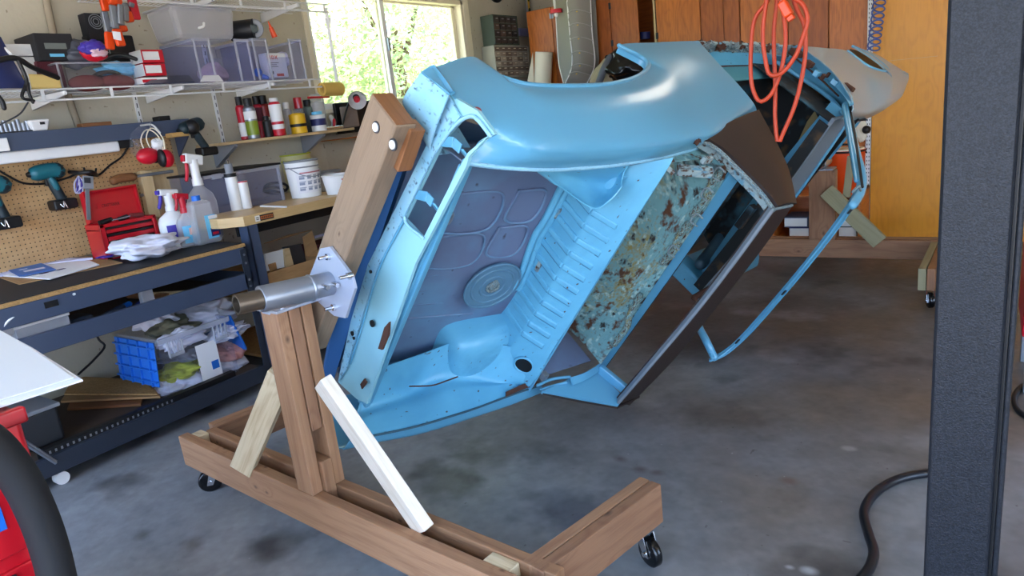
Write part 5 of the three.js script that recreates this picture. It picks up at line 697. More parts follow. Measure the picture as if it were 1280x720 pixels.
solo('gold_edge_strip', box(-4.56, 0.3, [-4.55, 2.525, -7.452][2] - 0.02, -4.54, 2.6, [-4.55, 2.525, -7.452][2] + 0.02, 0.003), mat(0xb08a4a, 0.5), 'golden vertical edge strip on the wall right of the spirit level', 'strip');
solo('paper_roll', [cyl([-4.098, 1.512, -6.75], [-4.005, 2.045, -6.75], 0.095, 0.095, 28), plate([[-4.139, 2.063, -6.74], [-4.185, 1.52, -6.74], [-4.307, 1.533, -6.72], [-4.234, 1.782, -6.72]], 0.004)], M.cream, 'cream paper roll standing before the corner cabinet', 'paper roll');
thing('hanging_bag', 'long grey quilted bag with white piping hanging on the corner cabinet', 'bag', undefined, (add) => {
  const zc = -6.66, L = (px, py, dz = 0) => plus([0, 0, dz], px), bulge = 0.1;
  const rowsL = [[-3.746, 2.748, -6.66], [-3.761, 2.522, -6.66], [-3.776, 2.213, -6.66], [-3.783, 1.879, -6.66], [-3.746, 1.68, -6.66]], rowsM = [[-3.549, 2.702, -6.55], [-3.563, 2.482, -6.55], [-3.566, 2.179, -6.55], [-3.572, 1.854, -6.55], [-3.675, 1.676, -6.55]], rowsR = [[-3.371, 2.681, -6.7], [-3.382, 2.459, -6.7], [-3.392, 2.156, -6.7], [-3.394, 1.83, -6.7], [-3.504, 1.652, -6.7]], mid = rowsM.map((p, i) => plus(mix3(p, rowsR[i], 0.55), [0, 0, 0.05 * (i < 4 ? 1 : 0.1)]));
  const gb = mat(0x8d8a82, 0.8), gp = mat(0xa5a39c, 0.8);
  add('side_panel', sheet([rowsL, rowsM], 20, 4, 0.01, { straightU: true }), gb); add('front_panel', sheet([rowsM, mid, rowsR], 30, 8, 0.01, { straightU: true, shift: (p, a) => plus(p, [0, 0, 0.008 * Math.sin(a * 50)]) }), gb);
  add('back_panel', sheet([rowsR.map((p) => plus(p, [0, 0, -0.12])), rowsL.map((p) => plus(p, [0, 0, -0.1]))], 10, 3, 0.01, { straightU: true }), gb);
  for (const r of [rowsL, rowsM, rowsR]) add('piping', tube(r, 0.006, 6), M.white);
  for (let i = 0; i < 8; i++) { const t = (i + 1.4) / 9.6, A = line(rowsM, t), B = line(rowsR, t), m = plus(mix3(A, B, 0.5), [0, 0.035, 0.05]); add('seam', tube([plus(A, [0, 0, 0.005]), plus(mix3(A, B, 0.2), [0, 0.025, 0.03]), m, plus(mix3(A, B, 0.85), [0, 0.018, 0.03]), plus(B, [0, 0, 0.005])], 0.005, 6), gp); add('eyelet', ball(plus(m, [0, -0.02, 0.008]), 0.01, 0.006, 0.004), M.twine); }
});
thing('red_hook', 'red disc hook with white cord beside the grey hanging bag', 'hook', undefined, (add) => { const c = [-3.707, 2.4, -6.56]; add('disc', new THREE.CylinderGeometry(0.062, 0.062, 0.035, 24).translate(...c), M.redPlastic); add('cord', cyl(plus(c, [-0.01, 0, 0]), plus(c, [-0.02, 0.3, 0]), 0.01), M.white); add('tip', ball(plus(c, [0, -0.035, 0]), 0.022), M.white); });

{ const c = [-2.952, 1.705, -6.4];
  solo('sack', bend(lump(c, 0.3, 0.2, 0.2, 0.3, 1.8, 3, 50), ([x, y, z]) => [x + 0.35 * (y - c[1]), y, z]), mat(0xa08f72, 0.9), 'beige cloth sack seen through the wheel arch', 'sack');
  thing('jacket', 'black shiny jacket with grey strap lying on the beige sack behind the wheel arch', 'jacket', undefined, (add) => { add('cloth', lump(plus(c, [0.13, 0.04, 0.14]), 0.22, 0.17, 0.14, 0.5, 2.2, 9, 50), M.blackGloss); add('strap', tube([plus(c, [-0.02, 0.15, 0.2]), plus(c, [-0.06, 0.05, 0.27]), plus(c, [-0.14, -0.08, 0.25])], 0.035), mat(0x5a5d62, 0.5)); });
  thing('low_cabinet', 'low plywood cabinet under the beige sack behind the wheel arch', 'cabinet', undefined, (add) => { const y1 = c[1] - 0.17; add('carcass', box(c[0] - 0.4, 0.08, c[2] - 0.3, c[0] + 0.5, y1 - 0.02, c[2] + 0.2, 0.004), M.plyDark); add('plinth', box(c[0] - 0.38, 0, c[2] - 0.28, c[0] + 0.48, 0.08, c[2] + 0.16, 0.004), M.plyDark); add('top', box(c[0] - 0.42, y1 - 0.02, c[2] - 0.3, c[0] + 0.52, y1, c[2] + 0.22, 0.004), M.ply); for (const s of [0, 1]) add('door', box(c[0] - 0.395 + s * 0.447, 0.1, c[2] + 0.2, c[0] + 0.047 + s * 0.447, y1 - 0.03, c[2] + 0.218, 0.003), M.ply); }); }
// low open shelf with books, bucket on top
const LZ = -6.35, ltop = [-0.985, 0.498, -6.35][1], lx0 = [-1.576, 0.391, -6.35][0], lx1 = [-0.862, 0.38, -6.35][0];
thing('low_bookcase', 'low orange plywood shelf behind the front stand', 'shelf', undefined, (add) => { const t = 0.02, ym = [-1.343, 0.11, -6.35][1]; add('side', box(lx0, 0, -6.85, lx0 + t, ltop, LZ, 0.002), M.ply); add('side', box(lx1 - t, 0, -6.85, lx1, ltop, LZ, 0.002), M.ply); add('top', box(lx0, ltop - t, -6.85, lx1, ltop, LZ, 0.002), M.ply); add('shelf_board', box(lx0, ym - t, -6.85, lx1, ym, LZ, 0.002), M.ply); add('back', box(lx0, 0, -6.86, lx1, ltop, -6.85, 0), M.plyDark); });
{ const ym = [-1.343, 0.11, -6.35][1] + 0.001, zf = LZ - 0.02; let y = ym;
  const bk = (xa, xb, h, m, l, pages = true) => { thing('book', l, 'book', undefined, (add) => { add('cover', [box(xa, y, zf - 0.28, xb, y + 0.008, zf, 0.001), box(xa, y + h - 0.008, zf - 0.28, xb, y + h, zf, 0.001), box(xb - 0.008, y, zf - 0.28, xb, y + h, zf, 0.001)], m); if (pages) add('pages', box(xa + 0.004, y + 0.008, zf - 0.27, xb - 0.008, y + h - 0.008, zf - 0.006, 0), M.white); }); y += h + 0.001; };
  bk([-1.44, 0.17, -6.37][0], [-1.267, 0.171, -6.37][0], 0.1, M.navy, 'lower dark book left of the brown stand post on the low shelf'); bk([-1.481, 0.17, -6.37][0], [-1.28, 0.171, -6.37][0], 0.09, M.steelBlue, 'upper blue-grey book left of the brown stand post on the low shelf');
  y = ym; bk([-1.036, 0.172, -6.37][0], [-0.899, 0.173, -6.37][0], 0.1, M.white, 'white lower book right of the brown stand post on the low shelf'); bk([-1.023, 0.172, -6.37][0], [-0.893, 0.173, -6.37][0], 0.07, M.black, 'black upper book right of the brown stand post on the low shelf'); }
thing('orange_bucket', 'orange bucket with black handle on the low shelf', 'bucket', undefined, (add) => { const p = [-0.994, 0.482, -6.45]; p[1] = ltop + 0.001; add('body', lathe([[0.001, 0], [0.125, 0], [0.15, 0.36], [0.144, 0.36], [0.12, 0.01], [0.001, 0.01]], p, [0, 1, 0], 32), M.orange); add('rim', new THREE.TorusGeometry(0.15, 0.008, 8, 32).rotateX(Math.PI / 2).translate(p[0], p[1] + 0.35, p[2]), M.black); add('lid', cyl(plus(p, [0, 0.33, 0]), plus(p, [0, 0.37, 0]), 0.142, 0.14, 28), M.cream); add('handle', tube([plus(p, [-0.15, 0.33, 0]), plus(p, [-0.07, 0.4, 0.05]), plus(p, [0.05, 0.4, 0.06]), plus(p, [0.15, 0.33, 0])], 0.009), M.black); });
solo('white_cloth_tag', lump([-0.929, 0.966, -6.82], 0.05, 0.09, 0.03, 0.4, 2, 4), M.cream, 'cream glove-like cloth hanging on the white slotted strip', 'cloth');
solo('black_knob', ball([-0.885, 0.987, -6.77], 0.035), M.black, 'small black knob over the cream cloth on the slotted strip', 'ball');  // a black knob, modelled as a plain sphere

// ---------------------------------------------------------------- the two stands of the rotisserie
const cw = (() => { const o = [-2.166, 1.371, -1.702], A = [0.21399, -0.04246, -0.97591], B = [0.61570, 0.78148, 0.10101], C = [0.75836, -0.62249, 0.19337]; return (p) => [0, 1, 2].map((i) => o[i] + A[i] * p[0] + B[i] * p[1] + C[i] * p[2]); })();
// swivel caster: kingpin plate under a beam at [x, z], top at y
function caster(add, x, z, top, turn) {
  const c = Math.cos(turn), s = Math.sin(turn), R = 0.05, at = (a, y, b) => [x + c * a - s * b, y, z + s * a + c * b];
  const k = add('caster', [box(x - 0.035, top - 0.006, z - 0.035, x + 0.035, top, z + 0.035, 0.001), cyl([x, top - 0.022, z], [x, top - 0.006, z], 0.022, 0.022, 16)], M.chrome);
  for (const d of [-1, 1]) add('fork', plate([at(-0.022, top - 0.02, d * 0.022), at(0.022, top - 0.02, d * 0.022), at(0.045, R - 0.012, d * 0.022), at(0.02, R - 0.014, d * 0.022)], 0.003), M.chrome, undefined, k);
  add('wheel', [lathe([[0.012, -0.016], [R - 0.008, -0.016], [R, -0.01], [R, 0.01], [R - 0.008, 0.016], [0.012, 0.016]], at(0.03, R, 0), [-s, 0, c], 28)], M.blackGloss, undefined, k);
  add('axle', cyl(at(0.03, R, -0.03), at(0.03, R, 0.03), 0.009, 0.009, 12), M.chrome, undefined, k);
}
thing('rotisserie_stand', 'near timber stand with pale braces carrying the tail of the car body', 'stand', 'timber rotisserie stands', (add) => {
  const Y1 = 0.272, Y0 = 0.132, c = V([0.9955, 0, 0.0951]), l = V([0.16, 0, -0.987]);
  const o = V([-2.902, 0.272, -1.433]), at = (a, y, b) => { const p = o.clone().addScaledVector(c, a).addScaledVector(l, b); return [p.x, y, p.z]; };
  const board = (a0, a1, b0, b1, y0, y1, m) => beam(at(a0, (y0 + y1) / 2, (b0 + b1) / 2), at(a1, (y0 + y1) / 2, (b0 + b1) / 2), b1 - b0, y1 - y0, [0, 1, 0], 0.004);
  add('crossbeam_board', board(0, 2.05, 0, 0.045, Y0, Y1), M.timber); add('crossbeam_board', board(0.06, 1.98, 0.095, 0.138, Y0, Y1), M.timberB);
  add('spacer_block', board(0.02, 0.09, 0.047, 0.094, Y0 + 0.01, Y1 - 0.004), M.pine); add('spacer_block', board(1.76, 1.86, 0.047, 0.094, Y0 + 0.01, Y1 - 0.004), M.pine);
  // legs towards the car, each of two planks
  const la = [-0.992, 0.272, -1.344], lb = [-0.87, 0.272, -1.888], ra = [-1.02, 0.272, -1.286];
  const leg = (p, q, off, m) => { const d = V(q).sub(V(p)).normalize(), n = new THREE.Vector3(-d.z, 0, d.x).multiplyScalar(off); return beam([p[0] + n.x, (Y0 + Y1) / 2, p[2] + n.z], [q[0] + n.x, (Y0 + Y1) / 2, q[2] + n.z], 0.041, Y1 - Y0, [0, 1, 0], 0.004); };
  add('leg_board', leg(la, lb, 0.022), M.timberC); add('leg_board', leg(la, lb, -0.022), M.timber);
  const l0 = at(0.03, Y1, 0.14), l1 = at(0.03, Y1, 0.72); add('leg_board', leg(l0, l1, 0.022), M.timberC); add('leg_board', leg(l0, l1, -0.022), M.timber);
  // post of three planks
  const pa = V([-1.993, 0.272, -1.322]).sub(o).dot(c), top = 0.95, w = 0.095;
  const plank = (a0, b0, b1, y0, m) => add('post_plank', beam(at(a0 + w / 2, y0, (b0 + b1) / 2), at(a0 + w / 2, top, (b0 + b1) / 2), b1 - b0, w, [c.x, 0, c.z], 0.004), m);
  plank(pa, 0.002, 0.045, Y1, M.timber); plank(pa, 0.048, 0.09, 0.5, M.timberC); plank(pa, 0.094, 0.136, Y1, M.timberB);
  add('filler_block', beam(at(pa + w / 2 + 0.012, Y0, 0.07), at(pa + w / 2 + 0.012, 0.385, 0.07), 0.042, w, [c.x, 0, c.z], 0.004), M.timberB);
  add('brace', beam([-2.353, 0.262, -1.373], [-2.005, 0.696, -1.39], 0.04, 0.09, [0, 1, 0.2], 0.003), M.pine); add('brace', beam([-1.392, 0.272, -1.352], [-1.715, 0.735, -1.33], 0.04, 0.088, [0, 1, 0.2], 0.003), M.pinePale);
  for (const [a, b, t] of [[0.1, 0.08, 2.2], [0.03, 0.62, 1.2]]) { const p = at(a, 0, b); caster(add, p[0], p[2], Y0, t); }
  const q = mix3(la, lb, 0.9); caster(add, q[0], q[2], Y0, 0.5); const q2 = at(1.9, 0, 0.07); caster(add, q2[0], q2[2], Y0, 1);
  // bearing: saddle plate and outer sleeve
  const ax = (u, w = 0.577, v = 0) => cw([u, v, w]);
  add('saddle_plate', beam(at(pa - 0.03, top + 0.005, 0.07), at(pa + w + 0.04, top + 0.005, 0.07), 0.18, 0.01, [0, 1, 0], 0.002), M.zinc);
  add('sleeve', [lathe([[0.032, 0], [0.041, 0], [0.041, 0.165], [0.032, 0.165], [0.032, 0]], ax(-0.365), [0.21399, -0.04246, -0.97591], 28)], M.pipe);
  add('sleeve_support', beam(at(pa + w / 2 - 0.01, top + 0.01, 0.0), at(pa + w / 2 - 0.01, top + 0.01, 0.15), 0.05, 0.05, [0, 1, 0], 0.002), M.aluPaint);
  for (const [a, b] of [[-0.012, 0.02], [0.115, 0.02], [-0.012, 0.125], [0.115, 0.125]]) add('bolt', [cyl(at(pa + a, top + 0.01, b), at(pa + a, top + 0.022, b), 0.011, 0.011, 6)], M.chrome);
});
thing('rotating_mount', 'tall cedar beam with grey steel plate and pipe bolted behind the car tail', 'mount', undefined, (add) => {
  const U0 = -0.115, P = (p) => cw(p), plank = [[-0.115, 0.69, 0.542], [-0.115, 0.684, 0.676], [-0.115, 0.168, 0.669], [-0.115, -0.409, 0.649], [-0.115, -0.39, 0.467]];
  { const a = [-0.08, 0.661, 0.499], b = [-0.08, 0.654, 0.637], c = [-0.08, -0.337, 0.607], e = [-0.08, -0.421, 0.375], m = mix3(a, b, 0.5), n = mix3(c, e, 0.5), h = V(b).distanceTo(V(a)); add('beam', beam(P(m), P(n), 0.07, h, [P(b)[0] - P(a)[0], P(b)[1] - P(a)[1], P(b)[2] - P(a)[2]], 0.006), M.cedar); const d = V(P(m)).sub(V(P(n))).normalize().multiplyScalar(0.002).toArray(); add('end_grain', beam(P(m), plus(P(m), d), 0.064, h - 0.008, [P(b)[0] - P(a)[0], P(b)[1] - P(a)[1], P(b)[2] - P(a)[2]], 0), M.brownWood, 'darker end grain'); }
  add('flange_plate', plate([[-0.118, 0.067, 0.48], [-0.118, 0.115, 0.524], [-0.118, 0.118, 0.663], [-0.118, 0.092, 0.695], [-0.118, -0.045, 0.696], [-0.118, -0.091, 0.641], [-0.118, -0.132, 0.517], [-0.118, -0.103, 0.458]].map(P), -0.01, [], [0.21399, -0.04246, -0.97591]), M.aluPaint);
  add('pipe', [lathe([[0.024, 0], [0.031, 0], [0.031, 0.34], [0.024, 0.34], [0.024, 0]], P([-0.44, 0, 0.577]), [0.21399, -0.04246, -0.97591], 28)], M.rawPipe);
  add('pipe_collar', [lathe([[0.03, 0], [0.039, 0], [0.039, 0.1], [0.03, 0.1], [0.03, 0]], P([-0.205, 0, 0.577]), [0.21399, -0.04246, -0.97591], 28), new THREE.TorusGeometry(0.038, 0.006, 8, 28).applyQuaternion(new THREE.Quaternion().setFromUnitVectors(new THREE.Vector3(0, 0, 1), V([0.21399, -0.04246, -0.97591]))).translate(...P([-0.2, 0, 0.577]))], M.pipe);
  for (const p of [[-0.13, 0.081, 0.534], [-0.13, 0.112, 0.657], [-0.13, -0.057, 0.632]]) add('bolt', [cyl(P(p), P(plus(p, [-0.035, 0, 0])), 0.006, 0.006, 10), cyl(P(plus(p, [0.008, 0, 0])), P(plus(p, [-0.008, 0, 0])), 0.012, 0.012, 6)], M.chrome);
  for (const u of [-0.175, -0.14]) add('set_screw', cyl(P([u, 0.025, 0.6]), P([u, 0.045, 0.63]), 0.008, 0.008, 6), M.chrome);
  for (const p of [[-0.117, 0.596, 0.562], [-0.117, 0.601, 0.649]]) { const b = add('carriage_bolt', cyl(P(plus(p, [0.004, 0, 0])), P(plus(p, [-0.004, 0, 0])), 0.013, 0.012, 20), M.white); add('washer', cyl(P(plus(p, [0.004, 0, 0])), P(plus(p, [-0.0005, 0, 0])), 0.017, 0.017, 20), M.darkGrey, undefined, b); };
  add('rear_block', beam(P([-0.043, 0.5, 0.62]), P([-0.043, 0.64, 0.62]), 0.055, 0.05, [0.21399, -0.04246, -0.97591], 0.003), M.brownWood);
  add('rear_block', beam(P([-0.02, -0.2, 0.5]), P([-0.02, 0.4, 0.5]), 0.05, 0.09, [0.21399, -0.04246, -0.97591], 0.003), M.cedar);
});
thing('rotisserie_stand', 'far timber stand under the nose of the car body', 'stand', 'timber rotisserie stands', (add) => {
  const z = -5.6, Y0 = 0.132, Y1 = [-0.683, 0.273, -5.6][1], xa = [-1.437, 0.265, -5.6][0], xb = [-0.133, 0.166, -5.6][0];
  add('crossbeam_board', beam([xa - 0.4, (Y0 + Y1) / 2, z - 0.02], [xb + 0.2, (Y0 + Y1) / 2, z - 0.02], 0.042, Y1 - Y0, [0, 1, 0], 0.004), M.timberC); add('crossbeam_board', beam([xa - 0.4, (Y0 + Y1) / 2, z - 0.11], [xb + 0.2, (Y0 + Y1) / 2, z - 0.11], 0.042, Y1 - Y0, [0, 1, 0], 0.004), M.timberB);
  const px = [-1.119, 0.394, -5.6][0], px1 = [-0.933, 0.394, -5.6][0];
  add('post_plank', beam([(px + px1) / 2, Y1, z - 0.02], [(px + px1) / 2, 0.8, z - 0.02], 0.042, px1 - px, [1, 0, 0], 0.004), M.timberC); add('post_plank', beam([(px + px1) / 2, Y1, z - 0.07], [(px + px1) / 2, 0.8, z - 0.07], 0.042, px1 - px, [1, 0, 0], 0.004), M.timber);
  const grn = wood(woodTex(0x9b9474, 0x77714f, { rings: 4, s: 31 }), 0.7);
  add('brace', beam([-0.622, 0.272, -5.53], [-0.988, 0.655, -5.56], 0.04, 0.11, [0, 1, 0], 0.003), grn); add('brace', beam([-0.873, 0.582, -5.7], [-0.843, 0.884, -5.7], 0.04, 0.05, [1, 0, 0], 0.003), grn);
  const ea = [-0.292, 0.27, -4.805], eb = [ea[0] + 0.03, 0, -5.58];
  for (const d of [-0.024, 0.024]) add('leg_board', beam([ea[0] + d + 0.01, 0.2, ea[2]], [eb[0] + d, 0.2, eb[2]], 0.044, 0.14, [0, 1, 0], 0.004), d < 0 ? grn : M.timberC);
  caster(add, ea[0] + 0.02, ea[2] - 0.1, Y0, 1.2); caster(add, xa - 0.3, z - 0.06, Y0, 0.3);
  const mx = (px + px1) / 2; add('sleeve', lathe([[0.032, 0], [0.041, 0], [0.041, 0.24], [0.032, 0.24]], [mx, 0.853, z + 0.06], [0, 0, -1], 24), M.pipe); add('saddle_plate', ctr([mx, 0.806, z - 0.05], 0.16, 0.012, 0.16, 0.002), M.zinc);
});

// ---------------------------------------------------------------- the car body, in its own frame: x forward from the tail, y to its left, z up
{
  const car = new THREE.Group(); car.name = numbered('car_body'); car.userData = { label: 'stripped light blue vintage car body rolled on its side on the timber stands', category: 'car' };
  car.position.set(...[-2.166, 1.371, -1.702]); car.quaternion.setFromRotationMatrix(new THREE.Matrix4().makeBasis(V([0.21399, -0.04246, -0.97591]), V([0.61570, 0.78148, 0.10101]), V([0.75836, -0.62249, 0.19337]))); scene.add(car);
  const part = (n, g, m, lab, parent) => { const k = newMesh(n, Array.isArray(g) ? merged(g) : g, m); if (lab) k.userData.label = lab; (parent ?? car).add(k); return k; };
  const mir = (p) => [p[0], -p[1], p[2]], box3 = (a, b, r = 0.004) => box(a[0], a[1], a[2], b[0], b[1], b[2], r);
  // --- left rear quarter: gutter rail below, wheel arch and tail edge above
  const r0 = [[0.059, 0.615, 0.77], [0.188, 0.615, 0.812], [0.33, 0.615, 0.841], [0.458, 0.615, 0.853], [0.596, 0.615, 0.862], [0.747, 0.615, 0.863], [0.89, 0.615, 0.86], [1.015, 0.615, 0.849], [1.14, 0.615, 0.836], [1.456, 0.615, 0.761], [1.807, 0.615, 0.699]];
  const r5 = [[0.054, 0.75, 0.515], [0.251, 0.75, 0.454], [0.264, 0.75, 0.558], [0.332, 0.755, 0.61], [0.517, 0.757, 0.631], [0.766, 0.757, 0.62], [0.987, 0.755, 0.56], [1.124, 0.75, 0.465], [1.066, 0.75, 0.359], [1.353, 0.75, 0.323], [1.718, 0.75, 0.293]];
  const tail = [[0.116, 0.7, 0.761], [0.082, 0.735, 0.707], [0.026, 0.75, 0.64]], jamb = [[1.615, 0.72, 0.715], [1.607, 0.745, 0.598], [1.628, 0.755, 0.467]];
  const n = r0.length, R1 = [], R2 = [], R3 = [], R4 = [];
  for (let i = 0; i < n; i++) {
    const a = r0[i], b = [...r5[i]], t = i / (n - 1); if (i === 7) b[0] += 0.03; if (i === 8) b[0] += 0.2; if (i === 9) b[0] += 0.08;
    R1.push([lerp(a[0], b[0], 0.04), 0.665, a[2] + 0.022]); R2.push([lerp(a[0], b[0], 0.14), 0.712, a[2] + 0.008]);
    R3.push([lerp(a[0], b[0], 0.4), 0.752, lerp(a[2], b[2], 0.34)]); R4.push([lerp(a[0], b[0], 0.72), 0.765, lerp(a[2], b[2], 0.68)]);
  }
  R1[0] = [0.091, 0.66, 0.743]; [R2[0], R3[0], R4[0]] = tail; [R2[n - 1], R3[n - 1], R4[n - 1]] = jamb; R1[n - 1] = [1.728, 0.665, 0.711];
  part('quarter_panel', sheet([r0, R1, R2, R3, R4, r5], 100, 34, 0.004), M.paint);
  const arch = r5.slice(2, 9);
  part('wheel_arch_lip', [tube(arch, 0.009, 8, 50), sheet([arch.map((p) => plus(p, [0, 0.006, 0])), arch.map((p) => plus(p, [0, -0.03, 0.002]))], 40, 2, 0.004)], M.paint);
  part('tail_step', [sheet([[[0.045, 0.752, 0.51], [0.031, 0.755, 0.578], [0.02, 0.754, 0.646]], [[0.048, 0.765, 0.523], [0.034, 0.768, 0.591], [0.025, 0.765, 0.651]]], 10, 2, 0.01)], M.paint);
  part('gutter_flange', [tube(r0.slice(0, 9).map((p) => plus(p, [0, -0.004, 0.0])), 0.007, 6, 40), sheet([r0.slice(0, 9).map((p) => plus(p, [0, -0.002, -0.004])), r0.slice(0, 9).map((p) => plus(p, [0, -0.022, -0.02]))], 30, 2, 0.004)], M.paintWorn, 'worn seam along the trunk edge');
  part('door_jamb', sheet([[R1[n - 1], jamb[0], jamb[1], jamb[2], r5[n - 1]], [R1[n - 1], jamb[0], jamb[1], jamb[2], r5[n - 1]].map((p) => plus(p, [-0.03, -0.1, 0]))], 16, 2, 0.004), M.paintIn);
  // mirrored right quarter, seen only by its upper edge
  const q0 = [[-0.049, -0.68, 0.827], [0.032, -0.68, 0.841], [0.146, -0.68, 0.865], [0.249, -0.68, 0.887], [0.385, -0.68, 0.905], [0.524, -0.68, 0.918], [0.748, -0.68, 0.936], [0.95, -0.68, 0.943]];
  const qi = [[-0.036, -0.625, 0.829], [0.041, -0.625, 0.841], [0.139, -0.625, 0.861], [0.243, -0.625, 0.879], [0.387, -0.625, 0.895], [0.526, -0.625, 0.907], [0.735, -0.625, 0.917], [0.908, -0.625, 0.93]], qo = q0.map((p) => [p[0] - 0.02, -0.76, p[2] - 0.3]);
  part('right_quarter', sheet([qo, q0.map((p, i) => plus(mix3(p, qo[i], 0.3), [0, -0.02, 0.03])), q0.map((p) => plus(p, [0, -0.008, -0.008])), q0, qi], 40, 20, 0.004), M.paint);
  part('right_seam', tube(qi.map((p) => plus(p, [0, 0.004, 0.005])), 0.0045, 6, 30), mat(0x33505c, 0.8), 'dark weathered seam');
  // --- tail: corner, rear panel with the lamp opening, inner rail
  const cA = [[0, 0.749, 0.538], [0, 0.758, 0.602], [0, 0.764, 0.668]], cB = [[0, 0.63, 0.508], [0.02, 0.596, 0.559], [0.03, 0.563, 0.648]], cC = cB.map((p) => plus(p, [0.16, -0.01, -0.012]));
  part('tail_corner', sheet([cA, cB, cC], 14, 14, 0.004), M.paintWorn, 'faded corner of the tail'); part('tail_side_corner', sheet([[[0.03, 0.762, 0.531], [0.03, 0.747, 0.636]], cA.filter((_, i) => i !== 1)], 8, 4, 0.004), M.paint);
  const TU = 0.035, hole = [[0.035, 0.747, 0.744], [0.035, 0.749, 0.772], [0.035, 0.743, 0.82], [0.035, 0.701, 0.797], [0.035, 0.652, 0.773], [0.035, 0.581, 0.762], [0.035, 0.302, 0.734], [0.035, 0.293, 0.632], [0.035, 0.612, 0.668], [0.035, 0.712, 0.707]];
  const outl = [[0.035, 0.742, 0.635], [0.035, 0.769, 0.75], [0.035, 0.757, 0.836], [0.035, 0.708, 0.796], [0.035, 0.645, 0.781], [0.035, 0.616, 0.786], [0.035, 0.201, 0.742], [0.035, -0.501, 0.774], [0.035, -0.544, 0.716], [0.035, -0.591, 0.592], [0.035, -0.271, 0.554], [0.035, 0.016, 0.545], [0.035, 0.36, 0.592], [0.035, 0.639, 0.629]];
  part('rear_panel', plate(outl, -0.012, [hole], [-1, 0, 0]), M.paintLit, 'rear panel with its pale reflection put into the paint');
  part('outer_strip', plate([[0.03, 0.723, 0.708], [0.03, 0.676, 0.692], [0.03, 0.612, 0.671], [0.03, 0.295, 0.634], [0.03, 0.056, 0.599], [0.03, -0.255, 0.609], [0.03, -0.475, 0.619], [0.03, -0.574, 0.6], [0.03, -0.264, 0.56], [0.03, 0.022, 0.551], [0.03, 0.365, 0.597], [0.03, 0.642, 0.634], [0.03, 0.742, 0.643]], 0.006, [], [-1, 0, 0]), M.paintWorn, 'worn strip along the tail edge');
  part('panel_crease', tube([[0.028, 0.295, 0.637], [0.028, 0.051, 0.605], [0.028, -0.234, 0.62], [0.028, -0.431, 0.627]], 0.004, 6), M.paint);
  part('lamp_frame', tube([[0.03, 0.308, 0.738], [0.03, 0.298, 0.637], [0.03, 0.617, 0.673], [0.03, 0.715, 0.712], [0.03, 0.751, 0.748], [0.03, 0.753, 0.78], [0.03, 0.747, 0.828]], 0.006, 8), M.paintWorn);
  for (const s of [[[0.036, 0.612, 0.667], [0.03, 0.644, 0.714], [0.03, 0.647, 0.748], [0.05, 0.629, 0.766]], [[0.036, 0.399, 0.64], [0.03, 0.433, 0.693], [0.03, 0.434, 0.723], [0.05, 0.412, 0.745]]]) part('lamp_bracket', [0, 1, 2].map((i) => beam(s[i], s[i + 1], 0.03, 0.006, [1, 0, 0.4], 0.002)), M.paint);
  for (const [p, r] of [[[0.02, -0.155, 0.669], 0.013], [[0.02, -0.293, 0.591], 0.009], [[0.02, 0.013, 0.578], 0.006], [[0.02, -0.302, 0.607], 0.006]]) part('panel_hole', cyl(plus(p, [0.004, 0, 0]), plus(p, [-0.001, 0, 0]), r, r, 14), M.black);
  part('rail_rust', plate([[0, -0.03, 0.768], [0, -0.07, 0.757], [0, -0.17, 0.765], [0, -0.156, 0.784], [0, -0.075, 0.786]], 0.008, [], [-1, 0, 0]), M.rust); part('rail_rust', plate([[0.02, -0.386, 0.734], [0.02, -0.43, 0.725], [0.02, -0.439, 0.742], [0.02, -0.388, 0.752]], 0.006, [], [-1, 0, 0]), M.rust);
  part('reflector', ball([0.08, 0.74, 0.707], 0.012, 0.008, 0.012), mat(0xa04a50, 0.5));
  part('rear_rail', [beam([0.08, 0.6, 0.746], [0.08, -0.59, 0.728], 0.022, 0.03, [0, 0, 1], 0.004), beam([0.065, 0.583, 0.744], [0.065, -0.59, 0.71], 0.012, 0.02, [0, 0, 1], 0.003), beam([0.11, 0.562, 0.72], [0.11, -0.618, 0.715], 0.03, 0.006, [0, 0, 1], 0.002)], M.paint);
  part('latch_striker', tube([[0.158, 0.334, 0.66], [0.203, 0.305, 0.66], [0.199, 0.265, 0.66], [0.169, 0.298, 0.66]], 0.006, 6), M.greySteel);
  part('lower_valance', sheet([[[0.036, 0.54, 0.555], [0.036, 0.25, 0.553], [0.036, -0.25, 0.553], [0.04, -0.66, 0.56]], [[0.03, 0.54, 0.5], [0.0, 0.25, 0.49], [0.0, -0.25, 0.49], [0.03, -0.66, 0.5]], [[0.2, 0.55, 0.46], [0.2, 0.25, 0.45], [0.2, -0.25, 0.45], [0.2, -0.68, 0.46]]], 20, 6, 0.004), mat(0x2c5f96, 0.6), 'underside of the tail with its shadow painted in dark blue');  // shadow under the tail is put into this darker blue
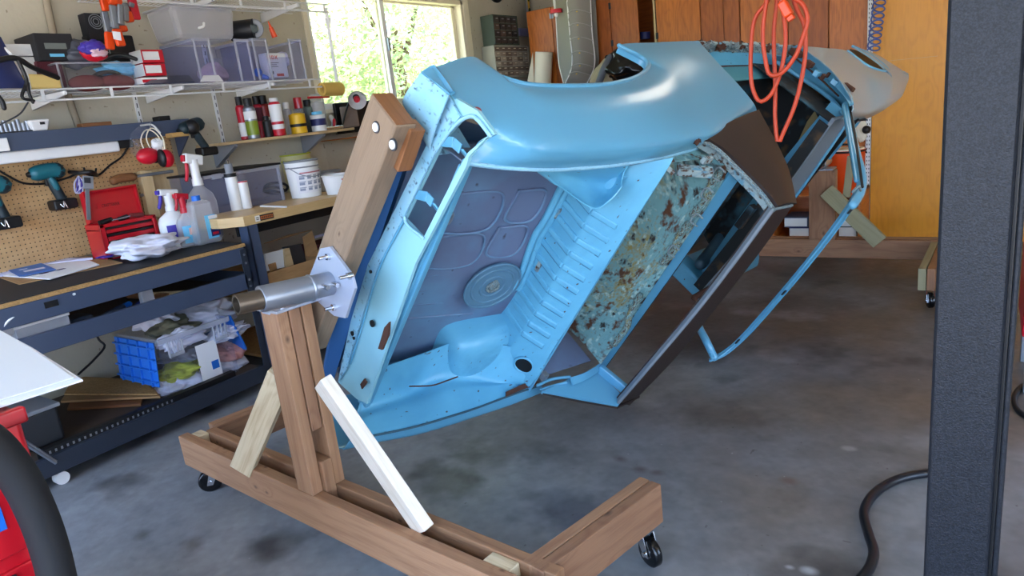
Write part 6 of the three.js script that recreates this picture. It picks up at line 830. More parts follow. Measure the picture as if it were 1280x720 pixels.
  // --- trunk: floor, walls, ribbed bulkhead, towers
  const J = [[0.78, 0.435, 0.653], [0.78, 0.334, 0.635], [0.78, 0.281, 0.637], [0.78, 0.164, 0.638], [0.78, 0.07, 0.632], [0.78, -0.103, 0.656], [0.78, -0.205, 0.659], [0.78, -0.355, 0.646], [0.78, -0.464, 0.628], [0.78, -0.665, 0.62], [0.78, -0.79, 0.626]], K = [[0.76, 0.52, 0.784], [0.76, 0.414, 0.797], [0.76, 0.337, 0.791], [0.76, 0.265, 0.794], [0.76, 0.198, 0.796], [0.76, 0.045, 0.8], [0.76, -0.061, 0.803], [0.76, -0.207, 0.801], [0.76, -0.336, 0.794], [0.76, -0.466, 0.788], [0.76, -0.608, 0.802]], T = [[0.823, 0.669, 0.928], [0.823, 0.639, 0.931], [0.823, 0.552, 0.931], [0.823, 0.462, 0.93], [0.823, 0.378, 0.93], [0.823, 0.176, 0.929], [0.823, 0.042, 0.931], [0.823, -0.161, 0.932], [0.823, -0.337, 0.93], [0.823, -0.522, 0.937], [0.823, -0.671, 0.912]];
  part('bulkhead', sheet([T.map((p) => plus(p, [0, 0, -0.002])), K, J], 60, 24, 0.004, { straightV: true }), M.paintIn);
  const ribShade = mat(0x3d7390, 0.8);  // shade along the rib edges, with some dirt, painted as dark blue strips
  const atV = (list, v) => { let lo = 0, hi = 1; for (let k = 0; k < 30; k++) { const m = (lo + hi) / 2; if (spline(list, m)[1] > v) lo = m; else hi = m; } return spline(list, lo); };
  for (let i = 0; i < 11; i++) { const v = 0.33 - i * 0.068, a = atV(J, v), b = atV(K, v), c = atV(T, v); for (const [p, q, f, g, h] of [[a, b, 0.06, 1, [-1, 0, 0.1]], [b, c, 0, 0.72, [-0.85, 0, 0.5]]]) { part('bulkhead_rib', beam(mix3(p, q, f), mix3(p, q, g), 0.026, 0.022, h, 0.006), M.paintIn); const k = [0, -0.016, 0]; part('rib_shade_line', beam(plus(mix3(p, q, f), k), plus(mix3(p, q, g), k), 0.005, 0.008, h, 0.001), ribShade); } }
  const fl = [J.map((p) => plus(p, [0.0, 0, 0])), J.map((p) => [0.45, p[1] * 1.04, lerp(p[2], 0.5, 0.5)]), J.map((p) => [0.1, p[1] * 1.1, 0.5])];
  fl.forEach((r) => { r.unshift(plus(r[0], [0, 0.2, 0.01])); r.push(plus(r[r.length - 1], [0, -0.2, 0.01])); r.forEach((p) => { p[1] = clamp(p[1], -0.66, r === fl[2] ? 0.61 : 0.54); }); });
  part('trunk_floor', sheet(fl, 40, 24, 0.004), M.primer, 'grimy purplish trunk floor');
  const fp = (u, v) => { const t = clamp((u - 0.1) / 0.68); return [u, v, lerp(0.5, lerp(0.5, 0.64, 1), t) + 0.004]; };
  const emb = (u0, v0, u1, v1) => part('floor_boss', [tube([fp(u0, v0), fp(u1, v0), fp(u1, v1), fp(u0, v1), fp(u0, v0)], 0.006, 6, 40)], M.primer);
  emb(0.28, 0.28, 0.5, 0.12); emb(0.28, 0.08, 0.5, -0.06); emb(0.56, 0.3, 0.68, 0.16); emb(0.55, 0.12, 0.68, -0.02);
  for (let i = 0; i < 4; i++) part('floor_rib', tube([fp(0.3, -0.12 - 0.08 * i), fp(0.62, -0.1 - 0.09 * i)], 0.006, 6), M.primer);
  const ec = [0.612, -0.166, 0.648]; part('drain_ring', [[0.125, 0.006], [0.095, 0.005], [0.055, 0.006]].map(([r, k]) => new THREE.TorusGeometry(r, k, 6, 40).rotateY(-0.2).translate(...ec)).concat(cyl(plus(ec, [0.002, 0, -0.01]), plus(ec, [0, 0, 0.0]), 0.125, 0.12, 40)), mat(0x53788e, 0.6), 'dull grey-blue ring on the trunk floor'); part('drain_plug', [ball(plus(ec, [-0.002, 0.01, 0.004]), 0.02, 0.03, 0.01), new THREE.TorusGeometry(0.026, 0.006, 6, 24).rotateY(-0.2).translate(...plus(ec, [-0.002, 0, 0.004]))], M.rustPale);
  part('floor_beam', [tube(J.slice(1, 7).map((p) => plus(p, [-0.045, 0, 0.004])), 0.014, 8, 40), tube(J.slice(1, 7).map((p) => plus(p, [-0.012, 0, 0.008])), 0.016, 8, 40)], M.paintIn);
  for (const p of [[0.75, 0.19, 0.598], [0.77, 0.207, 0.657], [0.74, -0.083, 0.607], [0.77, -0.044, 0.701]]) part('floor_clip', [ctr(p, 0.02, 0.05, 0.02, 0.004), ctr(plus(p, [0.02, -0.01, 0.012]), 0.03, 0.012, 0.012, 0.003)], M.rustPale);
  part('trunk_side', sheet([r0.slice(0, 7).map((p) => plus(p, [0.01, -0.02, -0.016])), r0.slice(0, 7).map((p) => [p[0] + 0.03, 0.56, lerp(p[2], 0.55, 0.6)]), r0.slice(0, 7).map((p) => [p[0] + 0.05, 0.5, 0.53])], 30, 10, 0.004), M.primer);
  const wellT = [[0.09, -0.682, 0.69], [0.12, -0.657, 0.697], [0.25, -0.658, 0.699], [0.4, -0.682, 0.683], [0.5, -0.628, 0.711], [0.6, -0.619, 0.749], [0.72, -0.621, 0.824], [0.8, -0.586, 0.904]];
  part('right_well', sheet([qi.map((p) => plus(p, [0, 0.002, 0])), qi.map((p, i) => plus(mix3(p, wellT[i], 0.5), [0, 0, -0.01])), wellT, wellT.map((p) => plus(p, [0.03, 0.16, -0.05]))], 40, 18, 0.004), M.paintIn);
  part('well_seam', tube([[0.268, -0.55, 0.741], [0.359, -0.55, 0.773], [0.423, -0.55, 0.777], [0.492, -0.55, 0.778]], 0.003, 6), M.rust);
  // suspension towers bulging into the trunk
  const hump = (c, a, b, h, ang) => { const g = new THREE.SphereGeometry(1, 40, 24, 0, Math.PI * 2, 0, Math.PI * 0.62), p = g.attributes.position; for (let i = 0; i < p.count; i++) { let x = p.getX(i), y = p.getY(i), z = p.getZ(i); const k = Math.pow(Math.abs(x) ** 5 + Math.abs(z) ** 5 + 1e-9, -1 / 5) * Math.hypot(x, z); x *= k; z *= k; p.setXYZ(i, x * a, -z * b, Math.sign(y) * Math.pow(Math.abs(y), 0.5) * h); } g.rotateZ(ang); g.translate(...c); g.computeVertexNormals(); return g; };
  const hR = [0.66, -0.532, 0.712], hL = [0.66, 0.491, 0.79];
  part('suspension_tower', hump(plus(hR, [0.05, -0.02, -0.09]), 0.2, 0.15, 0.15, 0.1), M.paintIn);
  part('suspension_tower', sheet([[[0.311, 0.585, 0.78], [0.421, 0.585, 0.8], [0.543, 0.585, 0.815], [0.673, 0.585, 0.83], [0.757, 0.585, 0.833]], [[0.348, 0.56, 0.769], [0.516, 0.51, 0.755], [0.682, 0.46, 0.763], [0.771, 0.47, 0.791], [0.746, 0.55, 0.835]], [[0.378, 0.54, 0.764], [0.537, 0.47, 0.768], [0.664, 0.42, 0.808], [0.743, 0.44, 0.83], [0.737, 0.52, 0.849]], [[0.447, 0.5, 0.753], [0.532, 0.46, 0.797], [0.639, 0.42, 0.86], [0.678, 0.47, 0.881], [0.705, 0.52, 0.878]]], 30, 18, 0.004), M.paintIn, 'tapered upper suspension tower in the trunk');
  for (const p of [[0.8, 0.488, 0.851], [0.79, -0.5, 0.862]]) { part('bulkhead_hole', cyl(plus(p, [0.02, 0, -0.01]), plus(p, [-0.006, 0, 0.004]), 0.04, 0.04, 28), M.black); part('hole_rim', new THREE.TorusGeometry(0.042, 0.005, 8, 30).applyQuaternion(new THREE.Quaternion().setFromUnitVectors(new THREE.Vector3(0, 0, 1), V([-0.8, 0, 0.6]))).translate(...plus(p, [-0.006, 0, 0.004])), M.paintIn); }
  part('bulkhead_rail', [sheet([[[0.81, 0.624, 0.906], [0.81, 0.102, 0.907], [0.81, -0.649, 0.914]], [[0.83, 0.627, 0.918], [0.83, 0.107, 0.923], [0.83, -0.634, 0.93]]], 30, 2, 0.012), tube([[0.832, 0.628, 0.919], [0.832, 0.108, 0.924], [0.832, -0.625, 0.933]], 0.006, 6)], M.paint);
  part('corner_rust', [sheet([[[0.693, -0.6, 0.906], [0.782, -0.6, 0.904], [0.872, -0.6, 0.907]], [[0.684, -0.61, 0.922], [0.791, -0.61, 0.924], [0.901, -0.61, 0.935]]], 20, 3, 0.006)], M.rust);
  part('corner_bracket', ctr([0.86, -0.522, 0.942], 0.03, 0.035, 0.03, 0.003), M.greySteel);
  // --- engine bay: rotten firewall, sides, window ledge
  const FU = 1.2;
  part('firewall', sheet([[[1.2, 0.604, 0.909], [1.2, 0.562, 0.972], [1.2, 0.166, 0.989], [1.2, -0.519, 1.003]], [[1.2, 0.62, 0.78], [1.19, 0.35, 0.8], [1.19, -0.1, 0.8], [1.2, -0.52, 0.8]], [[1.17, 0.6, 0.66], [1.14, 0.3, 0.5], [1.13, -0.2, 0.4], [1.16, -0.55, 0.35]]], 60, 40, 0.006, { shift: (p, a, b) => plus(p, [0.006 * (fbm(a * 9, b * 9 + 5, 2) - 0.5), 0, 0]) }), M.rot, 'rotten mottled firewall with crumbling insulation');
 
  for (const [a, b] of [[[1.15, 0.594, 0.962], [1.15, 0.393, 0.969]], [[1.15, 0.349, 0.976], [1.15, 0.143, 0.98]], [[1.15, -0.054, 0.984], [1.15, -0.337, 1.016]]]) part('insulation_strip', tube([a, mix3(a, b, 0.4), plus(mix3(a, b, 0.6), [0.01, 0, 0.01]), b], 0.016, 8), M.rot);
  for (const p of [[1.14, 0.591, 0.984], [1.14, 0.501, 0.991], [1.14, 0.394, 1.016], [1.14, 0.225, 1.013]]) part('retaining_clip', tube([plus(p, [0, 0.02, 0.0]), plus(p, [-0.006, 0.02, -0.03]), plus(p, [-0.006, -0.02, -0.03]), plus(p, [0, -0.02, 0])], 0.004, 6), M.rustPale);
  part('bay_side', sheet([[[0.84, -0.6, 0.9], [1.25, -0.6, 0.93]], [[0.84, -0.55, 0.3], [1.22, -0.55, 0.3]]], 8, 6, 0.004), M.primer); part('bay_side', sheet([[[0.84, 0.61, 0.88], [1.22, 0.61, 0.9]], [[0.86, 0.6, 0.76], [1.2, 0.6, 0.76]]], 8, 6, 0.004), M.rot);
  part('bay_hinge', [beam([0.86, 0.608, 0.883], [0.9, 0.587, 0.922], 0.02, 0.012, [0, 0, 1]), beam([1, 0.559, 0.878], [1.1, 0.594, 0.958], 0.035, 0.03, [0, 0, 1]), ctr([1.05, 0.64, 0.935], 0.06, 0.03, 0.02, 0.008)], M.rustPale);
  part('window_ledge', sheet([[[1.22, 0.595, 0.969], [1.22, 0.135, 0.976], [1.22, -0.538, 0.984]], [[1.28, 0.569, 0.995], [1.28, 0.106, 1.002], [1.28, -0.58, 1.003]]], 24, 2, 0.01), M.paint);
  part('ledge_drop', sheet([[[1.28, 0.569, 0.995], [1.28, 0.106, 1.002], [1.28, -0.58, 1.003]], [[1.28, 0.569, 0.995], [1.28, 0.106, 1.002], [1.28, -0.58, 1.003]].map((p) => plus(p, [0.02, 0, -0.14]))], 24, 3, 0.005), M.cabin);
  // --- roll hoop with its sails
  const sRear = [[1.095, 0.665, 0.849], [1.167, 0.648, 0.904], [1.209, 0.625, 0.987], [1.242, 0.598, 1.116], [1.234, 0.585, 1.187]], sFront = [[1.583, 0.7, 0.77], [1.554, 0.675, 0.866], [1.544, 0.645, 0.949], [1.523, 0.605, 1.046], [1.432, 0.56, 1.174]];
  const sail = part('sail_panel', sheet([sFront, sFront.map((p, i) => plus(mix3(p, sRear[i], 0.5), [0, 0.012, 0])), sRear], 24, 10, 0.02), M.brown, 'dark brown left sail panel');
  part('sail_patch', sheet([[[1.074, 0.672, 0.847], [1.315, 0.685, 0.824], [1.566, 0.705, 0.782]], [[1.08, 0.668, 0.867], [1.271, 0.664, 0.888], [1.529, 0.678, 0.884]]], 16, 3, 0.006), M.brown, 'dark brown foot of the left sail');
  part('sail_lip', [tube(sRear.map((p) => plus(p, [-0.006, 0, 0])), 0.009, 8, 30), sheet([sRear, sRear.map((p) => plus(p, [0.01, -0.035, -0.01]))], 24, 2, 0.006)], M.rustPale, 'pale rusty lip of the left sail');
  const hA = [[1.229, 0.585, 1.19], [1.234, 0.351, 1.197], [1.235, 0.051, 1.2], [1.216, -0.248, 1.197], [1.198, -0.585, 1.19]], hB = [[1.432, 0.555, 1.178], [1.441, 0.311, 1.19], [1.443, -0.001, 1.194], [1.458, -0.368, 1.19], [1.395, -0.734, 1.178]];
  part('hoop_top', sheet([hA, hB], 40, 3, 0.03), M.brown, 'dark brown top of the roll hoop');
  part('hoop_lip', [tube(hA.map((p) => plus(p, [-0.01, 0, -0.004])), 0.009, 8, 40), sheet([hA.map((p) => plus(p, [-0.012, 0, -0.004])), hA.map((p) => plus(p, [0.0, 0, -0.02]))], 40, 2, 0.005)], mat(0x7f878d, 0.5, { metalness: 0.3 }), 'bright lip along the rear of the roll hoop');
  part('hoop_seam', tube([[1.18, 0.606, 1.2], [1.374, 0.583, 1.19]], 0.006, 6), M.rustPale);
  part('right_sail', [plate([[0.858, -0.59, 0.977], [1.048, -0.59, 0.975], [1.22, -0.59, 0.997], [1.247, -0.59, 1.177], [1.176, -0.59, 1.197], [1.004, -0.59, 1.081]], 0.02, [], [0, -1, 0])], M.paint); part('right_sail_outer', sheet([[[0.865, -0.6, 0.981], [1.008, -0.6, 1.084], [1.18, -0.6, 1.2]], [[0.865, -0.6, 0.981], [1.008, -0.6, 1.084], [1.18, -0.6, 1.2]].map((p) => plus(p, [0.25, -0.07, -0.02]))], 10, 3, 0.01), M.brown);
  part('right_pillar', [beam([1.226, -0.57, 0.995], [1.273, -0.57, 1.178], 0.05, 0.03, [1, 0, 0], 0.008)], M.paint);
  part('right_flange', [sheet([[[1.017, -0.56, 0.983], [1.112, -0.56, 0.99], [1.25, -0.56, 0.977]], [[1.016, -0.58, 1.015], [1.117, -0.58, 1.016], [1.23, -0.58, 1.004]]], 12, 2, 0.008), tube([[0.866, -0.6, 0.938], [0.962, -0.6, 0.938], [1.041, -0.58, 0.971]], 0.008, 6), tube([[0.866, -0.6, 0.962], [0.944, -0.6, 0.97], [1.001, -0.58, 0.99]], 0.006, 6)], M.paint);
  part('left_window_pillar', sheet([sRear.map((p) => plus(p, [0.01, -0.034, -0.01])), sRear.map((p) => plus(p, [0.07, -0.05, -0.01]))], 16, 2, 0.006), M.cabin);
  // --- cabin: floor, tunnel, sills, dash, cowl, windscreen frame
  part('cabin_floor', sheet([[[1.8, 0.58, 0.2], [2.2, 0.58, 0.18], [2.75, 0.55, 0.26], [2.95, 0.5, 0.5]], [[1.22, -0.58, 0.2], [2.2, -0.58, 0.18], [2.75, -0.55, 0.26], [2.95, -0.5, 0.5]]], 24, 10, 0.006), M.cabin, 'dark grimy cabin floor');
  part('tunnel', [box3([1.24, -0.1, 0.19], [2.8, 0.1, 0.33], 0.03)], M.cabin); part('seat_rail', [box3([1.5, 0.22, 0.19], [2.1, 0.26, 0.23]), box3([1.5, 0.44, 0.19], [2.1, 0.48, 0.23]), box3([1.5, -0.26, 0.19], [2.1, -0.22, 0.23]), box3([1.5, -0.48, 0.19], [2.1, -0.44, 0.23])], M.cabin);
  part('cabin_ridge', [box3([1.24, -0.56, 0.19], [1.34, -0.1, 0.4], 0.03)], M.cabin);
  const sillS = [[1.811, 0.72, 0.244], [2.099, 0.72, 0.231], [2.428, 0.72, 0.231], [2.861, 0.72, 0.237]], sillI = [[1.935, 0.66, 0.216], [2.202, 0.66, 0.215], [2.515, 0.66, 0.222], [2.805, 0.66, 0.247]], sillB = [[2.043, 0.58, 0.234], [2.299, 0.58, 0.226], [2.619, 0.58, 0.217], [2.994, 0.58, 0.198]], sillF = [[1.962, 0.56, 0.344], [2.191, 0.56, 0.335], [2.488, 0.56, 0.319], [2.85, 0.56, 0.301]];
  part('left_sill', sheet([sillS, sillI], 60, 6, 0.01, { shift: (p, a, b) => plus(p, [0, 0, 0.02 * (fbm(a * 26, b * 4, 3) - 0.5)]) }), M.rustPale, 'rust-eaten top edge of the left sill'); part('sill_wall', sheet([sillI, sillB], 30, 4, 0.008), M.paintIn); part('sill_base', sheet([sillB, sillF], 30, 3, 0.008), mat(0x4d8a94, 0.6));
  for (let i = 0; i < 13; i++) { const p = spline(sillS, (i + 0.5) / 13); part('sill_flake', lump(plus(p, [0, -0.02, 0.012 * (i % 2)]), 0.035, 0.02, 0.014, 0.9, 3, i, 14), i % 3 ? M.rustPale : M.rust); }
  part('sill_rust', tube(sillB.map((p) => plus(p, [0, 0.004, 0.006])), 0.007, 6), M.rust);
  part('panel_tear', tube([[1.105, 0.712, 0.793], [1.073, 0.698, 0.825], [1.036, 0.678, 0.856]], 0.004, 6), M.rust); part('tear_rust', lump([1.021, 0.68, 0.862], 0.02, 0.015, 0.025, 0.8, 3, 2, 16), M.rust);
  part('right_sill', [box3([1.3, -0.74, 0.18], [2.75, -0.6, 0.34], 0.02)], M.cabin);
  part('right_hinge_post', [box3([2.5, -0.72, 0.3], [2.64, -0.6, 0.8], 0.02)], M.paintIn);
  part('left_hinge_post', [sheet([[[2.761, 0.745, 0.275], [2.742, 0.75, 0.413], [2.656, 0.75, 0.59], [2.576, 0.74, 0.733], [2.486, 0.73, 0.812]], [[2.876, 0.68, 0.195], [2.857, 0.68, 0.337], [2.796, 0.68, 0.497], [2.68, 0.68, 0.669], [2.618, 0.68, 0.753]], [[2.911, 0.62, 0.11], [2.802, 0.62, 0.281], [2.786, 0.62, 0.426], [2.773, 0.62, 0.582], [2.722, 0.62, 0.729]]], 24, 10, 0.006)], M.paintIn);
  part('post_lip', tube([[2.688, 0.63, 0.265], [2.703, 0.63, 0.362], [2.725, 0.63, 0.464], [2.693, 0.64, 0.586], [2.624, 0.65, 0.701], [2.546, 0.64, 0.802]], 0.012, 8, 40), M.paint);
  part('post_seam', tube([[2.76, 0.69, 0.232], [2.719, 0.69, 0.379], [2.665, 0.695, 0.534], [2.598, 0.695, 0.688]], 0.005, 6, 30), M.rust);
  for (const [x, y, w, h, m] of [[996, 66, .05, .05, 0], [1012, 80, .035, .03, 0], [1021, 92, .025, .025, 1], [1029, 96, .015, .02, 0], [1043, 103, .03, .012, 1], [1060, 108, .05, .035, 0], [1035, 94, .012, .014, 0]]) { const pp = { 996: [2.672, 0.73, 0.334], 1012: [2.614, 0.735, 0.452], 1021: [2.539, 0.735, 0.543], 1029: [2.541, 0.74, 0.58], 1043: [2.603, 0.735, 0.625], 1060: [2.629, 0.745, 0.693], 1035: [2.626, 0.74, 0.566] }[x]; part('hinge_slot', ctr(pp, h * 1.3, 0.03, w * 1.2, 0.004), m ? M.paint : M.rust); }
  part('dash', [sheet([[[2.42, 0.6, 0.8], [2.38, 0.2, 0.83], [2.38, -0.2, 0.83], [2.42, -0.6, 0.8]], [[2.42, 0.6, 0.74], [2.39, 0.2, 0.76], [2.39, -0.2, 0.76], [2.42, -0.6, 0.74]]], 24, 10, 0.006)], M.cabin);

  const inner = mat(0x35505f, 0.6);
  part('inner_brace', tube([[2.515, -0.52, 0.664], [2.727, -0.51, 0.597], [3, -0.48, 0.507], [3.409, -0.48, 0.375]], 0.038, 12, 30), inner); part('inner_brace', ball([3.352, -0.46, 0.475], 0.05, 0.06, 0.07), inner); part('inner_brace', tube([[2.431, -0.54, 0.561], [2.926, -0.54, 0.396], [3.457, -0.54, 0.203]], 0.025, 10, 20), inner);
  part('hole_plate', ctr([2.977, -0.4, 0.593], 0.05, 0.012, 0.03, 0.003), M.paintWorn); part('brace_hole', ball([2.827, -0.42, 0.613], 0.014), M.black); part('inner_rust', tube([[2.237, -0.55, 0.847], [2.591, -0.56, 0.806], [3.063, -0.57, 0.667]], 0.02, 8, 20), M.rust);
  part('dash_bracket', [box3([2.34, -0.1, 0.74], [2.4, 0.05, 0.78]), box3([2.34, 0.14, 0.75], [2.38, 0.3, 0.78])], M.cabin);
  part('front_bulkhead', sheet([[[2.78, 0.62, 0.8], [2.8, -0.62, 0.8]], [[2.95, 0.55, 0.3], [2.95, -0.55, 0.3]]], 10, 8, 0.006), M.cabin);
  part('cowl', sheet([[[2.42, 0.64, 0.805], [2.38, 0.2, 0.835], [2.38, -0.2, 0.835], [2.42, -0.64, 0.805]], [[2.56, 0.66, 0.815], [2.54, 0.2, 0.85], [2.54, -0.2, 0.85], [2.56, -0.66, 0.815]]], 24, 4, 0.02), mat(0x6d7880, 0.5), 'grey cowl below the windscreen opening');
  part('scuttle', sheet([[[2.575, 0.66, 0.815], [2.555, 0.2, 0.85], [2.555, -0.2, 0.85], [2.575, -0.66, 0.815]], [[2.6, 0.66, 0.68], [2.6, 0.2, 0.66], [2.6, -0.2, 0.66], [2.6, -0.66, 0.68]]], 24, 4, 0.01), M.paint);
  const pillar = (a, b, w, nm) => [beam(a, b, w, 0.03, [1, 0, 0.3], 0.006), beam(plus(a, [-0.016, -0.008, 0]), plus(b, [-0.016, -0.008, 0]), w * 0.35, 0.02, [1, 0, 0.3], 0.003)];
  const aB = [2.559, 0.69, 0.764], aT = [2.009, 0.585, 1.213];
  part('windscreen_pillar', [tube([aB, mix3(aB, aT, 0.5), [2.091, 0.6, 1.161], [2.01, 0.58, 1.212], [1.893, 0.55, 1.251]], 0.022, 10, 30), tube([plus(aB, [-0.03, 0, 0]), plus(mix3(aB, aT, 0.5), [-0.03, 0, 0]), [2.047, 0.59, 1.164]], 0.012, 8, 20)], M.paint);
  part('pillar_seal', tube([plus(aB, [-0.016, 0.018, 0.01]), plus(mix3(aB, aT, 0.5), [-0.016, 0.02, 0.006]), plus(aT, [-0.016, 0.016, 0])], 0.006, 6), M.black);
  const hp = [[2.065, 0.553, 1.2], [2.11, 0.45, 1.21], [2.16, 0.162, 1.22], [2.2, -0.16, 1.22], [2.213, -0.493, 1.215], [2.156, -0.627, 1.205], [2.104, -0.664, 1.19]];
  part('windscreen_header', [sheet([hp.map((p) => plus(p, [-0.035, 0, -0.004])), hp.map((p) => plus(p, [0, 0, 0.006])), hp.map((p) => plus(p, [0.035, 0, -0.012]))], 60, 6, 0.012), tube(hp.map((p) => plus(p, [-0.036, 0, 0])), 0.007, 6, 40), tube(hp.map((p) => plus(p, [0.0, 0, 0.008])), 0.004, 6, 40)], M.paint);
  for (const p of [[2.048, 0.468, 1.23], [1.95, 0.564, 1.225], [2.114, -0.081, 1.236], [2.08, -0.457, 1.23]]) part('header_slot', ctr(p, 0.02, 0.03, 0.008, 0.002), M.black);
  part('header_latch', tube([[1.783, 0.628, 1.24], [1.793, 0.652, 1.24], [1.879, 0.622, 1.24]], 0.006, 6), M.rustPale);
  const bT = [2.093, -0.645, 1.19]; part('windscreen_pillar', [tube([bT, [2.08, -0.6, 1.108], [2.199, -0.63, 0.97], [2.5, -0.67, 0.84]], 0.022, 10, 24), tube([plus(bT, [-0.03, 0.01, 0]), plus([2.205, -0.63, 0.972], [-0.03, 0.01, 0]), [2.46, -0.66, 0.84]], 0.012, 8, 20)], M.paint);
  // --- front fenders and nose
  const L = [[2.744, 0.75, 0.292], [3.093, 0.74, 0.287], [3.395, 0.74, 0.313], [3.373, 0.74, 0.481], [3.606, 0.74, 0.525], [3.676, 0.74, 0.351], [3.595, 0.74, 0.251], [3.858, 0.735, 0.348], [3.918, 0.71, 0.516]], Cr = [[2.486, 0.73, 0.812], [2.658, 0.7, 0.799], [2.837, 0.68, 0.788], [3.003, 0.68, 0.776], [3.196, 0.68, 0.757], [3.401, 0.68, 0.719], [3.596, 0.68, 0.677], [3.852, 0.66, 0.612], [4.131, 0.64, 0.533]];
  const Mi = L.map((p, i) => plus(mix3(p, Cr[i], 0.55), [0, 0.035, 0])), inn = Cr.map((p) => [p[0] - 0.01, 0.52, p[2] - 0.05]);
  part('front_fender', sheet([inn, Cr.map((p, i) => plus(mix3(p, inn[i], 0.4), [0, 0, 0.02])), Cr, Mi, L], 60, 24, 0.005), phys(0x7f9fad, 0.3, { clearcoat: 0.4 }), 'greyish left front fender with wheel arch');
  part('fender_arch_lip', tube(L.slice(2, 7), 0.009, 8, 30), M.paint);
  part('fender_jamb', sheet([[[2.755, 0.75, 0.292], [2.725, 0.755, 0.429], [2.64, 0.755, 0.605], [2.564, 0.745, 0.74], [2.486, 0.73, 0.812]], [[2.771, 0.72, 0.249], [2.737, 0.72, 0.395], [2.649, 0.72, 0.565], [2.549, 0.72, 0.723], [2.459, 0.72, 0.809]]], 16, 2, 0.006), M.paint);
  const f0 = [[2.62, -0.62, 0.8], [2.8, -0.625, 0.79], [3.0, -0.63, 0.78], [3.2, -0.635, 0.765]];
  part('front_fender', sheet([f0.map((p) => [p[0], -0.69, p[2] - 0.32]), f0.map((p) => [p[0], -0.7, p[2] - 0.16]), f0, f0.map((p) => [p[0] - 0.01, -0.52, p[2] - 0.05])], 30, 14, 0.005), M.paint);
  part('nose_panel', sheet([[[3.9, 0.64, 0.5], [3.93, 0.4, 0.5], [3.94, 0.2, 0.5], [3.94, 0, 0.5]], [[3.86, 0.62, 0.3], [3.9, 0.4, 0.28], [3.9, 0.2, 0.28], [3.9, 0, 0.28]]], 20, 6, 0.006), M.paint);
  part('cowl_edge', tube([[2.565, 0.66, 0.82], [2.545, 0.2, 0.855], [2.545, -0.2, 0.855], [2.565, -0.66, 0.82]], 0.008, 6), M.paint);
  part('left_kick_panel', sheet([[[2.42, 0.62, 0.8], [2.95, 0.6, 0.79]], [[2.5, 0.6, 0.2], [2.95, 0.58, 0.25]]], 8, 8, 0.006), M.cabin);
  part('heater_plate', plate([[2.72, 0.469, 0.599], [2.72, 0.59, 0.596], [2.72, 0.606, 0.715], [2.72, 0.497, 0.757], [2.72, 0.282, 0.73], [2.72, 0.265, 0.648]], 0.01, [], [-1, 0, 0]), mat(0x7d6c42, 0.8), 'tan rusty plate on the front bulkhead'); part('heater_hole', ball([2.69, 0.575, 0.653], 0.02, 0.05, 0.05), M.black);
  part('wheelhouse', plate([[4.252, 0.6, 0.022], [4.531, 0.6, 0.101], [4.48, 0.6, 0.305], [4.173, 0.6, 0.403], [3.85, 0.6, 0.369], [3.828, 0.6, 0.186]], -0.01, [], [0, 1, 0]), M.black);
  part('front_trunk', sheet([[[2.96, 0.52, 0.5], [3.4, 0.52, 0.4], [3.88, 0.5, 0.4]], [[2.96, -0.3, 0.5], [3.4, -0.1, 0.4], [3.88, 0, 0.4]]], 12, 10, 0.006), M.paintIn); part('front_trunk_wall', [sheet([[[2.8, 0.52, 0.79], [3.88, 0.52, 0.52]], [[2.96, 0.52, 0.42], [3.88, 0.5, 0.38]]], 10, 5, 0.006)], M.paintIn);
}

// ---------------------------------------------------------------- near things
const LX0 = [-0.066, 0.439, -1.5][0], LX1 = [0.076, 0.486, -1.5][0];
thing('lift_column', 'tall black textured steel column at the right of the picture', 'column', undefined, (add) => {
  const a = [-0.078, 1.598, -1.5], b = [-0.066, 0.439, -1.5], a1 = [0.021, 1.581, -1.5], b1 = [0.061, 0.481, -1.5], dn = (p, q) => mix3(p, q, (p[1] - 0.02) / (p[1] - q[1])), up = (p, q) => mix3(p, q, (p[1] - 2.6) / (p[1] - q[1]));
  const x0 = (a[0] + b[0]) / 2, x1 = (a1[0] + b1[0]) / 2;
  add('front_face', box(x0, 0.012, -1.512, x1, 2.7, -1.5, 0.011, 1), M.blackSteel); add('side_face', [box(x0, 0.012, -1.7, x0 + 0.008, 2.7, -1.506, 0.003, 1), box(x1 - 0.008, 0.012, -1.7, x1, 2.7, -1.506, 0.003, 1)], M.blackSteel);
  add('channel_lip', [box(x1 + 0.006, 0.012, -1.53, x1 + 0.016, 2.7, -1.5, 0.003, 1)], M.blackSteel); add('inner_channel', box(x0 + 0.02, 0.012, -1.72, x1 + 0.012, 2.7, -1.7, 0.003, 1), M.black);
  add('base_plate', box(x0 - 0.08, 0, -1.8, x1 + 0.08, 0.012, -1.42, 0.002), M.blackSteel);
});
solo('floor_hose', tube([[0.067, 0.02, -2.817], [-0.137, 0.02, -2.708], [-0.225, 0.02, -2.621], [-0.283, 0.02, -2.491], [-0.297, 0.02, -2.363], [-0.266, 0.02, -2.236], [-0.24, 0.02, -2.146], [-0.242, 0.02, -2.051], [-0.265, 0.02, -1.967], [-0.328, 0.02, -1.823]], 0.016, 12, 120), phys(0x15171c, 0.35), 'black hose snaking over the floor beside the black column', 'hose');
solo('floor_cable', tube([[0.25, 0.012, -3.843], [0.173, 0.012, -3.669], [0.147, 0.012, -3.52], [0.167, 0.012, -3.389], [0.229, 0.012, -3.316]], 0.012, 10, 40), M.black, 'black cable loop on the floor right of the black column', 'cable');
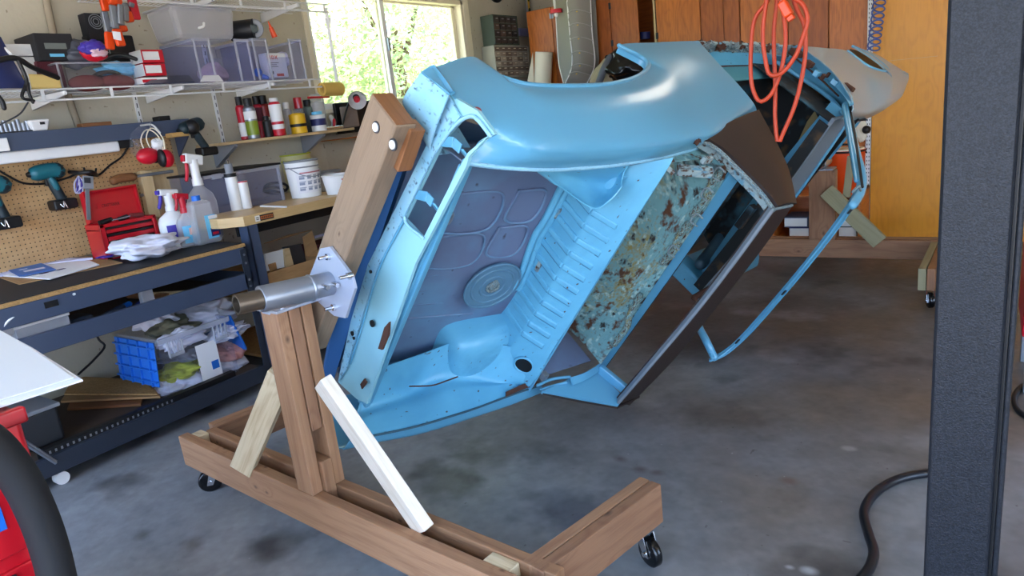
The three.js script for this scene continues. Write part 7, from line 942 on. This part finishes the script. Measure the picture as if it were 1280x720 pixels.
thing('red_cabinet', 'pinkish red cabinet cut off by the right edge behind the black column', 'cabinet', undefined, (add) => { const p = [0.159, 0.278, -3.6]; add('body', box(p[0], p[1], -4.1, p[0] + 0.5, p[1] + 0.62, -3.6, 0.01), M.redPlastic); add('drawer', [box(p[0] + 0.02, p[1] + 0.04, -3.61, p[0] + 0.48, p[1] + 0.2, -3.594, 0.004), box(p[0] + 0.02, p[1] + 0.24, -3.61, p[0] + 0.48, p[1] + 0.56, -3.594, 0.004)], M.red); add('foot', [box(p[0] + 0.02, 0, -3.66, p[0] + 0.06, p[1], -3.62, 0.004), box(p[0] + 0.44, 0, -3.66, p[0] + 0.48, p[1], -3.62, 0.004), box(p[0] + 0.02, 0, -4.08, p[0] + 0.06, p[1], -4.04, 0.004)], M.greySteel); });
// orange extension cord hanging in loops in front of the cabin
thing('extension_cord', 'orange extension cord hanging in loops before the car cabin', 'cord', undefined, (add) => {
  const h = (pts, dz) => tube(pts.map((p) => plus(p, [0, 0, dz])), 0.0066, 8, 70);
  add('loop', h([[-0.566, 1.816, -2.3], [-0.57, 1.732, -2.3], [-0.61, 1.685, -2.3], [-0.625, 1.598, -2.3], [-0.623, 1.478, -2.3], [-0.601, 1.435, -2.3], [-0.572, 1.449, -2.3], [-0.54, 1.512, -2.3], [-0.523, 1.607, -2.3], [-0.531, 1.699, -2.3], [-0.557, 1.815, -2.3]], 0), M.orangeCord);
  add('loop', h([[-0.557, 1.815, -2.3], [-0.567, 1.736, -2.3], [-0.581, 1.638, -2.3], [-0.575, 1.556, -2.3], [-0.562, 1.512, -2.3], [-0.533, 1.511, -2.3], [-0.492, 1.552, -2.3], [-0.469, 1.604, -2.3], [-0.455, 1.655, -2.3], [-0.468, 1.697, -2.3], [-0.504, 1.73, -2.3], [-0.525, 1.808, -2.3]], 0.03), M.orangeCord);
  add('loop', h([[-0.552, 1.814, -2.3], [-0.554, 1.725, -2.3], [-0.564, 1.636, -2.3], [-0.562, 1.472, -2.3], [-0.564, 1.375, -2.3], [-0.555, 1.301, -2.3], [-0.541, 1.33, -2.3], [-0.507, 1.407, -2.3], [-0.483, 1.498, -2.3], [-0.473, 1.573, -2.3], [-0.477, 1.646, -2.3], [-0.499, 1.698, -2.3], [-0.525, 1.808, -2.3]], -0.03), M.orangeCord);
  add('plug', [beam([-0.524, 1.713, -2.26], [-0.502, 1.67, -2.26], 0.026, 0.034, [0, 0, 1], 0.006), beam([-0.502, 1.67, -2.26], [-0.495, 1.658, -2.26], 0.02, 0.026, [0, 0, 1], 0.003)], M.orange);
  add('hanger', cyl([[-0.552, 1.814, -2.3][0], CH - 0.04, -2.3], [[-0.552, 1.814, -2.3][0], CH + 0.002, -2.3], 0.012), M.greySteel); add('hanging_end', h([[-0.552, 1.792, -2.3], [[-0.552, 1.814, -2.3][0], CH - 0.03, -2.3]], 0), M.orangeCord);
});
// red tool cart with its black push bar, white papers on top
thing('tool_cart', 'red tool cart with thick black curved push bar in the lower left corner', 'tool cart', undefined, (add) => {
  const x1 = -1.73, x0 = -2.6, z0 = -0.535, z1 = 0.25;
  add('body', box(x0, 0.14, z0, x1, 0.98, z1, 0.015), M.red); add('top_tray', [box(x0 - 0.01, 0.955, z0 - 0.01, x1 + 0.012, 0.975, z1 + 0.01, 0.006), box(x1 - 0.01, 0.955, z0 - 0.01, x1 + 0.012, 0.992, z1 + 0.01, 0.006)], M.red);
  for (let i = 0; i < 3; i++) { const d = add('drawer', box(x1 - 0.01, 0.18 + i * 0.25, z0 + 0.05, x1 + 0.01, 0.4 + i * 0.25, z1 - 0.05, 0.006), M.red); add('pull', box(x1 + 0.008, 0.37 + i * 0.25, z0 + 0.1, x1 + 0.02, 0.39 + i * 0.25, z1 - 0.1, 0.004), M.darkGrey, undefined, d); }
  add('push_bar', tube([[x1 - 0.02, 0.93, 0.02], [-1.6, 1.035, -0.384], [-1.6, 0.993, -0.425], [-1.6, 0.907, -0.456], [-1.6, 0.811, -0.47], [-1.6, 0.715, -0.473], [-1.6, 0.601, -0.466], [-1.62, 0.486, -0.459], [x1 - 0.02, 0.45, z0 + 0.12]], 0.036, 16, 90), M.rubber);
  for (const z of [z0 + 0.1, z1 - 0.1]) for (const x of [x0 + 0.08, x1 - 0.08]) add('wheel', cyl([x - 0.02, 0.07, z], [x + 0.02, 0.07, z], 0.07, 0.07, 20), M.black);
  add('label', box(x1 + 0.009, [-1.71, 0.766, -0.434][1] - 0.02, [-1.71, 0.766, -0.434][2] - 0.012, x1 + 0.0125, [-1.71, 0.792, -0.441][1] + 0.02, [-1.71, 0.792, -0.441][2] + 0.08, 0), M.blue);
});
solo('drawing_sheet', plate([[-1.741, 1, -0.677], [-2.225, 1, -0.763], [-2.593, 1, -0.817], [-3.068, 1, -0.838], [-1.788, 1, -0.406], [-1.764, 1, -0.514]].map((p) => [p[0], 0.993, p[2]]), 0.004, [], [0, 1, 0]), M.paper, 'lower white sheet overhanging the red tool cart, its edge showing', 'paper');
solo('drawing_sheet', plate([[-1.773, 1, -0.672], [-2.221, 1, -0.757], [-2.58, 1, -0.813], [-3.068, 1, -0.838], [-1.836, 1, -0.42], [-1.8, 1, -0.528]].map((p) => [p[0], 0.998, p[2]]), 0.003, [], [0, 1, 0]), M.white, 'upper white sheet lying on the red tool cart', 'paper');

// ceiling lights: one glowing diffuser and one light of its size each
function ceilingLight(x, z, power, label) {
  thing('ceiling_light', label, 'lamp', undefined, (add) => { add('housing', box(x - 0.2, CH - 0.08, z - 0.4, x + 0.2, CH - 0.001, z + 0.4, 0.01), M.white); add('diffuser', box(x - 0.17, CH - 0.088, z - 0.37, x + 0.17, CH - 0.079, z + 0.37, 0.003), new THREE.MeshStandardMaterial({ color: 0xffffff, roughness: 0.5, emissive: 0xfff4e4, emissiveIntensity: 2.2 })); });
  const a = new THREE.RectAreaLight(0xffeed8, power, 0.34, 0.74); a.position.set(x, CH - 0.095, z); a.lookAt(x, 0, z); scene.add(a);
}
ceilingLight(-0.75, -4.3, 2.2, 'white ceiling light above the car cabin');

renderer.render(scene, camera);
